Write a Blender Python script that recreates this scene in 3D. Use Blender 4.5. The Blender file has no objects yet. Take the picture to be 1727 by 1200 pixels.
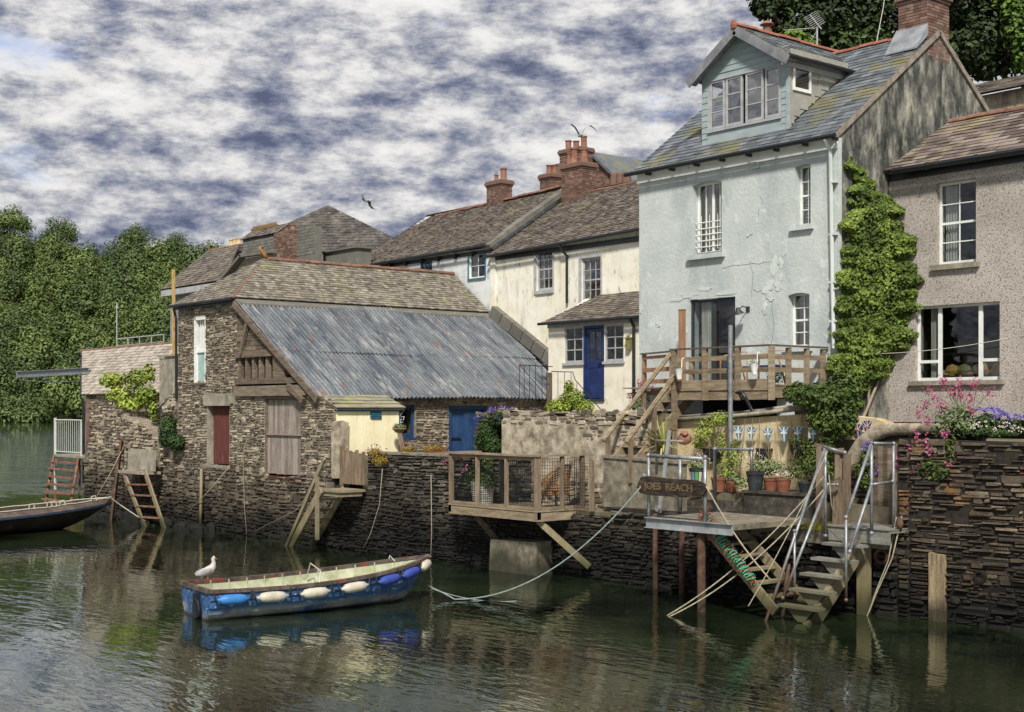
import bpy, math, random
from mathutils import Vector, Matrix, noise
R = random.Random(7)
PI = math.pi
scene = bpy.context.scene
COL = scene.collection
# ---------------------------------------------------------------- camera, world, sun, exposure
F, HC, HY = 2275.0, 4.0, 690.0            # focal length in photo pixels, eye height, horizon row
CX, CY = 27.94, -21.14
_n = math.hypot(.7683, .64)
FW = (-.7683/_n, .64/_n); RT = (.64/_n, .7683/_n)
cam = bpy.data.cameras.new("camera"); camo = bpy.data.objects.new("camera", cam); COL.objects.link(camo)
camo.location = (CX, CY, HC); camo.rotation_euler = (PI/2, 0, math.atan2(-FW[0], FW[1]))
cam.sensor_width = 36; cam.lens = 36*F/1727; cam.shift_y = (HY-600)/1727
cam.clip_start = .5; cam.clip_end = 6000
scene.camera = camo
SUN_EL = math.radians(46)
sl = bpy.data.lights.new("sun", 'SUN'); sl.energy = 3.5; sl.angle = math.radians(6); sl.color = (1, .955, .88)
so = bpy.data.objects.new("sun", sl); COL.objects.link(so)
sd = Vector((math.cos(SUN_EL)*math.sin(math.radians(46)), -math.cos(SUN_EL)*math.cos(math.radians(46)), math.sin(SUN_EL)))  # towards the sun
so.rotation_euler = sd.to_track_quat('Z', 'Y').to_euler()
w = bpy.data.worlds.new("World"); scene.world = w; w.use_nodes = True
nt = w.node_tree; nt.nodes.clear(); N = nt.nodes.new; L = nt.links.new
def nd(t, **k):
    n = nt.nodes.new(t)
    for a, b in k.items():
        if a in n.inputs: n.inputs[a].default_value = b
        else: setattr(n, a, b)
    return n
out = nd('ShaderNodeOutputWorld')
sky = nd('ShaderNodeTexSky'); sky.sky_type = 'NISHITA'; sky.sun_disc = False; sky.sun_elevation = SUN_EL
sky.sun_rotation = math.atan2(sd.x, sd.y); sky.ozone_density = 3.0; sky.air_density = 1.2; sky.dust_density = .6
tc = nd('ShaderNodeTexCoord')
def noi(sc, det, rough, off=0, dist=0, st=(1, 1, 2.9)):
    m = nd('ShaderNodeMapping'); L(tc.outputs['Generated'], m.inputs[0]); m.inputs['Location'].default_value = (off, off*.7, off*.3); m.inputs['Scale'].default_value = st
    n = nd('ShaderNodeTexNoise'); n.inputs['Scale'].default_value = sc; n.inputs['Detail'].default_value = det
    n.inputs['Roughness'].default_value = rough; n.inputs['Distortion'].default_value = dist; L(m.outputs[0], n.inputs[0]); return n
def ramp(src, stops):
    r = nd('ShaderNodeValToRGB'); e = r.color_ramp.elements
    while len(e) < len(stops): e.new(.5)
    for q, (p, c) in zip(e, stops): q.position = p; q.color = (c[0], c[1], c[2], 1)
    L(src, r.inputs[0]); return r
n1 = noi(5.5, 9, .55, 3.1, .2)
_b = nd('ShaderNodeMath', operation='MULTIPLY_ADD'); L(noi(3.6, 5, .55, 2.2, .0, (1, 1, 3.4)).outputs[0], _b.inputs[0]); _b.inputs[1].default_value = .45; _b.inputs[2].default_value = -.245
_c = nd('ShaderNodeMath', operation='ADD'); L(noi(20, 12, .67, 8.7, .0, (1, 1, 2.5)).outputs[0], _c.inputs[0]); L(_b.outputs[0], _c.inputs[1])
cloudcol = ramp(_c.outputs[0], [(.32, (.12, .14, .23)), (.40, (.25, .275, .375)), (.47, (.45, .46, .52)), (.535, (.68, .68, .70)), (.60, (.88, .87, .86)), (.70, (1.0, .985, .96))])
mask = ramp(n1.outputs[0], [(.30, (.12, .12, .12)), (.42, (1, 1, 1))])
bgs = nd('ShaderNodeBackground'); bgs.inputs[1].default_value = .095
sat = nd('ShaderNodeHueSaturation'); sat.inputs['Saturation'].default_value = .85; sat.inputs['Hue'].default_value = .525
L(sky.outputs[0], sat.inputs['Color']); L(sat.outputs[0], bgs.inputs[0])
bgc = nd('ShaderNodeBackground'); bgc.inputs[1].default_value = .60; L(cloudcol.outputs[0], bgc.inputs[0])
mx = nd('ShaderNodeMixShader'); L(mask.outputs[0], mx.inputs[0]); L(bgs.outputs[0], mx.inputs[1]); L(bgc.outputs[0], mx.inputs[2]); L(mx.outputs[0], out.inputs[0])
scene.view_settings.view_transform = 'Standard'; scene.view_settings.look = 'None'
scene.view_settings.exposure = 0.62; scene.view_settings.gamma = 1
scene.cycles.max_bounces = 6; scene.cycles.transparent_max_bounces = 10

# ---------------------------------------------------------------- picture-to-place calibration (true perspective of the photograph)
def ray(px, py):
    a = (px-863.5)/F
    return (FW[0]+RT[0]*a, FW[1]+RT[1]*a, (HY-py)/F)
def at(px, py, d): r = ray(px, py); return (CX+r[0]*d, CY+r[1]*d, HC+r[2]*d)
def pY(px, py, Y): return at(px, py, (Y-CY)/ray(px, py)[1])
def pX(px, py, X): return at(px, py, (X-CX)/ray(px, py)[0])
def pZ(px, py, Z): return at(px, py, (Z-HC)/ray(px, py)[2])

# ---------------------------------------------------------------- mesh helpers
class FR:                                  # vertical frame: s along the wall, z up, n outwards
    def __init__(s, x, y, dx, dy): s.x, s.y, s.dx, s.dy = x, y, dx, dy
    def p(s, a, z, n=0): return (s.x+s.dx*a+s.dy*n, s.y+s.dy*a-s.dx*n, z)
def FY(Y): return FR(0, Y, 1, 0)
def FX(X): return FR(X, 0, 0, 1)
def FP(p, q):
    l = math.hypot(q[0]-p[0], q[1]-p[1]); f = FR(p[0], p[1], (q[0]-p[0])/l, (q[1]-p[1])/l); f.len = l; return f
def clip(poly, cx):                        # Sutherland-Hodgman, cx convex counter-clockwise
    o = poly
    for i in range(len(cx)):
        a, b = cx[i], cx[(i+1) % len(cx)]; ex, ey = b[0]-a[0], b[1]-a[1]; r = []
        if not o: return []
        for j in range(len(o)):
            p, q = o[j], o[(j+1) % len(o)]
            sp = ex*(p[1]-a[1])-ey*(p[0]-a[0]); sq = ex*(q[1]-a[1])-ey*(q[0]-a[0])
            if sp >= -1e-9: r.append(p)
            if (sp > 1e-9 and sq < -1e-9) or (sp < -1e-9 and sq > 1e-9):
                t = sp/(sp-sq); r.append((p[0]+t*(q[0]-p[0]), p[1]+t*(q[1]-p[1])))
        o = r
    return o
def ccw(p):
    a = sum(p[i][0]*p[(i+1) % len(p)][1]-p[(i+1) % len(p)][0]*p[i][1] for i in range(len(p)))
    return p if a > 0 else p[::-1]
class MB:
    def __init__(s): s.v = []; s.f = []; s.r = []; s.m = []
    def add(s, vs, fs, r=.5, m=0):
        b = len(s.v); s.v += [tuple(q) for q in vs]
        for f in fs: s.f.append(tuple(b+i for i in f)); s.r.append(r); s.m.append(m)
    def hexa(s, c, r=.5, m=0): s.add(c, [(0, 3, 2, 1), (4, 5, 6, 7), (0, 1, 5, 4), (1, 2, 6, 5), (2, 3, 7, 6), (3, 0, 4, 7)], r, m)
    def box(s, x0, x1, y0, y1, z0, z1, r=.5, m=0):
        s.hexa([(x0, y0, z0), (x1, y0, z0), (x1, y1, z0), (x0, y1, z0), (x0, y0, z1), (x1, y0, z1), (x1, y1, z1), (x0, y1, z1)], r, m)
    def fbox(s, f, a0, a1, z0, z1, n0, n1, r=.5, m=0):
        s.hexa([f.p(a0, z0, n1), f.p(a1, z0, n1), f.p(a1, z0, n0), f.p(a0, z0, n0), f.p(a0, z1, n1), f.p(a1, z1, n1), f.p(a1, z1, n0), f.p(a0, z1, n0)], r, m)
    def bar(s, p, q, w_, h_, up=(0, 0, 1), r=.5, m=0):
        p, q = Vector(p), Vector(q); d = (q-p).normalized(); u = Vector(up)
        if abs(d.dot(u)) > .98: u = Vector((0, 1, 0))
        a = d.cross(u).normalized()*w_/2; b = a.cross(d).normalized()*h_/2
        s.hexa([p-a-b, p+a-b, q+a-b, q-a-b, p-a+b, p+a+b, q+a+b, q-a+b], r, m)
    def tube(s, pts, rad, n=8, r=.5, m=0, closed=False):
        pts = [Vector(p) for p in pts]; k = len(pts); vs = []; fs = []; last = None
        for i, p in enumerate(pts):
            if closed: d = pts[(i+1) % k]-pts[i-1]
            else: d = pts[min(i+1, k-1)]-pts[max(i-1, 0)]
            d = d.normalized() if d.length > 1e-9 else Vector((0, 0, 1))
            if last is None:
                a = d.orthogonal().normalized()
            else:
                a = last-d*last.dot(d); a = a.normalized() if a.length > 1e-6 else d.orthogonal().normalized()
            last = a; b = d.cross(a); rr = rad[i] if isinstance(rad, (list, tuple)) else rad
            for j in range(n): t = 2*PI*j/n; vs.append(p+a*math.cos(t)*rr+b*math.sin(t)*rr)
        for i in range(k if closed else k-1):
            for j in range(n): i2 = (i+1) % k; fs.append((i*n+j, i*n+(j+1) % n, i2*n+(j+1) % n, i2*n+j))
        if not closed: fs.append(tuple(range(n))[::-1]); fs.append(tuple(range((k-1)*n, k*n)))
        s.add(vs, fs, r, m)
    def lathe(s, c, prof, n=16, r=.5, m=0, axis=(0, 0, 1)):     # prof [(radius, height)]
        s.tube([Vector(c)+Vector(axis)*h for _, h in prof], [max(q, .001) for q, _ in prof], n, r, m) if all(prof[i][1] != prof[i+1][1] for i in range(len(prof)-1)) else s._lathe(c, prof, n, r, m, axis)
    def _lathe(s, c, prof, n, r, m, axis):
        c = Vector(c); ax = Vector(axis).normalized(); a = ax.orthogonal().normalized(); b = ax.cross(a); vs = []; fs = []
        for q, h in prof:
            q = max(q, .001)
            for j in range(n): t = 2*PI*j/n; vs.append(c+ax*h+a*math.cos(t)*q+b*math.sin(t)*q)
        for i in range(len(prof)-1):
            for j in range(n): fs.append((i*n+j, i*n+(j+1) % n, (i+1)*n+(j+1) % n, (i+1)*n+j))
        fs.append(tuple(range(n))[::-1]); fs.append(tuple(range((len(prof)-1)*n, len(prof)*n))); s.add(vs, fs, r, m)
    def prism(s, poly, d, r=.5, m=0):                            # 3D polygon extruded by vector d
        k = len(poly); poly = [Vector(p) for p in poly]; d = Vector(d)
        s.add(poly+[p+d for p in poly], [tuple(range(k))[::-1], tuple(range(k, 2*k))]+[(i, (i+1) % k, k+(i+1) % k, k+i) for i in range(k)], r, m)
    def fprism(s, f, poly, n0, n1, r=.5, m=0):
        poly = ccw(poly); a = [f.p(q[0], q[1], n0) for q in poly]; b = [f.p(q[0], q[1], n1) for q in poly]; k = len(poly)
        s.add(a+b, [tuple(range(k))[::-1], tuple(range(k, 2*k))]+[(i, (i+1) % k, k+(i+1) % k, k+i) for i in range(k)], r, m)
    def ball(s, c, rx, ry=None, rz=None, n=8, r=.5, m=0):
        ry = ry or rx; rz = rz or rx; vs = []; fs = []
        for i in range(n//2+1):
            t = PI*i/(n//2)
            for j in range(n): u = 2*PI*j/n; vs.append((c[0]+rx*math.sin(t)*math.cos(u), c[1]+ry*math.sin(t)*math.sin(u), c[2]+rz*math.cos(t)))
        for i in range(n//2):
            for j in range(n): fs.append((i*n+j, (i+1)*n+j, (i+1)*n+(j+1) % n, i*n+(j+1) % n))
        s.add(vs, fs, r, m)
    def wallp(s, f, outline, holes=(), thick=.3, m=0, n0=0):     # wall panel with rectangular openings and reveals
        outline = ccw(outline); ss = sorted({q[0] for q in outline} | {h[0] for h in holes} | {h[1] for h in holes})
        zs = sorted({q[1] for q in outline} | {h[2] for h in holes} | {h[3] for h in holes})
        for i in range(len(ss)-1):
            for j in range(len(zs)-1):
                cs, cz = (ss[i]+ss[i+1])/2, (zs[j]+zs[j+1])/2
                if any(h[0] < cs < h[1] and h[2] < cz < h[3] for h in holes): continue
                c = clip([(ss[i], zs[j]), (ss[i+1], zs[j]), (ss[i+1], zs[j+1]), (ss[i], zs[j+1])], outline)
                if len(c) < 3: continue
                k = tuple(range(len(c)))
                s.add([f.p(a, z, n0) for a, z in c], [k], .5, m); s.add([f.p(a, z, n0-thick) for a, z in c], [k[::-1]], .5, m)
        for i in range(len(outline)):
            a, b = outline[i], outline[(i+1) % len(outline)]
            s.add([f.p(a[0], a[1], n0), f.p(b[0], b[1], n0), f.p(b[0], b[1], n0-thick), f.p(a[0], a[1], n0-thick)], [(0, 3, 2, 1)], .5, m)
        for h in holes:
            c = [(h[0], h[2]), (h[1], h[2]), (h[1], h[3]), (h[0], h[3])]
            for i in range(4):
                a, b = c[i], c[(i+1) % 4]
                s.add([f.p(a[0], a[1], n0), f.p(b[0], b[1], n0), f.p(b[0], b[1], n0-thick), f.p(a[0], a[1], n0-thick)], [(0, 1, 2, 3)], .5, m)
def root_of(o):
    while o.parent: o = o.parent
    return o
def O(name, mb, mat, parent=None, smooth=False, label=None, cat=None, group=None, kind=None, loc=None, autos=None):
    me = bpy.data.meshes.new(name)
    if parent is None:
        if loc is None:
            xs = [v[0] for v in mb.v]; ys = [v[1] for v in mb.v]; zs = [v[2] for v in mb.v]
            loc = ((min(xs)+max(xs))/2, (min(ys)+max(ys))/2, min(zs))
    else: loc = tuple(root_of(parent).location)
    me.from_pydata([(v[0]-loc[0], v[1]-loc[1], v[2]-loc[2]) for v in mb.v], [], mb.f)
    for q in (mat if isinstance(mat, (list, tuple)) else [mat]): me.materials.append(q)
    me.polygons.foreach_set('material_index', mb.m)
    at_ = me.attributes.new('rnd', 'FLOAT', 'FACE'); at_.data.foreach_set('value', mb.r)
    if smooth: me.polygons.foreach_set('use_smooth', [True]*len(mb.f))
    if smooth and autos: me.set_sharp_from_angle(angle=math.radians(autos))
    o = bpy.data.objects.new(name, me); COL.objects.link(o)
    if parent is None: o.location = loc
    else: o.parent = parent
    tag(o, label, cat, group, kind); return o
def tag(o, label=None, cat=None, group=None, kind=None):
    if label: o['label'] = label
    if cat: o['category'] = cat
    if group: o['group'] = group
    if kind: o['kind'] = kind
def T(name, label, cat, loc, group=None):
    o = bpy.data.objects.new(name, None); COL.objects.link(o); o.location = loc; o.empty_display_size = .2
    tag(o, label, cat, group); return o
def copy_tree(o, parent=None):
    c = o.copy(); COL.objects.link(c); c.parent = parent
    for ch in [q for q in o.children]: copy_tree(ch, c)
    return c

# ---------------------------------------------------------------- materials
def hx(h):
    h = h.lstrip('#'); c = [int(h[i:i+2], 16)/255 for i in (0, 2, 4)]
    return tuple(((x+.055)/1.055)**2.4 if x > .04045 else x/12.92 for x in c)
def M(name, cols, scale=3, rough=.85, bump=.3, bscale=None, bdist=.02, spec=.3, metal=0, stretch=(1, 1, 1), rnd=0, rcon=1.0, over=(), tide=None, detail=8, world=True, ior=None, rvar=.1, fine=None):
    m = bpy.data.materials.new(name); m.use_nodes = True; t = m.node_tree; t.nodes.clear(); N = t.nodes.new; L = t.links.new
    o = N('ShaderNodeOutputMaterial'); b = N('ShaderNodeBsdfPrincipled'); L(b.outputs[0], o.inputs[0])
    b.inputs['Metallic'].default_value = metal; b.inputs['Specular IOR Level'].default_value = spec
    if ior: b.inputs['IOR'].default_value = ior
    g = N('ShaderNodeNewGeometry'); c = N('ShaderNodeTexCoord'); src = g.outputs['Position'] if world else c.outputs['Object']
    def nz(sc, st=(1, 1, 1), det=detail, ro=.6, off=0, dist=0):
        mp = N('ShaderNodeMapping'); mp.inputs['Scale'].default_value = st; mp.inputs['Location'].default_value = (off, off, off); L(src, mp.inputs[0])
        n = N('ShaderNodeTexNoise'); n.inputs['Scale'].default_value = sc; n.inputs['Detail'].default_value = det; n.inputs['Roughness'].default_value = ro
        n.inputs['Distortion'].default_value = dist; L(mp.outputs[0], n.inputs[0]); return n.outputs[0]
    def math_(op, a, v, c2=None):
        q = N('ShaderNodeMath'); q.operation = op
        for i, x in enumerate((a, v, c2)):
            if x is None: continue
            if isinstance(x, (int, float)): q.inputs[i].default_value = x
            else: L(x, q.inputs[i])
        return q.outputs[0]
    def mapr(a, lo, hi, x=0, y=1):
        q = N('ShaderNodeMapRange'); q.inputs[1].default_value = lo; q.inputs[2].default_value = hi; q.inputs[3].default_value = x; q.inputs[4].default_value = y; L(a, q.inputs[0]); return q.outputs[0]
    f = mapr(nz(scale, stretch), .28, .72)
    if rnd:
        a = N('ShaderNodeAttribute'); a.attribute_name = 'rnd'
        f = math_('ADD', math_('MULTIPLY', f, 1-rnd), math_('MULTIPLY', a.outputs['Fac'], rnd))
    r = N('ShaderNodeValToRGB'); e = r.color_ramp.elements
    cols = [q if isinstance(q, tuple) and len(q) == 2 else (i/max(1, len(cols)-1), q) for i, q in enumerate(cols)]
    while len(e) < len(cols): e.new(.5)
    if len(cols) == 1: e.remove(e[1])
    for q, (p, cc) in zip(e, cols): q.position = p; q.color = (*(hx(cc) if isinstance(cc, str) else cc), 1)
    L(f, r.inputs[0]); col = r.outputs[0]
    def mix(fac, a, cc):
        q = N('ShaderNodeMix'); q.data_type = 'RGBA'; L(fac, q.inputs[0]); L(a, q.inputs[6])
        q.inputs[7].default_value = (*(hx(cc) if isinstance(cc, str) else cc), 1); return q.outputs[2]
    if fine:                                   # fine grain: (scale, amount)
        q = N('ShaderNodeMix'); q.data_type = 'RGBA'; q.blend_type = 'MULTIPLY'; q.inputs[0].default_value = 1; L(col, q.inputs[6])
        cr = N('ShaderNodeCombineColor'); v = mapr(nz(fine[0], off=5.5, det=3), .3, .7, 1-fine[1], 1+fine[1]*.6)
        for i in range(3): L(v, cr.inputs[i])
        L(cr.outputs[0], q.inputs[7]); col = q.outputs[2]
    for i, ov in enumerate(over):             # (colour, scale, lo, hi, strength, stretch[, (zlo, zhi)])
        cc, sc, lo, hi, st, sv = ov[:6]
        k = mapr(nz(sc, sv, off=3.7*(i+1), ro=.65), lo, hi, 0, st)
        if len(ov) > 6:
            sp = N('ShaderNodeSeparateXYZ'); L(g.outputs['Position'], sp.inputs[0]); k = math_('MULTIPLY', k, mapr(sp.outputs[2], ov[6][0], ov[6][1]))
        col = mix(k, col, cc)
    rf = mapr(nz(scale*3, off=9), .3, .7, rough-rvar, min(1, rough+rvar))
    if tide:                                   # (z_mid, half_width, colour) weed and wet below the tide line
        for (zm, hw, cc, st) in tide:
            sp = N('ShaderNodeSeparateXYZ'); L(g.outputs['Position'], sp.inputs[0])
            z = math_('ADD', sp.outputs[2], mapr(nz(1.1, (1, 1, .6), off=2), .25, .75, -hw*1.3, hw*1.3))
            k = mapr(z, zm+hw, zm-hw, 0, st); col = mix(k, col, cc)
    L(col, b.inputs['Base Color']); L(rf, b.inputs['Roughness'])
    if bump:
        bp = N('ShaderNodeBump'); bp.inputs['Strength'].default_value = bump; bp.inputs['Distance'].default_value = bdist
        L(nz(bscale or scale*4, stretch, off=1.3), bp.inputs['Height']); L(bp.outputs[0], b.inputs['Normal'])
    return m
def glassmat(name, tint=(.02, .025, .03), refl=.35, rough=.03):
    m = bpy.data.materials.new(name); m.use_nodes = True; t = m.node_tree; t.nodes.clear(); N = t.nodes.new; L = t.links.new
    o = N('ShaderNodeOutputMaterial'); mxs = N('ShaderNodeMixShader'); tr = N('ShaderNodeBsdfTransparent'); gl = N('ShaderNodeBsdfGlossy')
    tr.inputs[0].default_value = (.72, .76, .76, 1); gl.inputs['Roughness'].default_value = rough; gl.inputs[0].default_value = (.9, .9, .9, 1)
    lw = N('ShaderNodeLayerWeight'); lw.inputs[0].default_value = .25
    mr = N('ShaderNodeMapRange'); mr.inputs[3].default_value = refl*.35; mr.inputs[4].default_value = min(1, refl*1.6); L(lw.outputs['Fresnel'], mr.inputs[0])
    g = N('ShaderNodeNewGeometry'); n = N('ShaderNodeTexNoise'); n.inputs['Scale'].default_value = 1.3; L(g.outputs['Position'], n.inputs[0])
    bp = N('ShaderNodeBump'); bp.inputs['Strength'].default_value = .12; bp.inputs['Distance'].default_value = .05; L(n.outputs[0], bp.inputs['Height']); L(bp.outputs[0], gl.inputs['Normal'])
    L(mr.outputs[0], mxs.inputs[0]); L(tr.outputs[0], mxs.inputs[1]); L(gl.outputs[0], mxs.inputs[2]); L(mxs.outputs[0], o.inputs[0]); return m
S3 = (1, 1, 1)
m_barn = M('barn_stone', ['#423a31', '#70665a', '#9b8f7c', '#c8bba3'], 5, rnd=.75, bump=.6, bscale=24, fine=(30, .35), tide=[(1.9, .7, '#3c342b', .8), (.75, .35, '#14130f', .92)], over=[('#9a6f38', 2.2, .62, .72, .5, S3)])
m_mortar = M('mortar', ['#5b5449', '#857b6b', '#a3998a'], 9, bump=.6, bscale=30, tide=[(1.9, .7, '#211c17', .9), (.75, .35, '#0c0c0a', .95)])
m_quay = M('quay_stone', ['#252321', '#423e38', '#5f594f', '#857c6d'], 5, rnd=.7, bump=.6, bscale=22, fine=(30, .35), spec=.35, rough=.75, tide=[(1.75, .45, '#2b2620', .75), (1.0, .35, '#11100d', .93)], over=[('#7c5a2c', 1.6, .6, .72, .55, S3, (1.2, 2.2)), ('#4f5332', 1.3, .52, .66, .55, S3)])
m_qmort = M('quay_mortar', ['#191613', '#2a2520', '#3a332b'], 9, bump=.6, tide=[(1.0, .35, '#080807', .95)])
m_quayr = M('quay_stone_brown', ['#2b2621', '#473e35', '#635747', '#8a7c68'], 5, rnd=.65, bump=.6, bscale=22, fine=(30, .35), spec=.35, rough=.75, tide=[(1.3, .5, '#2a241d', .8), (.6, .3, '#100f0c', .93)], over=[('#96622c', 1.5, .58, .7, .6, S3), ('#9a8f7c', 2.4, .6, .7, .5, S3)])
m_render = M('rough_render', ['#5b5145', '#8c8170', '#b3a893', '#c9bfab'], 3.2, bump=.7, bscale=18, fine=(40, .25), over=[('#463d33', 1.7, .55, .7, .6, S3), ('#d8cfbd', 2.5, .6, .72, .6, S3)])
m_pillar = M('old_render', ['#77705f', '#928b7c', '#a9a292'], 4, bump=.5, over=[('#4d473c', 2, .5, .72, .6, (1, 1, .5))], fine=(40, .2))
m_conc = M('concrete', ['#5b5548', '#7b7464', '#979080'], 5, bump=.4, fine=(50, .25), over=[('#2f2b24', 2.5, .52, .68, .6, (1, 1, .5))], tide=[(.55, .25, '#26261b', .85)])
m_concd = M('dark_concrete', ['#2a2824', '#45413a', '#615b50'], 7, bump=.5, fine=(40, .4), over=[('#8e887a', 9, .6, .68, .6, (1, 1, .5))])
m_cream = M('cream_render', ['#d3cfbd', '#e3dfd0', '#eae7dc'], 1.8, bump=.25, bscale=16, over=[('#87826d', 2.6, .55, .72, .6, (1, 1, .16)), ('#cbbe8e', 1.2, .5, .7, .45, (1, 1, .35)), ('#3d3a30', 9, .60, .68, .75, (1, 1, .3))], fine=(30, .06))
m_porch = M('porch_render', ['#d3ccb6', '#e2dcca', '#e9e4d6'], 2.2, bump=.25, bscale=16, over=[('#8c8266', 2.6, .55, .75, .6, (1.3, 1, .3), (6.0, 4.2)), ('#6b634b', 8, .62, .7, .6, (1, 1, .3), (5.6, 4.4))], fine=(30, .06))
m_white = M('white_render', ['#b9bcb8', '#cfd3d2', '#dcdfdd'], 1.6, bump=.3, bscale=14, over=[('#6f6e66', 1.6, .50, .68, .75, (1, 1, .7)), ('#8d9499', 3, .55, .7, .5, S3)], fine=(25, .1))
m_blue = M('pale_blue_render', ['#adb5b3', '#b8bebb', '#c2c8c4'], 1.3, bump=.45, bscale=11, bdist=.03, over=[('#8c9696', 1.4, .5, .72, .6, (1, 1, .35)), ('#d4dad6', 2.6, .60, .66, .5, S3), ('#6f7777', 6, .64, .69, .5, (1, 1, .25))], fine=(45, .12))
m_gable = M('stained_gable', ['#2e302e', '#4c4e4a', '#7c7b73', '#aaa797'], 3.4, bump=.35, bscale=14, stretch=(1, 1, .45), over=[('#b5b1a0', 4.3, .52, .66, .6, (1, 1, .4)), ('#1d1f1d', 5, .5, .64, .65, (1, 1, .35))], fine=(20, .3))
m_peb = M('pebbledash', ['#a39b92', '#b3aba2', '#c0b9b1'], .9, bump=.9, bscale=45, bdist=.02, over=[('#4a423c', 26, .53, .60, .75, S3), ('#d6cbc1', 22, .60, .68, .6, S3)], fine=(60, .3))
m_yellow = M('yellow_render', ['#b39f78', '#c9b893', '#d8caac'], 2.5, bump=.5, bscale=14, over=[('#8a7040', 1.6, .55, .72, .6, (1, 1, .6)), ('#efe3c0', 4, .6, .7, .4, S3), ('#5d4c30', 6, .64, .72, .5, (1, 1, .3))], fine=(30, .15))
m_shed = M('cream_boards', ['#e2d7ab', '#ede4c0', '#f2ebce'], 2, bump=.2, over=[('#9b8a48', 3.2, .55, .74, .55, (6, 6, .3)), ('#8e8154', 12, .66, .72, .5, (1, 1, .4))], fine=(30, .06))
m_slate = M('old_slate', ['#38332f', '#59514b', '#766d64', '#978e83'], 7, rnd=.5, bump=.6, bscale=30, rough=.8, over=[('#8d8665', 1.2, .54, .68, .5, S3), ('#c77f2b', 3.3, .68, .71, .9, S3), ('#2e2a27', 1.5, .58, .74, .5, S3)], fine=(30, .25))
m_slate2 = M('barn_slate', ['#49443d', '#6c665c', '#8c8578', '#aea797'], 7, rnd=.5, bump=.4, bscale=30, rough=.8, over=[('#86835c', .9, .54, .66, .5, S3), ('#d0842a', 2.6, .665, .69, .95, S3), ('#3a332d', .9, .58, .72, .55, (1, .6, 1)), ('#7e5f4c', 2, .64, .7, .6, S3)], fine=(30, .25))
m_slateb = M('grey_slate', ['#3d4146', '#555a5f', '#6d7276', '#82878a'], 3, rnd=.6, bump=.3, bscale=30, rough=.55, spec=.5, over=[('#77703a', .9, .5, .64, .75, (1, 1, 1)), ('#9a9c98', 2, .62, .72, .5, S3)], fine=(30, .2))
m_slatep = M('purple_slate', ['#463d3a', '#645853', '#82766f', '#9b9083'], 4, rnd=.65, bump=.3, bscale=30, rough=.7, over=[('#9a9068', 1.0, .52, .64, .6, S3), ('#8a4f2c', 2.4, .66, .7, .7, S3)], fine=(30, .2))
m_hung = M('hung_slate', ['#56554f', '#6b6a63', '#7c7b72'], 3, rnd=.5, bump=.3, bscale=20, over=[('#8f8c80', 2.2, .55, .7, .5, S3)])
m_ridge = M('ridge_tile', ['#624538', '#7b5747', '#92705f'], 5, rnd=.4, bump=.3, over=[('#6d6a58', 2.5, .55, .68, .6, S3)])
m_ridge2 = M('new_ridge_tile', ['#7d4a3a', '#925c4a', '#a5705d'], 5, rnd=.4, bump=.15, rough=.7)
m_brick = M('brick', ['#4d403a', '#674f45', '#7b6053', '#917c70'], 5, rnd=.75, bump=.4, bscale=30, over=[('#5a5548', 2.4, .56, .68, .6, S3)])
m_brickd = M('sooty_brick', ['#33241e', '#4b2e25', '#63392c'], 5, rnd=.7, bump=.4, bscale=30, over=[('#3a3a30', 2.4, .5, .66, .6, S3)])
m_joint = M('lime_joint', ['#6a6258', '#837a6d'], 8, bump=.4)
m_pot = M('terracotta', ['#6b483b', '#815949', '#957060'], 5, bump=.15, over=[('#6b5a48', 3.4, .56, .7, .5, S3)])
m_lead = M('lead', ['#6a6d70', '#83868a', '#999c9e'], 3, rough=.55, bump=.2)
m_leadblk = M('coping_slab', ['#56544e', '#6e6b63', '#858178'], 3, rnd=.5, bump=.4, fine=(30, .2))
m_gutter = M('black_gutter', ['#151617', '#24262a'], 4, rough=.4, spec=.5, bump=.05)
m_pipew = M('white_pipe', ['#b9beb9', '#cdd1cb'], 4, rough=.5, bump=.05)
m_wht = M('white_paint', ['#c9ccc8', '#dedfda', '#e6e6e1'], 3, rough=.5, bump=.1, over=[('#8b887c', 5, .62, .72, .5, S3)])
m_greyp = M('grey_paint', ['#8f9092', '#a3a4a5', '#b4b4b3'], 4, rough=.6, bump=.15, over=[('#6d6c69', 7, .6, .7, .5, S3)])
m_anth = M('anthracite_frame', ['#2c3032', '#3a3f41'], 4, rough=.45, bump=.05)
m_blued = M('blue_paint', ['#1c3356', '#26436a', '#304f78'], 4, rough=.6, bump=.25, stretch=(1, 1, .3), over=[('#4b6f9e', 9, .64, .72, .4, (1, 1, .3))], fine=(30, .2))
m_navy = M('navy_door_paint', ['#19244a', '#222f5b', '#2c3b6a'], 4, rough=.4, bump=.1, spec=.5)
m_bfr = M('blue_window_paint', ['#2f5f7c', '#40728c'], 4, rough=.6)
m_clad = M('duck_egg_boards', ['#8b9798', '#98a4a5', '#a3afaf'], 2, rough=.6, bump=.15, bscale=12, stretch=(1, 1, 3))
m_clads = M('slate_cheek', ['#83827a', '#97958b', '#a7a59b'], 4, rnd=.4, bump=.3)
m_bargeb = M('grey_bargeboard', ['#66676c', '#7a7b7f', '#8d8e90'], 4, rough=.55, bump=.15)
m_timber = M('weathered_timber', ['#4b3f33', '#6b5c4b', '#857562', '#a09079'], 3, rnd=.35, bump=.5, bscale=8, stretch=(4, 4, .6), fine=(30, .25))
m_timberh = M('weathered_rail', ['#54493a', '#776856', '#95866f', '#ad9f86'], 3, rnd=.4, bump=.4, bscale=8, stretch=(.7, .7, 4), fine=(30, .25), over=[('#6a6a40', 2, .58, .72, .4, S3)])
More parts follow.
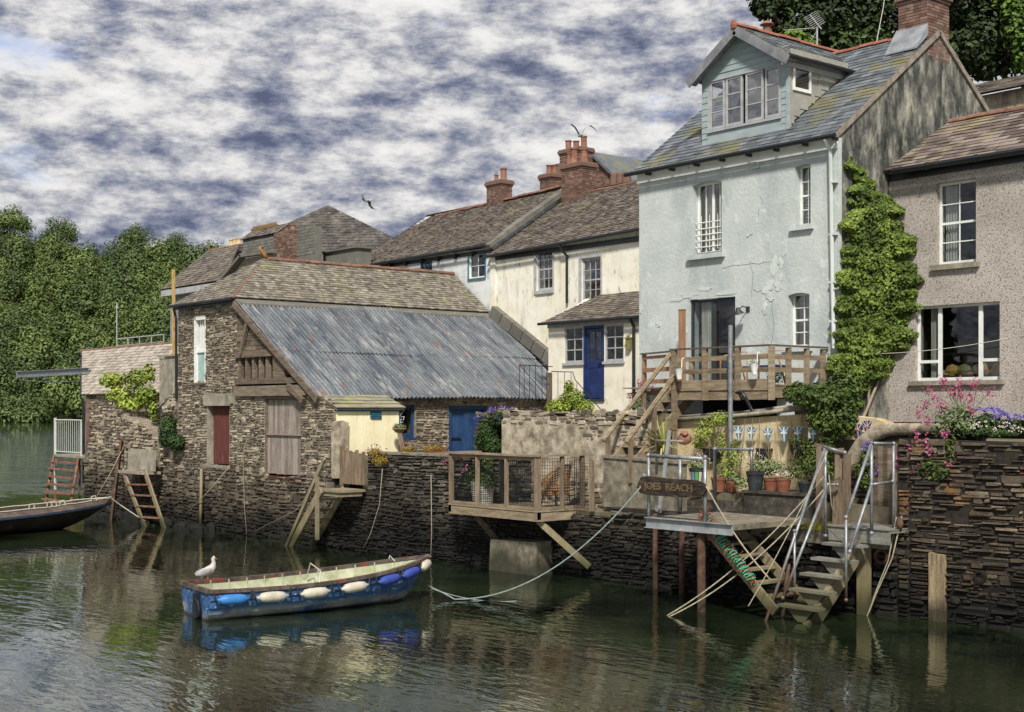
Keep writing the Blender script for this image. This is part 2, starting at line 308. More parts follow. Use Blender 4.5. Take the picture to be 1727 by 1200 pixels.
m_newt = M('orange_timber', ['#7d5e46', '#957459', '#a88a6f'], 3, bump=.3, stretch=(4, 4, .6), over=[('#6e5540', 2, .58, .72, .5, S3)])
m_greywood = M('silvered_door', ['#55483f', '#7b6f65', '#9b9086', '#b9b0a8'], 4, rnd=.4, bump=.7, bscale=6, stretch=(9, 9, .5), fine=(30, .3), over=[('#4b3a30', 2, .55, .7, .5, (1, 1, .5))])
m_reddoor = M('red_door', ['#40211e', '#5e332e', '#714740'], 3, bump=.4, bscale=6, stretch=(8, 8, .5), over=[('#8a7a6e', 4, .62, .72, .5, (3, 3, .5))])
m_mint = M('mint_board', ['#8aa39e', '#9bb3ad', '#a8beb8'], 4, bump=.15, over=[('#d4ded9', 5, .6, .7, .6, S3)])
m_oldbeam = M('old_beam', ['#3d342b', '#5d5145', '#7b6e5f', '#9a8d7b'], 3, rnd=.5, bump=.7, bscale=7, stretch=(.6, 3, 4), fine=(30, .3))
m_weedwood = M('tidal_timber', ['#6a604c', '#877c66', '#9e937b'], 3, rnd=.3, bump=.5, stretch=(2, 2, .8), tide=[(1.0, .5, '#6b6440', .6), (.4, .2, '#33351f', .85)], fine=(30, .25))
m_weedgrey = M('grey_tidal_timber', ['#5f5d56', '#7b7972', '#93918a'], 3, rnd=.3, bump=.4, stretch=(.8, 3, 3), tide=[(1.0, .3, '#625d42', .7), (.4, .22, '#42432a', .85)], fine=(30, .25))
m_rust = M('rusty_iron', ['#3a2a22', '#543d31', '#6d5243'], 6, bump=.5, rough=.9, tide=[(.5, .3, '#3a3423', .8)])
m_rustst = M('rusty_steps', ['#54392c', '#754f3b', '#91694f'], 6, bump=.5, rough=.9, over=[('#8c8272', 3, .5, .66, .6, S3)])
m_galv = M('galvanised_steel', ['#6d7072', '#8a8d8f', '#a5a8a9'], 6, metal=.55, rough=.5, bump=.15, over=[('#6b5646', 4, .64, .72, .6, S3)], tide=[(.75, .35, '#6e4b38', .85)])
m_galvl = M('galvanised_beam', ['#7e8183', '#96999a', '#aaadad'], 4, metal=.3, rough=.6, bump=.2, over=[('#66615a', 3, .56, .7, .6, S3)])
m_iron = M('dark_ironwork', ['#15171a', '#262a2e'], 5, rough=.6, over=[('#4f3a30', 5, .62, .7, .6, S3)])
m_rope = M('rope', ['#76705c', '#97907a', '#b0aa94'], 20, bump=.6, bscale=80, rough=.95)
m_ropeg = M('green_rope', ['#1f8f70', '#2fae8b', '#52c4a5'], 20, bump=.5, bscale=80, rough=.8)
m_ropeb = M('blue_green_rope', ['#66736e', '#7c8983', '#929c96'], 20, bump=.5, bscale=80)
m_ropew = M('white_rope', ['#b2ac9d', '#cfcabd'], 20, bump=.5, bscale=80)
m_dark = M('unlit_black', ['#0a0a0b', '#121214'], 3, bump=0)  # shade put into the colour: near-black for the depth behind openings
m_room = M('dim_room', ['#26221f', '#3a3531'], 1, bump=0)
m_curt = M('curtain', ['#98968c', '#b9b7ac', '#cfcdc3'], 3, bump=.3, stretch=(6, 6, .2))
m_glass = glassmat('window_glass', refl=.42); m_glassd = glassmat('dark_glass', refl=.22); m_glassb = glassmat('bright_glass', refl=.85)
m_corr = M('corrugated_iron', ['#282c33', '#484e55', '#6b7073', '#929492'], 1.5, stretch=(.5, 2.2, .5), rnd=.42, rough=.6, spec=.4, bump=.25, bscale=25,
           over=[('#2b3543', .8, .52, .62, .7, (.5, 3, .5)), ('#a9a399', 2.2, .56, .68, .5, (.5, 2, .5)), ('#7d5240', 2.6, .63, .66, .8, (.6, 1.6, .6)), ('#6d5f53', 3.0, .6, .7, .55, (.4, 4, .4))], fine=(14, .3))
# ---------------------------------------------------------------- wall stones, slates, windows
def stones(mb, f, s0, s1, z0, z1, ch=(.07, .14), ln=(.15, .5), dep=(.03, .08), gap=.012, holes=(), top=None, inside=None, m=1, irr=.25, rg=R, seg=8):
    z = z0
    while z < z1:
        h = rg.uniform(*ch); cz = z+h/2; iv = [(s0, s1)]
        for hl in holes:
            if hl[2]-.02 < cz < hl[3]+.02:
                nv = []
                for a, b in iv:
                    if hl[1] <= a or hl[0] >= b: nv.append((a, b))
                    else:
                        if hl[0] > a: nv.append((a, hl[0]))
                        if hl[1] < b: nv.append((hl[1], b))
                iv = nv
        for a, b in iv:
            s = a
            while s < b-.03:
                l = rg.uniform(*ln)*(1 if rg.random() > .25 else .5)
                if b-s-l < ln[0]*.5: l = b-s
                cs = s+l/2; wob = .035*irr*4*math.sin(cs*1.7+z*.6)*math.sin(cs*.61+1)
                hh = h
                zc = cz+wob
                if irr > .15:
                    u_ = rg.random(); hh = h*(1.7 if u_ < .1 else .55 if u_ < .28 else rg.uniform(.82, 1.12)); zc += rg.uniform(-.16, .16)*h
                ok = (top is None or zc+hh/2 < top(cs)) and (inside is None or inside(cs, zc))
                if ok:
                    d = rg.uniform(*dep); rr = rg.random(); g = gap*rg.uniform(.6, 1.6); a0, a1 = s+g, s+l-g; b0, b1 = zc-hh/2+g, zc+hh/2-g
                    if a1-a0 > .02 and b1-b0 > .015:
                        j = irr*min(a1-a0, b1-b0); c = j*.9
                        if irr < .08: o = [(a0, b0), (a1, b0), (a1, b1), (a0, b1)]
                        else: o = [(a0+c, b0), (a1-c, b0), (a1, b0+c), (a1, b1-c), (a1-c, b1), (a0+c, b1), (a0, b1-c), (a0, b0+c)]
                        o = [(x+rg.uniform(-j, j)*.6, y+rg.uniform(-j, j)*.6) for x, y in o]
                        mx_, my_ = (a0+a1)/2, (b0+b1)/2; k = len(o); q = .80 if irr > .08 else .96
                        inn = [(mx_+(x-mx_)*q, my_+(y-my_)*q) for x, y in o]
                        vs = [f.p(x, y, -.01) for x, y in o]+[f.p(x, y, d*rg.uniform(.75, 1.1) if irr > .08 else d) for x, y in inn]
                        mb.add(vs, [(i, (i+1) % k, k+(i+1) % k, k+i) for i in range(k)]+[tuple(range(k, 2*k))], rr, m)
                s += l
        z += h
def slates(mb, O0, U, V, poly, course=.2, wid=.26, thick=.018, m=0, rg=R, jit=.012, miss=0):
    O0, U, V = Vector(O0), Vector(U).normalized(), Vector(V).normalized(); Nn = U.cross(V); poly = ccw(poly)
    v0 = min(p[1] for p in poly); v1 = max(p[1] for p in poly); u0 = min(p[0] for p in poly); u1 = max(p[0] for p in poly); row = 0; v = v0
    def P(a, b, h): q = O0+U*a+V*b+Nn*h; return (q.x, q.y, q.z)
    bb = clip([(u0, v0), (u1, v0), (u1, v1), (u0, v1)], poly); mb.add([P(a, b, -.004) for a, b in bb], [tuple(range(len(bb)))], .3, m)
    mb.add([P(a, b, -.05) for a, b in bb], [tuple(range(len(bb)))[::-1]], .3, m)
    while v < v1:
        c = course*rg.uniform(.97, 1.03); u = u0-rg.random()*wid
        while u < u1:
            w_ = wid*rg.uniform(.8, 1.2); low = rg.uniform(-jit, jit)
            q = clip([(u+.003, v+low), (u+w_-.003, v+low), (u+w_-.003, v+c*1.12), (u+.003, v+c*1.12)], poly)
            if len(q) >= 3 and rg.random() >= miss:
                lift = rg.uniform(.8, 1.9)*thick; tw = rg.uniform(-.3, .3)*thick; cu = u+w_/2
                H = [max(.002, lift*(1-(b-v)/(c*1.25))+tw*(a-cu)/w_) for a, b in q]; k = len(q)
                mb.add([P(a, b, h) for (a, b), h in zip(q, H)]+[P(a, b, -.002) for a, b in q], [tuple(range(k))]+[(i, k+i, k+(i+1) % k, (i+1) % k) for i in range(k)], rg.random(), m)
            u += w_
        v += c; row += 1
def ridge(mb, p, q, rad=.11, step=.45, m=0, rg=R, sag=0):
    p, q = Vector(p), Vector(q); n = max(1, int((q-p).length/step)); d = (q-p)/n; side = Vector((-d.y, d.x, 0)).normalized()
    for i in range(n):
        a = p+d*(i+.02); b = p+d*(i+.98); rr = rg.random(); vs = []; k = 6; o = rg.uniform(-.012, .012)
        for e, s_ in ((a, 1.0), (b, 1.04)):
            for j in range(k+1): t = PI*j/k; vs.append(e+side*math.cos(t)*rad*1.15*s_+Vector((0, 0, 1))*(math.sin(t)*rad*s_-.05+o))
        mb.add(vs, [(j, j+1, k+2+j, k+1+j) for j in range(k)]+[tuple(range(k+1))[::-1], tuple(range(k+1, 2*k+2))], rr, m)
def window(root, f, s0, s1, z0, z1, cols=2, rows=2, mat=None, recess=.13, fw=.055, bar=.022, rail=None, sill=None, curt=None, glass=None, depth=1.6, name='window', label=None, mids=(), roomy=True, panes=None):
    mat = mat or m_wht; b = MB(); n = -recess; fd = .05
    b.fbox(f, s0, s1, z0, z0+fw*1.3, n-fd, n, m=0); b.fbox(f, s0, s1, z1-fw, z1, n-fd, n)
    b.fbox(f, s0, s0+fw, z0+fw*1.3, z1-fw, n-fd, n); b.fbox(f, s1-fw, s1, z0+fw*1.3, z1-fw, n-fd, n)
    i0, i1, j0, j1 = s0+fw, s1-fw, z0+fw*1.3, z1-fw
    for i in range(1, cols):
        x = i0+(i1-i0)*i/cols; b.fbox(f, x-bar/2, x+bar/2, j0, j1, n-.04, n-.012)
    for x, wd in mids: b.fbox(f, x-wd/2, x+wd/2, j0, j1, n-.045, n-.004)
    for j in range(1, rows):
        y = j0+(j1-j0)*j/rows; hb = bar
        if rail is not None and j == rail: hb = bar*2.2
        b.fbox(f, i0, i1, y-hb/2, y+hb/2, n-.042, n-.009)
    wo = O(name, b, mat, root, label=label)
    g = MB(); g.add([f.p(i0, j0, n-.03), f.p(i1, j0, n-.03), f.p(i1, j1, n-.03), f.p(i0, j1, n-.03)], [(0, 1, 2, 3)]); O('pane', g, glass or m_glass, wo)
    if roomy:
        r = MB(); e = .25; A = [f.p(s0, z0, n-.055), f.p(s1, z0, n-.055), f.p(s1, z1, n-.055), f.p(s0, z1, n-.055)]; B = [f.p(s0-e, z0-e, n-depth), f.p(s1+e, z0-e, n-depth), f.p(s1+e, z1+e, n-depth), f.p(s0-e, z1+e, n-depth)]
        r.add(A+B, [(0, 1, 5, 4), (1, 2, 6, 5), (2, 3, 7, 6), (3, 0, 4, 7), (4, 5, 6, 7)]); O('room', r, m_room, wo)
    if curt:
        for (a, c_) in curt:
            cm = MB(); k = 14; vs = []; zb, zt = j0, j1
            for i in range(k+1):
                x = i0+(i1-i0)*(a+(c_-a)*i/k); d = n-.14-.03*math.sin(i*1.9); vs += [f.p(x, zb, d), f.p(x, zt, d)]
            cm.add(vs, [(2*i, 2*i+2, 2*i+3, 2*i+1) for i in range(k)]); O('curtain', cm, m_curt, wo, smooth=True)
    if sill:
        sm, ext, th, pr = sill; q = MB(); q.fbox(f, s0-ext, s1+ext, z0-th, z0, -recess+.0, pr); O('sill', q, sm, wo)
    return wo
def rectY(x0, y0, x1, y1, Y):
    a, b = pY(x0, y0, Y), pY(x1, y1, Y); return a[0], b[0], b[2], a[2]
def rectX(x0, y0, x1, y1, X):
    a, b = pX(x0, y0, X), pX(x1, y1, X); return a[1], b[1], b[2], a[2]
def boards(mb, f, s0, s1, z0, z1, n0, n1, wd=.12, gap=.006, vert=True, m=0, rg=R, jit=.003, ragged=0):
    a = s0 if vert else z0; e = s1 if vert else z1; k = max(1, round((e-a)/wd)); st = (e-a)/k
    for i in range(k):
        x0, x1 = a+i*st+gap/2, a+(i+1)*st-gap/2; j = rg.uniform(-jit, jit)
        if vert: mb.fbox(f, x0, x1, z0+rg.uniform(0, ragged), z1-rg.uniform(0, ragged), n0, n1+j, r=rg.random(), m=m)
        else: mb.fbox(f, s0+rg.uniform(0, ragged), s1-rg.uniform(0, ragged), x0, x1, n0, n1+j, r=rg.random(), m=m)
def chimney(name, x, y, wx, wy, z0, z1, pots, root=None, label=None, cat=None, brick=None, collar=True, group=None, potmat=None, thing=False):
    """brick stack centred x,y; pots = [(dx,dy,radius,height)]"""
    brick = brick or m_brick; b = MB(); b.box(x-wx/2+.01, x+wx/2-.01, y-wy/2+.01, y+wy/2-.01, z0, z1-.02, m=0)
    hc = .26 if collar else 0
    for (f, l) in ((FR(x-wx/2, y-wy/2, 1, 0), wx), (FR(x+wx/2, y-wy/2, 0, 1), wy)):
        stones(b, f, 0, l, z0, z1-hc, (.075, .077), (.2, .23), (.004, .010), .005, m=1, irr=.03)
    if collar:
        for k, (e, a, c_) in enumerate(((.03, z1-hc, z1-.18), (.07, z1-.18, z1-.06), (.04, z1-.06, z1))): b.box(x-wx/2-e, x+wx/2+e, y-wy/2-e, y+wy/2+e, a+.001, c_, r=.2+.3*k, m=1)
    st = O('chimney' if root is not None else name, b, [m_joint, brick], root, label=label, cat=cat, group=group)
    for dx, dy, rd, h in pots:
        p = MB(); p._lathe((x+dx, y+dy, z1), [(rd*1.05, 0), (rd*1.05, .04), (rd*.9, .07), (rd*.84, h*.8), (rd*.84, h*.88), (rd*1.02, h*.9), (rd*1.02, h), (rd*.8, h), (rd*.75, h*.7)], 14, r=R.random(), m=0, axis=(0, 0, 1))
        O('chimney_pot', p, potmat or m_pot, st, smooth=True, autos=40)
    return st
# leaves -------------------------------------------------------------
def leafquad(mb, c, n, size, rg, r=None, asp=.6, m=0):
    n = Vector(n).normalized(); a = n.orthogonal().normalized(); t = rg.uniform(0, 2*PI); b = n.cross(a); u = a*math.cos(t)+b*math.sin(t); v = n.cross(u)
    c = Vector(c); L_ = size*rg.uniform(.7, 1.25); W_ = L_*asp; fo = n*L_*.12
    mb.add([c-u*L_/2, c+v*W_/2-fo*.2, c+u*L_/2-fo, c-v*W_/2-fo*.2], [(0, 1, 2, 3)], rg.random() if r is None else r, m)
def blobs(mb, centres, size, dens, rg, up=.35, asp=.6, m=0, shell=.65, jn=.7):
    for (c, rx, ry, rz) in centres:
        n = int(dens*(rx*ry+ry*rz+rx*rz)*4.2)
        tone = rg.uniform(-.25, .25)
        for _ in range(n):
            d = Vector((rg.gauss(0, 1), rg.gauss(0, 1), rg.gauss(0, 1))).normalized(); k = rg.uniform(shell, 1.03) if rg.random() < .8 else rg.uniform(.2, 1)
            k *= 1+.16*noise.noise(d*2.3+Vector(c))
            p = (c[0]+d.x*rx*k, c[1]+d.y*ry*k, c[2]+d.z*rz*k)
            nn = d+Vector((rg.uniform(-jn, jn), rg.uniform(-jn, jn), rg.uniform(-jn*.7, jn)+up)); leafquad(mb, p, nn, size, rg, min(1, max(0, rg.random()*.7+.15+tone)), asp, m)
def foliage(name, cols, **k):
    m = M(name, cols, k.pop('scale', 1.2), rnd=k.pop('rnd', .65), rough=.6, bump=0, spec=.25, world=k.pop('world', True), over=k.pop('over', ()))
    return m
m_leafd = foliage('dark_green_leaf', ['#1b2a12', '#2f4420', '#46602c'])
m_leafm = foliage('mid_green_leaf', ['#232f13', '#435422', '#687a38'])
m_leaff = foliage('wood_leaf', ['#273214', '#475729', '#697a40', '#8f9a5c'], rnd=.5, world=False, scale=.12)
m_leaff2 = foliage('wood_leaf_dark', ['#1c2d12', '#34502', '#4d6b2c', '#65803a'] if False else ['#1f2a14', '#3b4c27', '#58693a', '#77864d'], rnd=.5, world=False, scale=.12)
m_leafy = foliage('lime_leaf', ['#46551c', '#76872f', '#a3ad4c'])
m_leafi = foliage('ivy_leaf', ['#202c0e', '#42531c', '#6f8137', '#a3ab50'])
m_leafo = foliage('rusty_leaf', ['#4a4a1c', '#7d6c24', '#a87f34'])
m_leafs = foliage('sage_leaf', ['#3e4c30', '#66754a', '#8f9a6a'])
m_pink = M('valerian_pink', ['#7d2f50', '#9c4a6b', '#b5708c'], 4, rnd=.7, bump=0)
m_purp = M('violet_flower', ['#4c3f93', '#6a5bb5', '#8f82cf'], 4, rnd=.7, bump=0)
m_wflow = M('daisy_white', ['#c9a9a4', '#dccdc5', '#e8e2da'], 4, rnd=.7, bump=0)
m_bark = M('bark', ['#2c251d', '#4b4033', '#6a5d4b'], 4, bump=.6, world=False)
m_barkp = M('pale_bark', ['#6e6553', '#8d836e', '#a39a85'], 4, bump=.6, world=False)
m_dry = M('dry_stem', ['#5e5132', '#857550', '#a39468'], 5, bump=.2)
# ---------------------------------------------------------------- setting: water, bed, land
def waterobj():
    me = MB(); S_ = 1; 
    me.add([(-1500, -900, 0), (900, -900, 0), (900, 1500, 0), (-1500, 1500, 0)], [(0, 1, 2, 3)])
    m = bpy.data.materials.new('harbour_water'); m.use_nodes = True; t = m.node_tree; t.nodes.clear(); N = t.nodes.new; L = t.links.new
    o = N('ShaderNodeOutputMaterial'); b = N('ShaderNodeBsdfPrincipled'); L(b.outputs[0], o.inputs[0])
    b.inputs['Roughness'].default_value = .02; b.inputs['IOR'].default_value = 1.95; b.inputs['Specular IOR Level'].default_value = .75; b.inputs['Specular Tint'].default_value = (.80, .90, .77, 1)
    g = N('ShaderNodeNewGeometry')
    def nz(sc, rot, st, det=3, ro=.5, dist=0):
        mp = N('ShaderNodeMapping'); mp.inputs['Rotation'].default_value = (0, 0, rot); mp.inputs['Scale'].default_value = st; L(g.outputs['Position'], mp.inputs[0])
        n = N('ShaderNodeTexNoise'); n.inputs['Scale'].default_value = sc; n.inputs['Detail'].default_value = det; n.inputs['Roughness'].default_value = ro; n.inputs['Distortion'].default_value = dist; L(mp.outputs[0], n.inputs[0]); return n.outputs[0]
    # murky green colour with lighter cloudy areas
    r = N('ShaderNodeValToRGB'); r.color_ramp.elements[0].position = .38; r.color_ramp.elements[0].color = (.001, .003, .0015, 1); r.color_ramp.elements[1].position = .64; r.color_ramp.elements[1].color = (.018, .027, .012, 1)
    L(nz(.28, .3, (1, 1, 1), 5), r.inputs[0]); L(r.outputs[0], b.inputs['Base Color'])
    ang = math.atan2(RT[1], RT[0])         # long crests lie across the creek
    a1 = nz(2.8, -ang, (.5, 1.6, 1), 2, .5, .5); a2 = nz(10, -ang-.2, (.45, 1.5, 1), 1, .5); a3 = nz(.6, -ang+.25, (.6, 1.5, 1), 3, .5)
    def mul(x, k):
        q = N('ShaderNodeMath'); q.operation = 'MULTIPLY'; L(x, q.inputs[0])
        if isinstance(k, float): q.inputs[1].default_value = k
        else: L(k, q.inputs[1])
        return q.outputs[0]
    def add(x, y): q = N('ShaderNodeMath'); q.operation = 'ADD'; L(x, q.inputs[0]); L(y, q.inputs[1]); return q.outputs[0]
    def rng(x, a, b, c, d): q = N('ShaderNodeMapRange'); q.inputs[1].default_value = a; q.inputs[2].default_value = b; q.inputs[3].default_value = c; q.inputs[4].default_value = d; L(x, q.inputs[0]); return q.outputs[0]
    # ruffled by wind out in the open creek (far down -X), calm under the quay; patchy between
    sx = N('ShaderNodeSeparateXYZ'); L(g.outputs['Position'], sx.inputs[0])
    ruf = mul(rng(sx.outputs[0], -31., -48., 1., 22.), rng(sx.outputs[0], -150., -260., 1., .12)); pat = rng(nz(.16, .2, (1, 2.2, 1), 3), .40, .66, .55, 1.8)
    s = mul(mul(add(add(mul(a1, .0085), mul(a2, .0017)), mul(a3, .006)), ruf), pat)
    bp = N('ShaderNodeBump'); bp.inputs['Strength'].default_value = 1; bp.inputs['Distance'].default_value = 1; L(s, bp.inputs['Height']); L(bp.outputs[0], b.inputs['Normal'])
    O('water', me, m, kind='structure', loc=(0, 0, 0))
waterobj()
bed = MB(); bed.add([(-1500, -900, -3), (900, -900, -3), (900, 1500, -3), (-1500, 1500, -3)], [(0, 1, 2, 3)])
m_mud = M('mud', ['#1c1a14', '#2d2a20'], 1); O('ground', bed, m_mud, kind='structure', loc=(0, 0, -3))
# quay line in plan
QL = [(-23.8, -.5), (-17.0, -.1), (-5.0, 0), (1.4, .55), (5.0, .75), (8.2, .9), (12.9, 1.35), (17.5, 1.75), (24, 1.9)]
def qy(x):
    for (a, b), (c, d) in zip(QL, QL[1:]):
        if a <= x <= c: return b+(d-b)*(x-a)/(c-a)
    return QL[0][1] if x < QL[0][0] else QL[-1][1]
m_yard = M('trodden_yard', ['#4d463a', '#6a6251', '#857c69'], 2, bump=.6, over=[('#4c5528', 1.2, .55, .68, .5, S3)])
m_earth = M('earth_bank', ['#2c3518', '#3d4722', '#4f4a2e'], .6, bump=.4)
# village ground behind the quay, in terraces
gd = MB()
def slab(x0, x1, y0, y1, z): gd.box(x0, x1, y0, y1, -2.9, z)
slab(-27, -17.2, 3.2, 10, 3.6); slab(-5.15, 1.38, .75, 3.3, 2.66); slab(-6.45, .28, 3.3, 10.3, 2.66)
slab(.3, 5.5, 1.75, 10.3, 3.9); slab(-17.2, -11.0, .6, 10.3, 2.2); slab(1.4, 5.5, .8, 1.75, 1.58)
slab(5.52, 8.9, 2.85, 4.4, 3.0); slab(5.52, 9.9, 1.9, 2.84, 2.12); slab(8.92, 24, 2.9, 6.4, 3.35); slab(-40, 24, 10.9, 34, 4.0)
slab(9.92, 12.8, 1.9, 2.88, 2.05)
O('yard_ground', gd, m_yard, kind='structure', loc=(0, 0, 0))
# wooded hill across the creek: built in camera-aligned plan (distance d, lateral a)
def W(a, d, z): return (CX+FW[0]*d+RT[0]*a, CY+FW[1]*d+RT[1]*a, z)
SKY = [(-2200, 560), (-1300, 470), (-700, 420), (-260, 375), (-60, 356), (20, 366), (60, 392), (100, 380), (140, 410), (180, 405), (215, 388), (260, 390), (300, 396), (345, 410), (400, 425), (470, 440), (560, 470), (700, 600)]
def skyy(px):
    for (a, b), (c, d) in zip(SKY, SKY[1:]):
        if a <= px <= c: return b+(d-b)*(px-a)/(c-a)
    return 600
D0, D1 = 405., 505.
hill = MB(); cols_ = list(range(-2200, -260, 100))+list(range(-260, 701, 20)); rows_ = 9; vs = []
def hz(px, t): top = HC+(HY-skyy(px)-26)*D1/F; return -1.5+(top+1.5)*(max(0, t)**.85)
for px in cols_:
    for j in range(rows_+1):
        t = j/rows_; d = D0+(D1-D0)*t; a = (px-863.5)/F*d; vs.append(W(a, d, hz(px, t)))
    d = D1+200; vs.append(W((px-863.5)/F*D1, d, hz(px, 1)*.9))
n_ = rows_+2; hill.add(vs, [(i*n_+j, (i+1)*n_+j, (i+1)*n_+j+1, i*n_+j+1) for i in range(len(cols_)-1) for j in range(n_-1)])
O('hillside', hill, m_earth, kind='structure', smooth=True, loc=(0, 0, 0))
rt = random.Random(31)
def farcrown(seed, mat):
    rg = random.Random(seed); root = T('broadleaf_tree', None, None, (0, 0, 0)); b = MB(); cs = []
    for k in range(24):
        d = Vector((rg.gauss(0, 1), rg.gauss(0, 1), rg.gauss(0, .75))).normalized(); q = rg.uniform(.35, .72)
        rr = rg.uniform(2.0, 3.4); cs.append(((d.x*7*q, d.y*7*q, 7.0+d.z*5.4*q), rr, rr, rr*.85))
    blobs(b, cs, .62, 1.9, rg, up=.45, asp=.7, shell=.85, jn=.38); O('crown', b, mat, root)
    t = MB(); t.tube([(0, 0, -1), (.1, .1, 3), (.2, 0, 7), (.1, .1, 11)], [.5, .4, .3, .1], 7)
    for k in range(5): u = rg.uniform(0, 2*PI); t.tube([(0.1, .1, 4+k), (1.4*math.cos(u), 1.4*math.sin(u), 6+k*.6), (2.6*math.cos(u), 2.6*math.sin(u), 7.5+k*.6)], [.18, .12, .05], 5)
    O('trunk', t, m_barkp, root); return root
variants = [farcrown(s_, m_) for s_, m_ in ((1, m_leaff), (2, m_leaff2), (3, m_leaff), (4, m_leaff2))]
first = [True]*4; HG = 'trees of the wood across the creek'
def far_tree(px, t, sc, label, sq=1, vi=None):
    d = D0+(D1-D0)*t; a = (px-863.5)/F*d; i = rt.randrange(4) if vi is None else vi
    o = variants[i] if first[i] else copy_tree(variants[i]); first[i] = False
    o.location = W(a, d, hz(px, t)-3.6*sc); o.rotation_euler = (0, 0, rt.uniform(0, 6.28)); o.scale = (sc, sc, sc*sq); tag(o, label, 'tree', HG); return o
far_tree(22, 1.0, 1.16, 'tall rounded green tree standing on the skyline at the far left of the hill', vi=0)
far_tree(102, 1.0, 1.12, 'domed green tree on the skyline just left of the dip in the wood', vi=1)
far_tree(232, 1.0, 1.05, 'dark broad tree forming the top of the skyline right of the dip', vi=3)
far_tree(300, .98, .95, 'lower rounded tree on the skyline nearest the aerials on the far chimney', vi=1)
for j in range(10):
    t = .015+j*.1; d = D0+(D1-D0)*t; step = 13.5*F/d
    px = -520+rt.uniform(0, 20)
    while px < 440:
        if not (t > .9 and any(abs(px-q) < 26 for q in (22, 102, 232, 300))) and not (t > .88 and 128 < px < 160):
            far_tree(px, t+rt.uniform(-.03, .03), rt.uniform(1.2, 1.62), 'green broadleaf tree massed among others on the wooded hill across the creek')
        px += step*rt.uniform(.8, 1.15)
# ---------------------------------------------------------------- stone barn
barn = T('stone_barn', 'old rubble stone waterside barn with hipped slate roof and corrugated iron lean-to', 'barn', (-11, 0, 0))
XB0, XB1, XE, YB = -15.58, -11.36, -6.29, 10.42
zE, zR = 7.62, 9.22; XW = -6.55          # lean-to side wall plane
f0 = FY(0)
rd = rectY(350, 684, 388, 785, 0); gdr = rectY(447, 670, 508, 805, 0); bw = rectY(330, 535, 347, 645, 0)
zb0, zb1 = 4.98, 5.62                        # barred opening
tri = rectY(402, 500, 500, 652, 0)
b = MB()
hl = [rd, gdr, bw]
b.wallp(f0, [(XB0, -.6), (XB1, -.6), (XB1, zE), (XB0, zE)], [rd if rd[1] < XB1 else rd, bw], .5, m=0)
b.wallp(f0, [(XB1, -.6), (-5.5, -.6), (-5.5, 4.0), (XE-.1, 4.35), (XB1, 4.72)], [gdr], .5, m=0)
b.wallp(f0, [(-17.0, -.6), (XB0, -.6), (XB0, 5.2), (-17.0, 3.9)], [], .5, m=0)
stones(b, f0, XB0, XB1+.02, -.5, 2.0, (.08, .17), (.16, .5), (.03, .09), holes=[rd])
stones(b, f0, XB0, XB1+.02, 2.0, zE-.05, (.045, .11), (.1, .42), (.02, .06), irr=.33, holes=[rd, bw, (rd[0]-.25, rd[1]+.3, rd[3], rd[3]+.38)])
stones(b, f0, XB1+.02, -5.5, -.5, 2.0, (.08, .16), (.16, .5), (.03, .09), holes=[gdr])
stones(b, f0, XB1+.02, -5.5, 2.0, 4.6, (.05, .1), (.14, .4), (.02, .06), holes=[gdr], top=lambda s: 4.66-(s-XB1)*.045)
stones(b, f0, -17.0, XB0, -.5, 5.2, (.08, .17), (.16, .45), (.03, .09), top=lambda s: 3.9+(s+17)*.92)
# side wall of the lean-to facing the yard, left flank wall and back
fs = FX(XW)
dbl = rectX(757, 680, 822, 762, XW); dbl = (dbl[0], dbl[1], 2.45, 4.12); wbl = rectX(655, 676, 700, 737, XW); wbl = (wbl[0], wbl[1], wbl[2], 4.14)
b.wallp(fs, [(.5, -.6), (YB, -.6), (YB, 4.42), (.5, 4.42)], [dbl, wbl], .45, m=0)
stones(b, fs, .5, YB, 2.5, 4.36, (.05, .1), (.14, .42), (.02, .05), holes=[dbl, wbl])
b.wallp(FX(XB0+.5), [(.5, -.6), (YB, -.6), (YB, zE), (.5, zE)], [], .5, m=0)
b.wallp(FX(XB1), [(.5, 2), (YB, 2), (YB, zE), (.5, zE)], [], .3, m=0)
O('wall', b, [m_mortar, m_barn], barn)
# slate roof: hip towards the water
ov = .22; r = MB(); cxm = (XB0+XB1)/2; hipY = 2.15
A = Vector((XB0-ov, -ov, zE)); B_ = Vector((XB1+ov*.6, -ov, zE)); Rr = Vector((cxm, hipY, zR)); Rk = Vector((cxm, YB+.0, zR)); Bk = Vector((XB1+ov*.6, YB, zE)); Ak = Vector((XB0-ov, YB, zE))
def roofplane(mb, e0, e1, t1, t0, **k):      # eave e0->e1 (left to right seen from outside), top t1,t0
    e0, e1, t1, t0 = map(Vector, (e0, e1, t1, t0)); U = (e1-e0).normalized(); V = (t0-e0)-U*((t0-e0).dot(U))
    if V.length < 1e-4: V = (t1-e0)-U*((t1-e0).dot(U))
    V.normalize(); pts = []
    for q in (e0, e1, t1, t0):
        w_ = (round((q-e0).dot(U), 4), round((q-e0).dot(V), 4))
        if w_ not in pts: pts.append(w_)
    slates(mb, e0, U, V, pts, **k)
roofplane(r, A, B_, Rr, Rr, course=.155, wid=.2)
roofplane(r, B_, Bk, Rk, Rr, course=.155, wid=.2)
roofplane(r, Ak, A, Rr, Rk, course=.3, wid=.4)
ro = O('slate_roof', r, m_slate2, barn)
rg_ = MB(); ridge(rg_, Rr+Vector((0, .1, .03)), Rk+Vector((0, 0, .03)), .10, .42); ridge(rg_, B_+Vector((0, 0, .03)), Rr, .05, .3); O('ridge_tiles', rg_, m_ridge, ro)
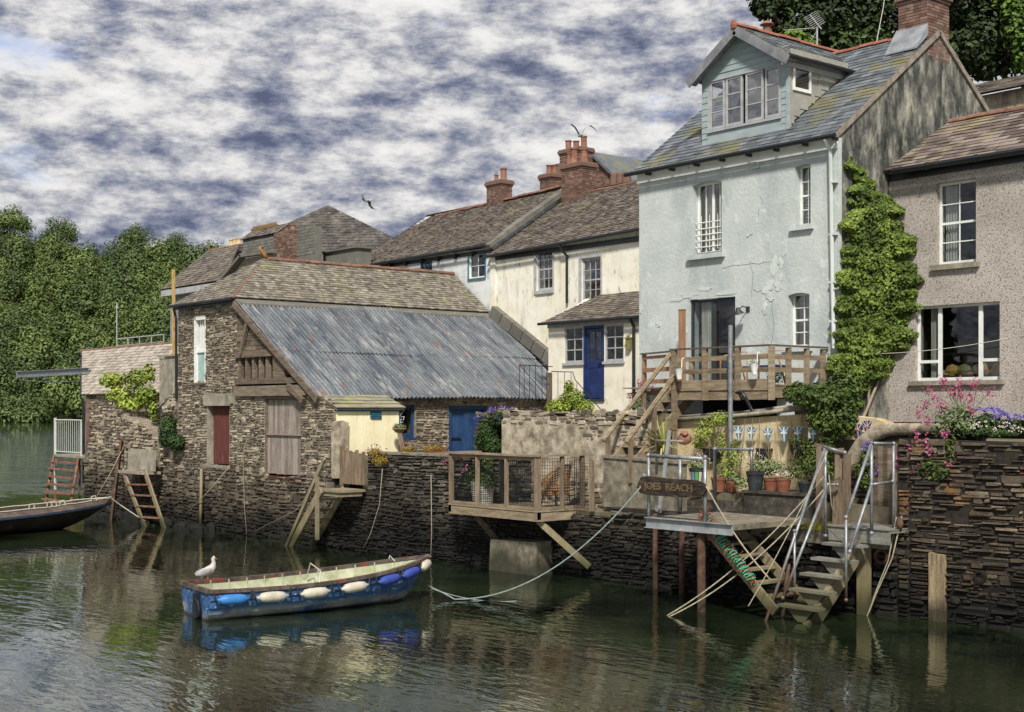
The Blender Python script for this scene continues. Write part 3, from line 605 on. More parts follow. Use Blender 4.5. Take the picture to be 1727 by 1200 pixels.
fin = MB(); fin.tube([Rr+Vector((0, .15, -.02)), Rr+Vector((0, 0, .18)), Rr+Vector((0, -.10, .28)), Rr+Vector((0, -.15, .36)), Rr+Vector((0, -.08, .41)), Rr+Vector((0, 0, .36))], [.09, .07, .055, .05, .04, .02], 8)
O('finial', fin, M('lichen_orange', ['#84552f', '#a36c34', '#a47a44'], 8), ro, smooth=True)
gt = MB(); gt.tube([A+Vector((0, -.05, -.05)), B_+Vector((0, -.05, -.05))], .055, 8); gt.tube([(XB0-.12, -.12, zE-.1), (XB0-.02, -.08, zE-.5), (XB0-.02, -.08, 4.35)], .045, 8); gt.box(XB0-ov, XB1+.1, -.12, -.06, zE-.17, zE-.03)
O('gutter', gt, m_gutter, barn)
# corrugated lean-to roof
slope = (zE-.02-4.40)/(XE-XB1); top_z = zE-.03
def corr(mb, x0, x1, y0, y1, lift, rg, m=0):
    pitch = .155; n = int((y1-y0)/pitch*6); rows = 6; vs = []; nx, nz_ = slope, 1; q = math.hypot(nx, 1); nx /= q; nz_ /= q
    for j in range(rows+1):
        x = x0+(x1-x0)*j/rows
        for i in range(n+1):
            y = y0+(y1-y0)*i/n; h = .034*math.sin(2*PI*y/pitch)+lift+.025*math.sin(y*.9+j)*math.sin(x*1.3)
            sheet = int(y/.75); x_ = x+(rg.get((sheet, j == rows), 0) if j in (0, rows) else 0)
            vs.append((x_+nx*h, y, top_z-(x_-XB1)*slope+nz_*h))
    for i in range(n):
        yy = y0+(y1-y0)*(i+.5)/n; v_ = .5+.5*math.sin(2*PI*yy/pitch); mb.add([vs[j*(n+1)+i+e] for j in range(rows+1) for e in (0, 1)], [(2*j, 2*j+2, 2*j+3, 2*j+1) for j in range(rows)], .15+.8*v_, m)  # valley grime, darkened in the colour to give the ribs shading contrast
rr_ = {(i, e): R.uniform(-.03, .03) for i in range(-1, 16) for e in (True, False)}
c = MB(); xm = XB1+(XE-XB1)*.55
corr(c, xm-.1, XE+.02, -.14, YB, .0, rr_); corr(c, XB1+.12, xm+.08, -.14, YB, .022, rr_)
cr = O('corrugated_roof', c, m_corr, barn)
fl = MB()
fl.hexa([(XB1+.02, -.14, zE-.07), (XB1+.36, -.14, zE-.25), (XB1+.36, YB, zE-.25), (XB1+.02, YB, zE-.07), (XB1+.02, -.14, zE-.0), (XB1+.36, -.14, zE-.19), (XB1+.36, YB, zE-.19), (XB1+.02, YB, zE-.0)])
O('flashing', fl, m_leadblk, cr)
vb = MB(); vb.bar((XB1+.05, -.17, zE-.2), (XE+.1, -.17, 4.28), .05, .2); vb.bar((XB1+.05, -.10, zE-.33), (XE-.2, -.10, 4.3), .08, .12, r=.2); O('bargeboard', vb, m_oldbeam, barn)
# timber gable under the lean-to verge
tg = MB(); zl = lambda x: top_z-(x-XB1)*slope-.12
def tb(x0, x1, z0, z1, r_=None, n1=.03):  # board clipped by the slope
    pl = clip([(x0, z0), (x1, z0), (x1, z1), (x0, z1)], ccw([(XB1-.1, 4.3), (-6.9, 4.3), (XE-.6, zl(XE-.6)), (XB1-.1, zl(XB1-.1))]))
    if len(pl) > 2: tg.fprism(f0, pl, -.12, n1+R.uniform(-.015, .015), R.random() if r_ is None else r_)
z = 5.9
while z < 7.5:
    h = R.uniform(.12, .22); x = XB1+.03
    while x < -7.5:
        l = R.uniform(.3, 1.1)
        if not (7.0 < z+h/2 < 7.22 and x < XB1+.6): tb(x, x+l-.02, z, z+h-.015)
        x += l
    z += h
tb(XB1, XE, 5.66, 5.88, .5, .09); tb(XB1, -7.0, 4.80, 4.97, .35, .10)
tg.bar((XB1+.95, -.10, 7.0), (XB1+.42, -.10, 5.75), .1, .13, r=.6)
tb(XB1, -6.9, 4.42, 4.74, .8, .12); tg.bar((-7.9, -.14, 4.72), (-7.0, -.14, 4.25), .12, .16, r=.4)
for k in range(5): x = XB1+.12+k*.44; tg.fbox(f0, x, x+.13, zb0-.02, zb1+.06, -.12, .02, r=.4+.1*k)
tb(XB1+2.35, -8.3, 4.97, 5.64, .5)
O('timber_gable', tg, m_oldbeam, barn)
dk = MB(); dk.fprism(f0, [(XB1+.05, 4.6), (-7.6, 4.6), (-8.6, 5.7), (XB1+.05, 7.2)], -.2, -.16); O('loft_shade_sheet', dk, m_dark, barn)  # near-black sheet behind the boards stands for the shade of the loft
# doors and window
q = MB(); boards(q, f0, rd[0]+.17, rd[1]-.03, rd[2]+.03, rd[3]-.02, -.18, -.13, .2); d1 = O('door', q, m_reddoor, barn, label='narrow flaking dark red plank door')
q = MB(); q.fbox(f0, rd[0], rd[0]+.1, rd[2], rd[3], -.2, .03); q.fbox(f0, rd[1]-.04, rd[1]+.02, rd[2], rd[3], -.2, .0); q.fbox(f0, rd[0]-.1, rd[1]+.12, rd[3], rd[3]+.07, -.2, .09); O('door_frame', q, m_pillar, d1)
q = MB(); q.fprism(f0, [(rd[0]-.2, rd[3]+.07), (rd[1]+.25, rd[3]+.07), (rd[1]+.28, rd[3]+.4), (rd[0]-.22, rd[3]+.36)], -.05, .07); O('lintel', q, m_pillar, d1); q = MB(); q.fbox(f0, rd[0]-.05, rd[1]+.05, rd[2]-.1, rd[2], -.3, .06); O('sill', q, m_pillar, d1)
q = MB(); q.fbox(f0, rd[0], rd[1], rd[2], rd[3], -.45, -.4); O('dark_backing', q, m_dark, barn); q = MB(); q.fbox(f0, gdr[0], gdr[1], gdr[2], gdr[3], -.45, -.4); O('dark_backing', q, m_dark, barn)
q = MB(); zm = (gdr[2]+gdr[3])/2+.05; boards(q, f0, gdr[0]+.07, gdr[1]-.03, zm+.03, gdr[3]-.06, -.14, -.08, .14, ragged=.01); boards(q, f0, gdr[0]+.05, gdr[1]-.03, gdr[2]+.04, zm-.0, -.13, -.06, .14, ragged=.03); q.fbox(f0, gdr[0], gdr[1], zm-.01, zm+.04, -.1, .0)
d2 = O('door', q, m_greywood, barn, label='tall silvered plank loading door in two leaves')
q = MB(); q.fbox(f0, gdr[0], gdr[0]+.06, gdr[2], gdr[3], -.2, .0); q.fbox(f0, gdr[1]-.03, gdr[1]+.02, gdr[2], gdr[3], -.2, .0); q.fbox(f0, gdr[0]-.05, gdr[1]+.05, gdr[3]-.05, gdr[3]+.04, -.2, .04); O('door_frame', q, m_oldbeam, d2)
q = MB(); q.fbox(f0, gdr[0]-.1, gdr[1]+.1, gdr[2]-.12, gdr[2], -.3, .04); O('sill', q, m_brickd, d2)
zm = bw[2]+(bw[3]-bw[2])*.46
q = MB(); q.fbox(f0, bw[0]-.05, bw[0]+.07, bw[2], bw[3], -.18, .04); q.fbox(f0, bw[0], bw[1], bw[3]-.1, bw[3]+.03, -.18, .04); q.fbox(f0, bw[1]-.05, bw[1]+.02, bw[2], bw[3], -.18, .02); q.fbox(f0, bw[0], bw[1], zm, zm+.09, -.18, .0)
for k in range(1, 4): x = bw[0]+.07+(bw[1]-bw[0]-.1)*k/4; q.fbox(f0, x-.018, x+.018, zm+.09, bw[3]-.1, -.12, -.06)
wn = O('window', q, m_wht, barn, label='tall narrow window with white bars above a pale green board')
q = MB(); q.fbox(f0, bw[0]+.07, bw[1]-.05, bw[2]+.03, zm, -.12, -.05); O('shutter', q, m_mint, wn)
q = MB(); q.fbox(f0, bw[0]-.15, bw[1]+.08, bw[2]-.06, bw[2], -.18, .07); O('sill', q, m_oldbeam, wn)
q = MB(); q.fbox(f0, bw[0], bw[1], bw[2], bw[3], -.3, -.25); O('pane', q, m_dark, wn)
# blue yard door and window
q = MB(); boards(q, fs, dbl[0]+.12, dbl[1]-.1, dbl[2], dbl[3]-.12, -.16, -.10, .115); d3 = O('door', q, m_blued, barn, label='wide blue boarded stable door under the iron eaves')
q = MB(); q.fbox(fs, dbl[0], dbl[0]+.12, dbl[2], dbl[3], -.2, -.02); q.fbox(fs, dbl[1]-.1, dbl[1], dbl[2], dbl[3], -.2, -.02); q.fbox(fs, dbl[0]+.12, dbl[1]-.1, dbl[3]-.12, dbl[3], -.2, -.03); O('door_frame', q, m_blued, d3)
q = MB(); q.fbox(fs, dbl[0]+.02, dbl[0]+.5, 3.05, 3.1, -.1, -.05); q.ball(fs.p(dbl[0]+.5, 3.08, -.06), .04); O('bolt', q, m_iron, d3)
window(barn, fs, *wbl, cols=2, rows=1, mat=m_blued, recess=.06, fw=.1, bar=.07, glass=m_glassd, label='blue framed window partly hidden by the cream shed', sill=(m_blued, .04, .07, .04))
q = MB(); q.tube([fs.p(wbl[0]+.55+.09*math.cos(t*.9)*(1 if t < 9 else .6), 3.95-.03*t+.05*math.sin(t*2.1), -.055) for t in range(14)], .008, 4); O('scribble', q, m_wht, barn)
# cream shed in front of the yard window
shed = T('garden_shed', 'small cream weatherboard shed with mossy slate roof and blue louvred vent', 'shed', (-5.9, 1.5, 2.7))
XS = -5.45; sa = .06; sb = pX(673, 683, XS)[1]; ze_ = 4.06
fsx = FX(XS); q = MB()
q.wallp(fsx, [(sa, 2.6), (sb, 2.6), (sb, ze_), (sa, ze_)], [], .05)
q.wallp(FY(sa), [(XW+.0, 2.6), (XS-.05, 2.6), (XS-.05, ze_), (XW+.0, ze_+.3)], [], .05); q.wallp(FR(XS-.05, sb-.0, -1, 0), [(0, 2.6), (.9, 2.6), (.9, ze_+.3), (0, ze_)], [], .05)
k = sa
while k < sb: q.fbox(fsx, k, k+.012, 2.6, ze_-.1, 0, .006, r=0); k += .42
O('wall', q, m_shed, shed)
q = MB(); q.fbox(fsx, sa-.02, sb+.02, ze_-.12, ze_-.01, .003, .03); O('fascia', q, m_bfr, shed)
va, vb_ = pX(624, 690, XS)[1], pX(643, 700, XS)[1]; q = MB(); q.fbox(fsx, va, vb_, 3.72, 3.95, .007, .02, r=.1)
for i in range(4): q.fbox(fsx, va+.02, vb_-.02, 3.74+i*.055, 3.765+i*.055, .02, .05)
O('vent', q, m_bfr, shed)
q = MB(); e0 = Vector((XS+.14, sa-.1, ze_-.02)); e1 = Vector((XS+.14, sb+.14, ze_-.02)); roofplane(q, e0, e1, e1+Vector((-1.05, 0, .38)), e0+Vector((-1.05, 0, .38)), course=.3, wid=.5, thick=.03)
O('roof', q, M('mossy_sheet', ['#6d6a5a', '#8b8672', '#a39c86'], 4, rnd=.5, over=[('#9a9a62', 1.5, .5, .66, .6, S3)]), shed)
q = MB(); q.fprism(FX(-5.36), [(-.1, 2.0), (.36, 2.0), (.40, 3.62), (.2, 3.68), (-.1, 3.64)], -.16, 0); O('rendered_pier', q, m_render, label='rough rendered pier in front of the cream shed', cat='pier')
# ---------------------------------------------------------------- terrace behind: white house and cream house
YT = 10.5; fT = FY(YT)
XA, XM, XZ = -20.57, -11.24, -1.6; zTe, zTr, YR = 10.05, 12.55, 14.3
wh = T('white_terrace_house', 'weathered white terraced house with blue trimmed windows and long sagging slate roof', 'house', (XA+4, YT, 4))
w1 = rectY(791, 429, 818, 467, YT); w2 = rectY(709, 442, 729, 456, YT)
b = MB(); b.wallp(fT, [(XA, 2), (XM, 2), (XM, zTe), (XA, zTe)], [w1, w2], .4); b.wallp(FR(XA, YT+7.6, 0, -1), [(0, 2), (7.6, 2), (7.6, zTe), (3.8, zTr), (0, zTe)], [], .3, n0=0)
b.wallp(FX(XM-.02), [(YT+.02, 8), (YT+7.6, 8), (YT+7.6, zTe+.1), (YR, zTr+.1), (YT, zTe+.1)], [], .2); O('wall', b, m_white, wh)
window(wh, fT, *w1, cols=2, rows=2, mat=m_wht, recess=.05, fw=.05, glass=m_glass, curt=[(0, .35)], sill=(m_bfr, .05, .07, .05), label='white two light casement with blue surround', roomy=True)
window(wh, fT, *w2, cols=3, rows=1, mat=m_bfr, recess=.03, fw=.07, glass=m_glass, label='small bright blue framed window just above the barn ridge')
q = MB(); q.fbox(fT, w1[0]-.07, w1[0], w1[2], w1[3]+.06, 0, .02); q.fbox(fT, w1[1], w1[1]+.06, w1[2], w1[3]+.06, 0, .02); q.fbox(fT, w1[0], w1[1], w1[3], w1[3]+.06, 0, .02); O('window_surround', q, m_bfr, wh)
r = MB(); E0 = Vector((XA-.15, YT-.25, zTe-.02)); E1 = Vector((XM, YT-.25, zTe+.12)); T1 = Vector((XM, YR, zTr+.18)); T0 = Vector((XA-.15, YR, zTr-.05))
roofplane(r, E0, E1, T1, T0, course=.16, wid=.2, jit=.025, thick=.022)
roofplane(r, (XM, YR+3.8, zTe), (XA-.15, YR+3.8, zTe), T0, T1, course=.4, wid=.5); ro = O('slate_roof', r, m_slate, wh)
q = MB(); ridge(q, T0+Vector((.9, 0, .02)), T1+Vector((-.3, 0, .05)), .1, .42); O('ridge_tiles', q, m_ridge, ro)
q = MB(); q.tube([E0+Vector((0, -.06, -.05)), E1+Vector((0, -.06, -.07))], .05, 7); q.fbox(fT, XA, XM, zTe-.2, zTe-.06, .0, .03)
for k in range(9): x = XA+.6+k*1.1; q.fbox(fT, x, x+.05, zTe-.26, zTe-.06, .03, .17)
q.tube([(-19.4, YT-.2, zTe-.1), (-19.4, YT-.08, zTe-.4), (-19.4, YT-.08, 8)], .045, 6); O('gutter', q, m_gutter, wh)
chimney('chimney', -15.55, YR+.1, .95, .6, 12.1, 13.5, [(-.2, 0, .1, .28), (.28, 0, .14, .5)], wh)
q = MB(); q.tube([(-15.75, YR+.1, 13.78), (-15.75, YR+.1, 13.95)], .05, 6); O('cowl', q, m_lead, wh)
# cream house
ch = T('cream_terrace_house', 'tall cream rendered terraced house streaked with dirt above the iron lean-to', 'house', (-6, YT, 4))
c1 = rectY(905, 420, 933, 488, YT); c2 = rectY(981, 436, 1014, 508, YT)
b = MB(); b.wallp(fT, [(XM, 2), (XZ, 2), (XZ, zTe-.12), (XM, zTe-.35)], [c1, c2], .4, n0=.003)
b.wallp(FX(XZ-.01), [(YT+.02, 2), (YT+7.6, 2), (YT+7.6, zTe-.2), (YR, zTr), (YT, zTe-.2)], [], .2); b.fbox(fT, XM+.0, XM+.28, 4, zTe-.4, .004, .06)
O('wall', b, m_cream, ch)
for ww, lb in ((c1, 'upper sash window nearer the white house'), (c2, 'sash window above the porch roof')):
    window(ch, fT, *ww, cols=3, rows=4, mat=m_greyp, recess=.06, fw=.075, bar=.022, rail=2, glass=m_glass, label=lb, curt=[(0, .22)])
    q = MB(); q.fbox(fT, ww[0]-.12, ww[0], ww[2]-.12, ww[3]+.1, .004, .04); q.fbox(fT, ww[1], ww[1]+.06, ww[2]-.12, ww[3]+.1, .004, .04); q.fbox(fT, ww[0], ww[1], ww[3], ww[3]+.1, .004, .04); q.fbox(fT, ww[0], ww[1], ww[2]-.12, ww[2], .004, .07); O('window_surround', q, m_greyp, ch)
r = MB(); E0 = Vector((XM, YT-.25, zTe-.33)); E1 = Vector((XZ+.1, YT-.25, zTe-.08)); T1 = Vector((XZ+.1, YR, zTr+.0)); T0 = Vector((XM, YR, zTr-.25))
roofplane(r, E0, E1, T1, T0, course=.16, wid=.2, jit=.025, thick=.022)
roofplane(r, (XZ+.1, YR+3.8, zTe-.3), (XM, YR+3.8, zTe-.3), T0, T1, course=.4, wid=.5); ro = O('slate_roof', r, m_slate, ch)
q = MB(); ridge(q, T0+Vector((.4, 0, .05)), T1, .08, .42); O('ridge_tiles', q, m_ridge, ro)
q = MB(); a0 = Vector((XM+.02, YT-.28, zTe+.0)); a1 = Vector((XM+.02, YR, zTr+.1)); n = 9
for k in range(n): q.bar(a0+(a1-a0)*(k+.01)/n, a0+(a1-a0)*(k+.99)/n, .42, .16+R.uniform(-.02, .02), r=R.random())
O('parapet_coping', q, m_leadblk, ro)
q = MB(); q.tube([E0+Vector((.1, -.06, -.05)), E1+Vector((0, -.06, -.05))], .055, 7); q.fbox(fT, XM+.05, XZ, zTe-.52, zTe-.34, .004, .05)
gx = pY(955, 410, YT)[0]; q.tube([(gx, YT-.3, zTe-.3), (gx+.02, YT-.25, zTe-.48), (gx+.12, YT-.08, zTe-.7), (gx+.12, YT-.08, 7.7)], .05, 7); O('gutter', q, m_gutter, ch)
# stepped stone coping where the lean-to meets the cream wall
q = MB(); n = 8; a0 = Vector((XM+.25, YT-.14, 7.65)); a1 = Vector((-6.2, YT-.14, 4.9))
for k in range(n): q.bar(a0+(a1-a0)*(k+.02)/n, a0+(a1-a0)*(k+.97)/n, .26, .42, r=R.random())
O('raking_coping', q, m_leadblk, ch)
_a = pY(944, 300, YR-.2)[0]; _b = pY(1006, 300, YR-.2)[0]; cs_ = chimney('chimney', (_a+_b)/2, YR-.15, (_b-_a)-.95, .75, 11.9, pY(960, 279, YR-.2)[2], [(-.5, 0, .15, .5), (-.12, -.12, .16, .62), (.12, .18, .11, .45), (.36, -.05, .16, .52)], ch)
# chimneys on roofs further back
cb_ = T('brick_gable_house', 'red brick gable end with slate verge rising behind the cream house ridge', 'house', (-7, 19.5, 10))
gx0, gx1 = pY(985, 270, 19.5)[0], pY(1062, 310, 19.5)[0]
b = MB(); zt_ = pY(985, 268, 19.5)[2]; zb_ = pY(1040, 316, 19.5)[2]; fG = FY(19.5)
b.wallp(fG, [(gx0-2.4, 9), (gx1+.2, 9), (gx1+.2, zb_-.5), (gx0+.7, zt_+.1), (gx0-2.4, zb_+.4)], [], .4, m=0)
stones(b, fG, gx0-2.4, gx1+.2, zb_-1.5, zt_+.1, (.08, .082), (.23, .25), (.006, .012), .006, irr=.03, top=lambda s: min(zt_+.1, zt_+.1-(s-gx0-.7)*(zt_+.6-zb_)/(gx1-gx0-.5)))
O('wall', b, [m_joint, m_brick], cb_)
q = MB(); q.hexa([(gx0+.5, 19.35, zt_+.12), (gx1+.4, 19.35, zb_-.55), (gx1+.4, 24, zb_-.55), (gx0+.5, 24, zt_+.12), (gx0+.5, 19.35, zt_+.26), (gx1+.4, 19.35, zb_-.4), (gx1+.4, 24, zb_-.4), (gx0+.5, 24, zt_+.26)]); O('roof', q, m_slateb, cb_)
a = pY(964, 296, 19.5); c_ = pY(1008, 249, 19.5); chimney('chimney', (a[0]+c_[0])/2, 19.0, c_[0]-a[0]-.4, .8, a[2]-.8, c_[2]-.0, [(-.5, 0, .15, .46), (0, 0, .15, .36), (.5, 0, .15, .5)], cb_)
a = pY(921, 305, 17); c_ = pY(940, 292, 17); chimney('brick_chimney', (a[0]+c_[0])/2, 17, .75, .7, 11.5, c_[2], [(-.15, 0, .14, .42), (.2, 0, .13, .38)], label='small brick chimney with two red pots left of the big cream house stack', cat='chimney')
for k, (px, lb) in enumerate(((1036, 'stubby round ridge-end pot nearest the brick gable'), (1047, 'second stubby pot along the roofline beyond the cream house'), (1057, 'smallest stubby pot beside the eave of the pale blue house'))):
    a = pY(px, 300, 17.5); q = MB(); q._lathe((a[0], 17.5, a[2]-1.2), [(.2, 0), (.2, 1.1), (.16, 1.3), (.18, 1.4), (.12, 1.42)], 10, .5, 0, (0, 0, 1)); O('chimney_pot', q, m_brick, smooth=True, label=lb, cat='chimney pot')
# ---------------------------------------------------------------- porch of the cream house
po = T('porch', 'cream lean-to porch with blue glazed door and slate roof', 'porch', (-4, 8.8, 4))
YP = 8.8; fP = FY(YP); px0, px1 = -6.09, -1.5
dr = rectY(984, 549, 1019, 672, YP); wl = rectY(952, 552, 983, 611, YP); wr = rectY(1020, 548, 1052, 611, YP); dr = (dr[0], dr[1], dr[2], wl[3]); wr = (dr[1]+.02, wr[1], wl[2], wl[3]); wl = (wl[0], dr[0]-.02, wl[2], wl[3])
b = MB(); b.wallp(fP, [(px0, 3.7), (px1, 3.7), (px1, 6.86), (px0, 6.86)], [dr, wl, wr], .25); b.wallp(FR(px0, YT, 0, -1), [(0, 3.7), (1.68, 3.7), (1.68, 6.86), (0, 7.8)], [], .2, n0=-.004)
b.wallp(FX(px1), [(YP+.02, 3.7), (YT, 3.7), (YT, 7.8), (YP, 6.86)], [], .2)
b.box(px0+.05, px1, YP+.26, YT-.05, 3.7, 4.2); O('wall', b, m_porch, po)
q = MB(); q.fbox(fP, px0, px1, 6.72, 6.9, .004, .05); O('fascia', q, m_greyp, po)
for ww, lb in ((wl, 'six pane window left of the blue door'), (wr, 'six pane window right of the blue door')): window(po, fP, *ww, cols=2, rows=3, mat=m_greyp, recess=.03, fw=.06, bar=.035, glass=m_glassb, sill=(m_greyp, .05, .08, .07), label=lb)
q = MB(); d0, d1, z0, z1 = dr; zg = z0+(z1-z0)*.52; q.fbox(fP, d0, d1, z1-.08, z1, -.12, .01); q.fbox(fP, d0, d0+.09, z0, z1-.08, -.12, .01); q.fbox(fP, d1-.07, d1, z0, z1-.08, -.12, .01)
do = O('door', q, m_navy, po, label='deep blue panelled door glazed in its upper half')
q = MB(); a0, a1 = d0+.1, d1-.08; w_ = a1-a0; mid = (a0+a1)/2
for s_, e_ in ((a0, a0+.11), (mid-.045, mid+.045), (a1-.11, a1)): q.fbox(fP, s_, e_, z0+.02, zg, -.08, -.035)
for s_, e_ in ((z0+.02, z0+.27), (zg-.22, zg)): q.fbox(fP, a0, a1, s_, e_, -.08, -.034)
q.fbox(fP, a0, a1, z0+.02, zg, -.09, -.055); q.fbox(fP, a0, a0+.1, zg, z1-.1, -.08, -.035); q.fbox(fP, a1-.1, a1, zg, z1-.1, -.08, -.035); q.fbox(fP, a0+.1, a1-.1, z1-.2, z1-.1, -.08, -.035); q.fbox(fP, mid-.015, mid+.015, zg, z1-.2, -.075, -.04)
for k in (1, 2): zz = zg+(z1-.2-zg)*k/3; q.fbox(fP, a0+.1, a1-.1, zz-.014, zz+.014, -.074, -.041)
O('panel', q, m_navy, do); q = MB(); q.fbox(fP, a0+.1, a1-.1, zg, z1-.2, -.07, -.066); O('pane', q, m_glassb, do)
q = MB(); q.fbox(fP, a1-.2, a1-.06, zg-.13, zg-.09, -.033, .02); O('letterbox', q, m_iron, do); q = MB(); q.fbox(fP, d0-.02, d1+.02, z0-.08, z0, -.2, .06); O('doorstep', q, m_anth, do)
q = MB(); q.box(px0+.1, px1-.1, YP+1.3, YP+1.4, 3.8, 6.8); O('interior', q, m_room, po)
r = MB(); e0 = Vector((px0-.12, YP-.22, 6.9)); e1 = Vector((px1+.1, YP-.22, 6.9)); t0 = Vector((px0+.75, YT-.02, 7.88)); t1 = Vector((px1+.1, YT-.02, 7.95)); roofplane(r, e0, e1, t1, t0, course=.17, wid=.22, jit=.02)
roofplane(r, (px0-.12, YT, 6.9), e0, t0, t0, course=.17, wid=.22); O('roof', r, m_slate, po)
q = MB(); q.tube([e0+Vector((-.1, -.05, -.04)), e1+Vector((0, -.05, -.04))], .05, 7); gx = pY(1069, 560, YP-.1)[0]; q.tube([(gx, YP-.26, 6.8), (gx, YP-.1, 6.6), (gx, YP-.1, 3.6)], .055, 7); O('gutter', q, m_gutter, po)
a = pY(1063, 580, YP); q = MB(); q.box(a[0]-.08, a[0]+.08, YP-.14, YP-.005, a[2]-.17, a[2]+.17); q.box(a[0]-.1, a[0]+.1, YP-.17, YP-.005, a[2]+.171, a[2]+.21); q.ball((a[0], YP-.1, a[2]+.24), .06); O('wall_lantern', q, M('brass_green', ['#5d5a34', '#7b7646', '#918b5c'], 6), label='small tarnished green wall lantern beside the porch window', cat='lantern')
# ---------------------------------------------------------------- pale blue house
bh = T('pale_blue_house', 'tall pale blue rendered house with dormer and dark stained gable', 'house', (5.7, 4.44, 3))
YB_ = 4.44; fB = FY(YB_); X0, X1 = 2.52, 8.91; zEb, zRb, DB = 10.3, 13.42, 8.2; YRb = YB_+DB/2
def rY(a, b_, c, d): return rectY(a, b_, c, d, YB_)
u1 = rY(1168, 309, 1217, 425); u1 = (u1[0], u1[1], u1[2]-.0, u1[3]); u2 = rY(1341, 279, 1367, 378); u3 = rY(1329, 495, 1365, 584); fd_ = rY(1163, 506, 1240, 652)
b = MB(); b.wallp(fB, [(X0, 2.5), (X1, 2.5), (X1, zEb), (X0, zEb)], [u1, u2, u3, fd_], .35)
for h in (u1, u2, u3):          # segmental heads
    w_ = h[1]-h[0]; k = 8; rise = .05*w_/.9+.015
    for sgn in (0, 1):
        pts = [(h[0] if sgn == 0 else h[1], h[3])]+[((h[0]+w_*.5*t/k) if sgn == 0 else (h[1]-w_*.5*t/k), h[3]-rise*(1-math.sin(PI/2*t/k)**.9)) for t in range(k+1)]
        b.fprism(fB, pts, -.34, -.001)
b.wallp(FR(X0, YB_+DB, 0, -1), [(0, 2.5), (DB-.02, 2.5), (DB-.02, zEb), (DB/2, zRb), (0, zEb)], [], .3, n0=-.004); O('wall', b, m_blue, bh)
fGb = FX(X1); b = MB(); b.wallp(fGb, [(YB_+.02, 2.5), (YB_+DB, 2.5), (YB_+DB, zEb), (YRb, zRb), (YB_+.02, zEb)], [], .3, n0=.006); gw = O('gable_wall', b, m_gable, bh, label='dark mould stained gable end')
q = MB(); q.fbox(fGb, YB_+.0, YB_+.13, 3.6, zEb-.05, .008, .03); O('quoin', q, m_blue, bh)
q = MB(); q.bar((X1+.02, YB_-.15, zEb-.06), (X1+.02, YRb, zRb-.02), .09, .12); q.bar((X1+.02, YB_+DB+.1, zEb-.06), (X1+.02, YRb, zRb-.02), .09, .12); O('verge', q, M('mortar_verge', ['#6f6459', '#8b8074', '#9f958a'], 5, bump=.4), bh)
window(bh, fB, *u1, cols=1, rows=1, mat=m_wht, recess=.2, fw=.07, bar=.02, glass=m_glass, mids=[(u1[0]+(u1[1]-u1[0])*k, w_) for k, w_ in ((.28, .02), (.53, .07), (.76, .02))], curt=[(.05, .5)], sill=(m_blue, .12, .12, .12), label='tall window with guard bars and curtains')
q = MB()
for k in range(5): z_ = u1[2]+.2+k*.155; q.tube([fB.p(u1[0]+.02, z_, -.1), fB.p(u1[1]-.0, z_, -.1)], .014, 6)
for k in (.22, .5, .78): q.tube([fB.p(u1[0]+(u1[1]-u1[0])*k, u1[2]+.12, -.1), fB.p(u1[0]+(u1[1]-u1[0])*k, u1[2]+1.0, -.1)], .008, 5)
O('guard_bar', q, m_wht, bh)
window(bh, fB, *u2, cols=2, rows=4, mat=m_wht, recess=.2, fw=.05, bar=.02, rail=2, glass=m_glass, sill=(m_blue, .1, .11, .1), label='narrow upper sash window with slatted blind', curt=[(.0, .12)])
q = MB()
for k in range(9): q.fbox(fB, u2[0]+.08, u2[1]-.06, u2[2]+.22+k*.075, u2[2]+.24+k*.075, -.34, -.29)
O('blind', q, m_wht, bh)
window(bh, fB, *u3, cols=2, rows=4, mat=m_wht, recess=.2, fw=.05, bar=.022, rail=2, glass=m_glass, sill=(m_blue, .1, .11, .1), label='lower sash window behind the deck rail')
window(bh, fB, *fd_, cols=2, rows=1, mat=m_anth, recess=.06, fw=.07, bar=.15, glass=m_glassd, curt=[(.12, .36), (.38, .46)], name='french_doors', label='anthracite glazed double doors with a pale curtain', depth=2.4)
q = MB(); rgp = random.Random(77)
def flake(cx, cz, rx, rz, n0):
    k = 11; pts = [(cx+rx*math.cos(2*PI*i/k)*rgp.uniform(.55, 1.15), cz+rz*math.sin(2*PI*i/k)*rgp.uniform(.55, 1.15)) for i in range(k)]; q.fprism(fB, pts, n0-.02, n0, r=rgp.random())
for cx, cz, rx, rz in ((1305, 452, 7, 16), (1316, 440, 6, 10), (1298, 482, 10, 9), (1288, 490, 14, 6), (1312, 486, 8, 7), (1300, 498, 9, 5), (1316, 470, 5, 8), (1225, 492, 26, 4), (1165, 497, 22, 4), (1140, 505, 16, 3), (1085, 510, 5, 12), (1266, 396, 5, 3), (1185, 488, 18, 3), (1322, 425, 4, 7), (1290, 520, 6, 8), (1150, 560, 9, 6), (1110, 545, 7, 4)):
    p = pY(cx, cz, YB_); kk = 33./F
    for _ in range(3): flake(p[0]+rgp.gauss(0, rx*kk*.5), p[2]+rgp.gauss(0, rz*kk*.5), rx*kk*.8, rz*kk*.8, rgp.uniform(.006, .016))
O('peeling_plaster', q, M('flaked_plaster', ['#a3acab', '#bcc3bf', '#ccd1cc'], 6, rnd=.5, bump=.5, bscale=30), bh, kind='stuff')
q = MB()
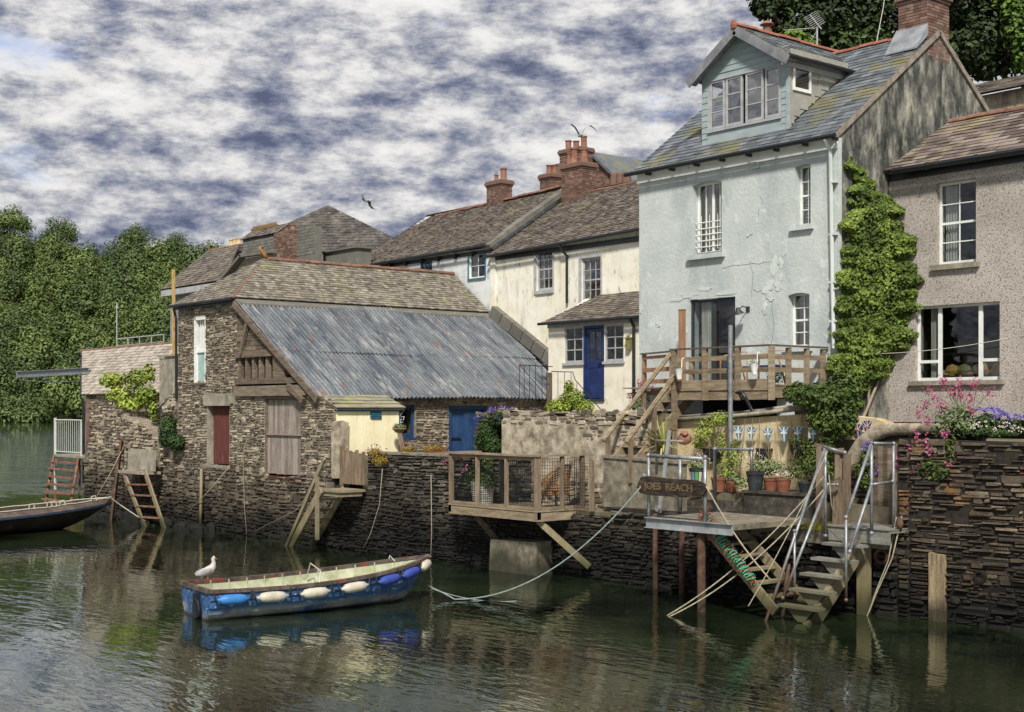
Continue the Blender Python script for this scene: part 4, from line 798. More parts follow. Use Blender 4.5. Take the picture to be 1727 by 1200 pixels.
for path in ([(1218, 452), (1240, 447), (1270, 444), (1300, 442)], [(1304, 500), (1302, 520), (1306, 545), (1300, 580)], [(1268, 500), (1269, 470), (1267, 440)], [(1140, 508), (1160, 502), (1185, 506), (1215, 500)], [(1283, 330), (1286, 345)], [(1280, 352), (1278, 366)]):
    q.tube([pY(x+rgp.uniform(-1.5, 1.5), y+rgp.uniform(-1.5, 1.5), YB_-.002) for (x0, y0), (x1, y1) in zip(path, path[1:]) for t in (0, .34, .67, 1) for x, y in [(x0+(x1-x0)*t, y0+(y1-y0)*t)]], .005, 4)
O('crack', q, M('crack_grey', ['#5d6563', '#7a8280'], 8, bump=0), bh)
q = MB(); q.fbox(fB, X0-.02, X1+.02, zEb-.30, zEb-.06, .004, .06); q.fbox(fB, X0-.02, X1+.02, zEb-.06, zEb-.03, .004, .16); O('fascia', q, m_wht, bh)
# roof with dormer opening drawn as two slopes around it
r = MB(); e0 = Vector((X0-.12, YB_-.22, zEb-.03)); e1 = Vector((X1+.05, YB_-.22, zEb-.03)); t1 = Vector((X1+.05, YRb, zRb+.06)); t0 = Vector((X0-.12, YRb, zRb+.06)); roofplane(r, e0, e1, t1, t0, course=.2, wid=.3, thick=.014, jit=.004)
roofplane(r, (X1+.05, YRb+DB/2+.2, zEb), (X0-.12, YRb+DB/2+.2, zEb), t0, t1, course=.4, wid=.5); ro = O('slate_roof', r, m_slateb, bh)
q = MB(); ridge(q, t0+Vector((.1, 0, .03)), t1+Vector((-.55, 0, .03)), .09, .45); O('ridge_tiles', q, m_ridge2, ro)
q = MB(); q.tube([e0+Vector((-.12, -.07, -.03)), e1+Vector((0.1, -.07, -.03))], .06, 8)
for k in range(8): x = X0+.5+k*.85; q.box(x, x+.05, YB_-.3, YB_-.1, zEb-.16, zEb-.08)
O('gutter', q, m_gutter, bh)
pxa = pY(1400, 240, YB_-.1)[0]; q = MB(); q.tube([(pxa, YB_-.29, zEb-.1), (pxa, YB_-.1, zEb-.35), (pxa+.06, YB_-.09, 6.9), (pxa+.1, YB_-.09, 5.4)], .05, 8)
for z_ in (9.2, 8.0, 6.9, 6.0): q.box(pxa-.02, pxa+.16, YB_-.13, YB_-.005, z_, z_+.05)
q.tube([(pxa+.06, YB_-.1, 6.75), (pxa+.25, YB_-.1, 6.78)], .03, 6); O('downpipe', q, m_pipew, bh, smooth=True, autos=40)
a = pY(1275, 276, YB_); q = MB(); q.box(a[0]-.12, a[0]+.12, YB_-.05, YB_-.004, a[2]-.12, a[2]+.12); q.box(a[0]-.07, a[0]+.09, YB_-.12, YB_-.05, a[2]-.02, a[2]+.03); O('vent', q, m_blue, bh)
stk = chimney('chimney', X1-.42, YRb+.0, .84, .95, zRb-.75, zRb+1.0, [(.0, -.2, .16, .5)], bh, potmat=m_pillar)
q = MB(); q.bar((X1-.6, YRb+.2, zRb+1.0), (X1-.15, YRb+.25, zRb+1.45), .2, .04); q.bar((X1-.1, YRb+.15, zRb+1.0), (X1-.45, YRb+.25, zRb+1.5), .2, .04); O('chimney_cowl', q, m_slateb, stk)
q = MB(); q.hexa([(X1-.9, YRb-.95, zRb-.58), (X1+.02, YRb-.95, zRb-.58), (X1+.02, YRb-.47, zRb-.18), (X1-.9, YRb-.47, zRb-.18), (X1-.9, YRb-.95, zRb-.54), (X1+.02, YRb-.95, zRb-.54), (X1+.02, YRb-.47, zRb+.12), (X1-.9, YRb-.47, zRb+.12)]); O('flashing', q, m_lead, ro)
# dormer
YD = 4.95; fD = FY(YD); D0_, D1_ = 4.30, 7.12; zD0, zD1, zDr = 11.0, 12.62, 13.52; XDm = 5.66
dm = MB(); wz0, wz1 = 11.17, 12.40
c4 = [rectY(1197, 136, 1222, 232, YD), rectY(1224, 131, 1252, 224, YD), rectY(1257, 119, 1287, 217, YD), rectY(1290, 110, 1316, 208, YD)]
wx0, wx1 = c4[0][0], c4[3][1]
def dbd(s0, s1, z0, z1): boards(dm, fD, s0, s1, z0, z1, -.02, .012, .155, gap=.0, vert=False, jit=.002)
dbd(D0_, wx0-.05, zD0-.2, 12.5); dbd(wx1+.05, D1_, zD0-.2, 12.5)
z_ = 12.41
while z_ < zDr-.12:
    zc_ = z_+.155; sl_ = lambda z: max(0, (zDr-.08-z)/(zDr-zD1)); x0_ = XDm-(XDm-D0_-.02)*min(1, sl_(z_)); x1_ = XDm+(D1_-XDm-.02)*min(1, sl_(z_)); x2_ = XDm-(XDm-D0_)*min(1, sl_(zc_)); x3_ = XDm+(D1_-XDm)*min(1, sl_(zc_))
    dm.fprism(fD, [(x0_, z_), (x1_, z_), (max(x3_, x2_+.01), zc_-.001), (x2_, zc_-.001)], -.02, .012+.004*math.sin(z_*9)); z_ += .155
for k in range(14): z_ = zD0-.2+k*.155; dm.fbox(fD, D0_, D0_ + .18 if False else wx0-.05, z_, z_+.02, .012, .024); dm.fbox(fD, wx1+.05, D1_, z_, z_+.02, .012, .024)
for k in range(7):
    z_ = 12.41+k*.155
    if z_ < zDr-.15:
        x0_ = XDm-(XDm-D0_-.05)*min(1, sl_(z_+.02)); x1_ = XDm+(D1_-XDm-.05)*min(1, sl_(z_+.02)); dm.fbox(fD, x0_, x1_, z_, z_+.018, .013, .026)
boards(dm, fD, wx0-.05, wx1+.05, zD0-.3, wz0-.085, -.02, .012, .155, gap=.0, vert=False, jit=.002)
do = O('dormer', dm, m_clad, bh, label='duck egg blue boarded dormer with four tall casements')
q = MB(); q.fbox(fD, wx0-.05, wx1+.05, wz0-.08, wz0-.02, -.1, .06); q.fbox(fD, wx0-.05, wx1+.05, wz1+.0, wz1+.03, -.1, .03); q.fbox(fD, wx0-.05, wx0, wz0, wz1, -.1, .0); q.fbox(fD, wx1, wx1+.05, wz0, wz1, -.1, .0); O('frame', q, m_greyp, do)
for k, cc in enumerate(c4): window(do, fD, cc[0]+.005, cc[1]-.005, wz0, wz1, cols=1, rows=3, mat=m_greyp, recess=-.005, fw=.05, bar=.03, glass=m_glassb, depth=1.2, roomy=False)
q = MB(); q.box(D0_+.05, D1_-.05, YD+.9, YD+1.0, zD0, 12.6); O('interior', q, M('dormer_room', ['#4d5052', '#64686a'], 1, bump=0), do)
# cheek, side window and roof
fC = FX(D1_); yb = lambda z: YB_-.22+(z-zEb+.03)/((zRb-zEb+.09)/(DB/2+.22))
cw = rectX(1338, 106, 1366, 158, D1_); q = MB(); q.wallp(fC, [(YD, yb(YD) if False else zD0-.1), (yb(zD1), zD1), (YD, zD1)], [], .06, n0=-.01)
z_ = zD0-.05
while z_ < zD1-.05:
    y_ = YD+.03+R.uniform(0, .1)
    while y_ < yb(z_)-.1:
        l_ = min(R.uniform(.3, .42), yb(z_)-y_); 
        if not (z_+.2 > cw[2]-.05 and z_ < cw[3]+.05 and y_+l_ > cw[0]-.05 and y_ < cw[1]+.05): q.fbox(fC, y_, y_+l_-.006, z_, z_+.215, -.01, .006+.003*R.random(), r=R.random())
        y_ += l_
    z_ += .2
q.fbox(fC, YD, YD+.06, zD0-.3, zD1, -.01, .02); O('cheek', q, m_clads, do)
q = MB(); q.fbox(fC, YD-.04, YD-.0, zD0-.25, zD1, -.07, .022); O('corner_board', q, m_clad, do)
window(do, fC, cw[0]-.02, cw[1]+.02, cw[2], cw[3], cols=1, rows=1, mat=m_wht, recess=-.03, fw=.06, glass=m_glass, roomy=False, label='single white side window of the dormer')
q = MB(); q.fbox(fC, cw[0], cw[1], cw[2], cw[3], -.012, -.005); O('backing', q, m_room, do)
r = MB(); ovf = .32; yl = YRb+.25
for sgn, xe in ((-1, D0_-.2), (1, D1_+.2)):
    if sgn < 0: roofplane(r, (xe, yb(zD1)+.35, zD1-.12), (xe, YD-ovf, zD1-.12), (XDm, YD-ovf, zDr+.05), (XDm, yl, zDr+.05), course=.2, wid=.3, thick=.014)
    else: roofplane(r, (xe, YD-ovf, zD1-.12), (xe, yb(zD1)+.2, zD1-.12), (XDm, yl, zDr+.05), (XDm, YD-ovf, zDr+.05), course=.2, wid=.3, thick=.014)
dro = O('dormer_roof', r, m_slateb, do); q = MB(); ridge(q, (XDm, YD-ovf-.02, zDr+.1), (XDm, yl, zDr+.1), .09, .4); q.ball((XDm, YD-ovf-.02, zDr+.07), .12, .05, .13); O('ridge_tiles', q, m_ridge2, dro)
q = MB()
for sgn, xe in ((-1, D0_-.22), (1, D1_+.22)): q.bar((xe, YD-ovf+.0, zD1-.24), (XDm, YD-ovf+.0, zDr-.07), .03, .22, up=(0, 0, 1)); q.hexa([(xe, YD-ovf+.02, zD1-.24), (XDm, YD-ovf+.02, zDr-.06), (XDm, YD, zDr-.06), (xe, YD, zD1-.24), (xe, YD-ovf+.02, zD1-.18), (XDm, YD-ovf+.02, zDr-.0), (XDm, YD, zDr-.0), (xe, YD, zD1-.18)])
O('bargeboard', q, m_bargeb, do)
q = MB(); q.tube([(D1_+.26, YD-ovf, zD1-.14), (D1_+.26, yb(zD1)+.1, zD1-.14)], .05, 7); O('gutter', q, m_gutter, do)
q = MB(); q.fbox(fC, YD-ovf, yb(zD1)-.1, zD1-.32, zD1-.2, .02, .05); O('fascia', q, m_greyp, do)
# cowl behind dormer ridge and aerial
a = pY(1294, 60, YRb+1.2); q = MB(); q._lathe((a[0], YRb+1.2, 12.4), [(.14, 0), (.14, a[2]-12.45), (.17, a[2]-12.4), (.17, a[2]-12.3), (.12, a[2]-12.28), (.12, a[2]-12.1), (.22, a[2]-12.08), (.1, a[2]-11.98)], 12, .5, 0, (0, 0, 1)); O('flue_pot', q, m_pot, bh, smooth=True, autos=40)
a = pY(1378, 80, YRb+.6); top = pY(1378, 45, YRb+.6)[2]; q = MB(); q.tube([(a[0], YRb+.6, a[2]-1.2), (a[0], YRb+.6, top)], .025, 6)
q.tube([(a[0]-.9, YRb+.3, top+.05), (a[0]+.1, YRb+.65, top-.03)], .012, 5); q.tube([(a[0]-.25, YRb+.6, top+.4), (a[0]+.15, YRb+.6, top-.1)], .012, 5)
for k in range(8): t = k/8; q.tube([(a[0]-.25+.35*t-.12, YRb+.5, top+.38-.42*t-.08), (a[0]-.25+.35*t+.14, YRb+.7, top+.38-.42*t+.1)], .007, 4)
q.tube([(a[0], YRb+.6, top-.1), (a[0]-.45, YRb+.5, top-.75)], .01, 4); O('television_aerial', q, m_greyp, label='spindly television aerial standing behind the dormer roof', cat='aerial')
a = pY(1262, 522, YB_); q = MB(); q.box(a[0]-.05, a[0]+.05, YB_-.03, YB_-.003, a[2]-.05, a[2]+.08); q.tube([(a[0], YB_-.03, a[2]+.04), (a[0], YB_-.2, a[2]+.08), (a[0]-.04, YB_-.27, a[2]+.02)], .015, 6); q._lathe((a[0]-.05, YB_-.28, a[2]-.12), [(.13, 0), (.12, .02), (.05, .12), (.04, .17)], 12, .5, 0, (-.2, -.2, 1)); O('wall_lamp', q, m_anth, label='grey metal swan-neck wall lamp beside the double doors', cat='lamp', smooth=True, autos=40)
# ---------------------------------------------------------------- pebbledash house
pb = T('pebbledash_house', 'pinkish grey pebbledashed house with white windows and mauve slate roof', 'house', (12, 6.46, 3.3))
YG = 6.46; fG2 = FY(YG); p1 = rectY(1579, 309, 1646, 441, YG); p2 = rectY(1543, 517, 1686, 640, YG); zEg, zRg = 9.68, 11.02
YRg = 8.6
b = MB(); b.wallp(fG2, [(X1-.0, 3.7), (20, 3.7), (20, zEg), (X1, zEg)], [p1, p2], .35); O('wall', b, m_peb, pb)
window(pb, fG2, *p1, cols=2, rows=4, mat=m_wht, recess=.14, fw=.06, bar=.025, rail=2, glass=m_glassd, curt=[(.02, .36)], sill=(m_pillar, .1, .12, .1), label='white sash window with a draped curtain')
w2_ = p2[1]-p2[0]; wo = window(pb, fG2, *p2, cols=1, rows=1, mat=m_wht, recess=.12, fw=.06, glass=m_glassd, mids=[(p2[0]+w2_*.27, .10), (p2[0]+w2_*.75, .10)], sill=(m_pillar, .12, .1, .1), label='wide picture window above the valerian', depth=2.2, curt=[(.10, .17)])
q = MB(); zz = p2[2]+(p2[3]-p2[2])*.24
for s_, e_ in ((p2[0]+.05, p2[0]+w2_*.25), (p2[0]+w2_*.77, p2[1]-.05)): q = MB(); q.fbox(fG2, s_, e_, zz, zz+.07, -.165, -.115); O('transom', q, m_wht, wo)
q = MB(); rg = random.Random(5)
for k in range(16):
    x = p2[0]+.2+rg.random()*(w2_-.5); h = rg.uniform(.1, .34); q.ball((x, YG+.45+rg.random()*.3, p2[2]+.1+h*.5), rg.uniform(.08, .2), .12, h*.6, 8, rg.random())
O('clutter', q, M('window_clutter', ['#4f5a3a', '#8a7a4a', '#b98b3e', '#9aa3a6', '#7e4a35'], 3, rnd=.9), wo)
r = MB(); e0 = Vector((X1+.02, YG-.25, zEg-.02)); e1 = Vector((20, YG-.25, zEg-.02)); roofplane(r, e0, e1, (20, YRg, zRg+.1), (X1+.25, YRg, zRg+.1), course=.21, wid=.36, thick=.02, jit=.008)
roofplane(r, (20, YRg+3, zEg), (X1+.1, YRg+3, zEg), (X1+.1, YRg, zRg+.1), (20, YRg, zRg+.1), course=.5, wid=.6); ro = O('slate_roof', r, m_slatep, pb)
rs = pY(1578, 190, YRg); q = MB(); ridge(q, (X1+.3, YRg, zRg+.13), (20, YRg, zRg+.13), .1, .5); O('ridge_tiles', q, m_ridge, ro)
q = MB(); q.tube([e0+Vector((.3, -.07, -.04)), e1+Vector((0, -.07, -.04))], .075, 8); q.fbox(fG2, X1, 20, zEg-.24, zEg-.08, .003, .05)
for k in range(3): q.tube([(X1+1.2+k*1.25, YG-.32, zEg-.06), (X1+1.28+k*1.25, YG-.32, zEg-.06)], .088, 8)
O('gutter', q, m_gutter, pb)
a = pY(1716, 200, YRg-.5); chimney('chimney', a[0]+1.5, YRg-.5, 1.7, 1.0, 9.9, pY(1716, 128, YRg-1)[2], [], pb, brick=m_brickd, collar=False)
# roof and chimney beyond
lb = T('low_back_house', 'low dark roofed building between the stained gable and the wood', 'house', (14, 16, 8))
a = pY(1640, 133, 16); c_ = pY(1740, 118, 16); d_ = pY(1640, 170, 15)
q = MB(); roofplane(q, (a[0]-3, 13.5, d_[2]-.2), (c_[0]+6, 13.5, d_[2]-.2), (c_[0]+6, 16, c_[2]+.1), (a[0]-3, 16, a[2]-.2), course=.3, wid=.4); O('roof', q, m_slate, lb)
q = MB(); q.box(a[0]-3, c_[0]+6, 13.8, 17, 5, d_[2]-.2); O('wall', q, m_render, lb)
# ---------------------------------------------------------------- quay walls
def quaywall(name, label, x0, x1, topf, ground, mat=None, ch=(.05, .12), ln=(.14, .5), dep=(.03, .09), zb=-.5, thick=.5, cope=None, cat='quay wall'):
    b = MB(); xs = [x0]+[q_[0] for q_ in QL if x0+.1 < q_[0] < x1-.1]+[x1]
    for a, c in zip(xs, xs[1:]):
        f = FP((a, qy(a)), (c, qy(c)+1e-6)); za, zc = topf(a), topf(c)
        b.fprism(f, [(0, zb), (f.len, zb), (f.len, zc-.03), (0, za-.03)], -thick, 0, m=0)
        stones(b, f, 0, f.len, zb, max(za, zc), ch, ln, dep, top=lambda s: za+(zc-za)*s/f.len, m=1)
        if cope: b.hexa([f.p(0, za-.03, -thick), f.p(f.len, zc-.03, -thick), f.p(f.len, zc-.03, .05), f.p(0, za-.03, .05), f.p(0, za+.03, -thick), f.p(f.len, zc+.03, -thick), f.p(f.len, zc+.03, .05), f.p(0, za+.03, .05)], .6, 2)
    return O(name, b, [m_qmort, mat or m_quay, m_conc], label=label, cat=cat)
quaywall('quay_wall', 'dark slate rubble quay wall between the cream shed and the timber deck', -3.9, 1.4, lambda x: 2.78, 0, cope=True)
quaywall('quay_wall', 'short slate quay wall below the slatted gate', -5.5, -3.9, lambda x: 1.72, 0)
quaywall('quay_wall', 'low slate rubble quay wall under the timber deck patio', 1.4, 5.25, lambda x: 1.52, 0)
quaywall('quay_wall', 'dark slate rubble quay wall with concrete parapet right of the timber deck', 5.25, 8.25, lambda x: 1.75, 0)
quaywall('quay_wall', 'broken rubble quay wall behind the two water stairs', 8.25, 12.66, lambda x: 1.55+.12*math.sin(x*3), 0, ch=(.08, .2), ln=(.16, .5), dep=(.04, .16))
quaywall('quay_wall', 'high brown slate quay wall under the pebbledashed house', 12.66, 24, lambda x: 3.42+.04*math.sin(x*2.1), 0, mat=m_quayr, ch=(.035, .10), ln=(.12, .62), dep=(.01, .09))
# parapet, concrete, right of the deck
b = MB(); f = FP((4.18, .62), (6.05, .72)); f2 = FP((4.9, .95), (7.2, 1.0))
b.fprism(f2, [(-.1, 1.7), (f2.len, 1.7), (f2.len, 2.78), (-.1, 2.86)], -.25, 0); b.fprism(f2, [(-.14, 2.86), (f2.len+.05, 2.78), (f2.len+.05, 2.84), (-.14, 2.92)], -.3, .04)
O('parapet', b, m_conc, label='low concrete parapet with a ledge on the quay right of the timber deck', cat='parapet')
# rendered retaining wall behind the deck
YRt = 1.62; fR = FY(YRt); b = MB(); pts = [(.19, 1.45), (5.6, 1.45), (5.6, 3.86), (3.5, 3.95), (1.2, 3.92), (.5, 3.98), (.19, 3.7)]
b.wallp(fR, pts, [], .35, m=0)
stones(b, fR, .25, 5.55, 1.45, 2.15, (.07, .16), (.2, .5), (.01, .04), m=1)
stones(b, fR, 2.7, 5.55, 3.0, 3.9, (.06, .13), (.14, .4), (-.005, .03), m=1, inside=lambda s, z: z > 3.55+.3*math.sin(s*3) or s > 4.6)
stones(b, fR, .2, 5.55, 3.62, 3.92, (.07, .13), (.2, .45), (.0, .05), m=1)
stones(b, FX(.19), YRt-.3, YRt, 1.6, 3.7, m=1) if False else None
O('retaining_wall', b, [m_render, m_barn], label='blotchy rendered stone retaining wall behind the wicker chair', cat='wall')
b = MB(); b.wallp(FY(3.0), [(-2.7, 2.6), (.25, 2.6), (.25, 3.9), (-2.5, 3.75)], [], .35, m=0); stones(b, FY(3.0), -2.7, .25, 2.6, 3.85, (.07, .13), (.14, .4), (.02, .07), m=1); b.box(-2.7, .25, 3.35, 8.7, 2.6, 3.72, m=2)
O('retaining_wall', b, [m_qmort, m_quayr, m_yard], label='low dark stone wall under the purple creeper beside the blue barn door', cat='wall')
b = MB(); b.wallp(FX(1.4), [(.72, 1.5), (1.6, 1.5), (1.6, 2.72), (.72, 2.72)], [], .2, m=0); stones(b, FX(1.4), .72, 1.6, 1.55, 2.7, m=1); O('return_wall', b, [m_qmort, m_quay], label='short stone return wall at the left end of the timber deck', cat='wall')
# ---------------------------------------------------------------- timber deck over the water
td = T('timber_deck', 'weathered timber platform with wire mesh rails jutting over the water', 'deck', (2.3, -.2, 1.4))
XD0, XD1, YDf, zf = .55, 4.0, -.42, 1.60; ztp = 2.93
q = MB(); q.box(XD0, XD1, YDf, YDf+.06, zf-.24, zf-.02, r=.5); q.box(XD1-.06, XD1, YDf+.061, 1.1, zf-.24, zf-.02, r=.8); q.box(XD0, XD0+.06, YDf+.061, .6, zf-.24, zf-.02, r=.4)
for k in range(4): x = XD0+.6+k*.75; q.box(x, x+.06, YDf+.061, .7, zf-.2, zf-.03, r=.3)
O('frame', q, m_timberh, td)
q = MB(); y = YDf-.02
while y < 1.5: q.box(XD0-.02 if y < .5 else 1.42, XD1+.02, y, y+.135, zf-.02, zf+.012, r=R.random()); y += .142
O('decking', q, m_timberh, td)
posts = [(XD0+.05, YDf+.05, .1), (XD0+1.12, YDf+.05, .08), (XD0+2.25, YDf+.05, .08), (XD1-.06, YDf+.05, .12), (XD1-.05, .40, .08), (XD1-.05, 1.05, .09), (XD0+.05, .5, .08)]
for x, y, w_ in posts:
    q = MB(); q.box(x-w_/2, x+w_/2, y-w_/2, y+w_/2, zf-.2, ztp-.05, r=R.random()); O('post', q, m_timber, td)
q = MB(); q.box(XD0-.03, XD1+.03, YDf-.04, YDf+.12, ztp-.05, ztp, r=.6); q.box(XD0+.02, XD1-.02, YDf+.02, YDf+.06, ztp-.14, ztp-.052, r=.3)
q.box(XD1-.12, XD1+.03, YDf+.121, 1.12, ztp-.05, ztp, r=.8); q.box(XD0-.02, XD0+.12, YDf+.121, .56, ztp-.05, ztp, r=.5); q.box(XD0+.1, XD1-.1, YDf+.02, YDf+.06, zf+.02, zf+.09, r=.4); q.box(XD1-.07, XD1-.03, YDf+.15, 1.0, zf+.02, zf+.09, r=.5)
O('handrail', q, m_timberh, td)
q = MB()
def mesh_rect(q, P, Q, z0, z1, st=.075, w_=.0035):
    P, Q = Vector(P), Vector(Q); l = (Q-P).length; k = int(l/st)
    for i in range(k+1): a = P+(Q-P)*i/k; q.bar((a.x, a.y, z0), (a.x, a.y, z1), w_*2, w_*2)
    k = int((z1-z0)/st)
    for i in range(k+1): z_ = z0+(z1-z0)*i/k; q.bar((P.x, P.y, z_), (Q.x, Q.y, z_), w_*2, w_*2)
mesh_rect(q, (XD0+.1, YDf+.09, 0), (XD1-.1, YDf+.09, 0), zf+.05, ztp-.1); mesh_rect(q, (XD1-.09, YDf+.15, 0), (XD1-.09, 1.0, 0), zf+.05, ztp-.1)
O('wire_mesh', q, m_iron, td)
q = MB(); q.box(2.7, 2.78, .58, .66, zf, 2.86, r=.5); q.box(1.4, 2.78, .58, .64, 2.8, 2.87, r=.5); q.box(4.7, 4.78, .58, .68, zf, 2.8, r=.7); O('back_rail', q, m_timber, td)
q = MB(); mesh_rect(q, (1.45, .56, 0), (2.68, .56, 0), zf+.05, 2.8); O('rear_mesh', q, m_iron, td); q = MB(); mesh_rect(q, (4.05, .7, 0), (4.7, .66, 0), zf+.05, 2.8); O('rear_mesh', q, m_iron, td)
for (a, c, r__) in (((XD0+.9, YDf+.15, zf-.24), (1.95, .42, .35), .0), ((XD1-.2, YDf+.2, zf-.24), (4.75, .55, .3), .9)):
    q = MB(); q.bar(a, c, .1, .14, r=r__); O('brace', q, m_weedwood if r__ else m_oldbeam, td)
q = MB(); a = (1.85, .02); q.hexa([(1.7, -.1, -1), (3.5, .0, -1), (3.4, .8, -1), (1.7, .8, -1), (1.75, -.02, .76), (3.42, .06, .8), (3.3, .8, .8), (1.75, .8, .76)]); O('concrete_footing', q, m_conc, label='square concrete footing block standing in the water below the timber deck', cat='footing')
# planter with geraniums
def flowerplant(name, label, centres, leafm, size, dens, fl=None, cat='plant', seed=1, stems=None, group=None, up=.5):
    rg = random.Random(seed); xs = centres[0][0]; root = T(name, label, cat, (xs[0], xs[1], min(c[0][2]-c[3] for c in centres)), group)
    q = MB(); blobs(q, centres, size, dens*6, rg, up=up, shell=.55); O('foliage', q, leafm, root)
    if stems:
        q = MB()
        for s_ in stems: q.tube(s_, .008, 4)
        O('stem', q, m_dry, root)
    if fl:
        mat, n, fs_, pts = fl; q = MB()
        for _ in range(n):
            c = rg.choice(pts); d = Vector((rg.gauss(0, 1), rg.gauss(0, 1), abs(rg.gauss(0, 1)))).normalized(); p = (c[0][0]+d.x*c[1]*1.0, c[0][1]+d.y*c[2]*1.0, c[0][2]+d.z*c[3]*1.05)
            for _k in range(5): leafquad(q, (p[0]+rg.uniform(-fs_, fs_)*.6, p[1]+rg.uniform(-fs_, fs_)*.6, p[2]+rg.uniform(-fs_, fs_)*.6), (rg.uniform(-1, 1), rg.uniform(-1, 1), rg.uniform(0, 1)), fs_, rg, asp=.8)
        O('flower', q, mat, root, kind='stuff')
    return root
q = MB(); q._lathe((1.35, .05, zf+.012), [(.24, 0), (.3, .52), (.31, .54), (.31, .58), (.27, .58), (.26, .3)], 22, .5, 0, (0, 0, 1))
for k in range(9): z_ = zf+.05+k*.055; q._lathe((1.35, .05, z_), [(.245+.006*k+.006, 0), (.255+.006*k+.006, .012), (.246+.006*k+.006, .024)], 22, .5, 0, (0, 0, 1))
O('metal_planter', q, M('ribbed_zinc', ['#96958b', '#b5b4a9', '#c9c8bd'], 4, metal=.3, rough=.5), smooth=True, autos=35, label='ribbed zinc tub planter on the timber deck holding geraniums', cat='planter')
flowerplant('geranium', 'leafy pink geranium spilling over the ribbed zinc tub', [((1.3, .02, 2.4), .42, .34, .28), ((1.05, .0, 2.2), .28, .25, .25), ((1.62, .0, 2.28), .28, .25, .25), ((1.35, .1, 2.72), .3, .25, .22)], m_leafm, .075, 130, (m_pink, 9, .05, [((1.3, -.1, 2.4), .5, .3, .3), ((.75, -.2, 2.6), .2, .2, .2)]), 'potted plant', 3)
flowerplant('hanging_geranium', 'pink geranium heads hanging on the quay wall left of the timber deck', [((.25, -.1, 2.5), .14, .12, .2)], m_leafm, .05, 90, (m_pink, 9, .05, [((.2, -.15, 2.5), .16, .1, .22)]), 'plant', 4)
# wicker chair
cx_, cy_, cz_ = 3.35, .75, zf+.012; ch_ = T('wicker_armchair', 'tan wicker tub armchair with dark legs on the timber deck', 'chair', (cx_, cy_, cz_)); m_wick = M('wicker', ['#8d6440', '#b08a62', '#c8a883'], 12, rnd=.5, bump=.8, bscale=60, fine=(60, .3))
def cp(t, rr=.34): a = PI*(-.0)+t; return (cx_+rr*math.cos(a), cy_+rr*math.sin(a))
seatz = cz_+.44; q = MB()
for k in range(11): rr = .30; y_ = cy_-.28+k*.056; q.tube([(cx_-.31, y_, seatz), (cx_+.27, y_, seatz)], .022, 5, r=R.random())
for j in range(3): q.tube([(cx_+.29*math.cos(2*PI*t/20), cy_+.3*math.sin(2*PI*t/20), seatz-.03-.045*j) for t in range(20)], .022, 5, closed=True, r=R.random())
O('seat', q, m_wick, ch_)
q = MB(); n = 26                                  # shell: opens towards -X
for j in range(10):
    pts = []
    for i in range(n+1):
        t = -2.25+4.5*i/n; back = max(0, math.cos(t/1.25))**1.2; h = .24+.36*back; lean = .12*back
        z_ = seatz+h*j/9; pts.append((cx_+(.30+lean*j/9)*math.cos(t), cy_+.31*math.sin(t), z_))
    q.tube(pts, .014 if j < 9 else .026, 5, r=R.random())
for i in range(0, n+1):
    t = -2.25+4.5*i/n; back = max(0, math.cos(t/1.25))**1.2; q.tube([(cx_+.30*math.cos(t), cy_+.31*math.sin(t), seatz), (cx_+(.30+.12*back)*math.cos(t), cy_+.31*math.sin(t), seatz+.24+.36*back)], .009, 4, r=R.random())
O('backrest', q, m_wick, ch_)
for sx, sy in ((-1, -1), (-1, 1), (1, -1), (1, 1)):
    q = MB(); q.tube([(cx_+sx*.2, cy_+sy*.2, seatz-.05), (cx_+sx*.28, cy_+sy*.27, cz_)], [.018, .011], 7); O('leg', q, m_iron, ch_)
# slatted gate panel and water steps by the shed
gt_ = T('slatted_gate', 'grey board gate at the head of the mossy water steps', 'gate', (-4.55, .05, 1.8)); q = MB()
for k in range(7): x = -5.12+k*.17; q.box(x, x+.145, .02, .05, 1.86, 2.86+R.uniform(-.05, .04)-.012*k, r=R.random())
O('board', q, m_timber, gt_); q = MB(); q.box(-5.16, -3.93, .051, .1, 2.1, 2.2, r=.3); q.box(-5.16, -3.93, .051, .1, 2.6, 2.7, r=.4); O('rail', q, m_timber, gt_)
q = MB(); q.box(-5.2, -5.1, -.02, .1, 1.8, 2.95, r=.5); O('post', q, m_timber, gt_)
st = T('water_steps', 'mossy timber steps with one handrail leading down from the slatted gate', 'steps', (-5.5, -.4, 0))
q = MB(); q.box(-4.95, -3.85, -.85, -.02, 1.68, 1.75, r=.6); q.box(-4.9, -3.9, -.8, -.1, 1.56, 1.67, r=.3); O('landing', q, m_weedwood, st)
for y in (-.86, -.1): q = MB(); q.bar((-4.85, y, 1.72), (-6.75, y, -.25), .06, .22, r=.5); O('stringer', q, m_weedwood, st)
q = MB(); q.bar((-4.6, -.9, 2.62), (-6.75, -.9, -.1), .07, .11, r=.7); O('handrail', q, m_weedwood, st); q = MB(); q.box(-5.03, -4.94, -.95, -.86, .3, 2.2, r=.5); O('post', q, m_weedwood, st)
for k in range(6): t = (k+.6)/6.2; x = -4.95-1.85*t; z_ = 1.62-1.9*t; q = MB(); q.box(x-.13, x+.13, -.83, -.13, z_-.025, z_+.025, r=R.random()); O('tread', q, m_weedwood, st)
# ---------------------------------------------------------------- left: ruined wall, boathouse, steps
b = MB(); f = FP((-17.0, -.1), (-15.6, -.05))
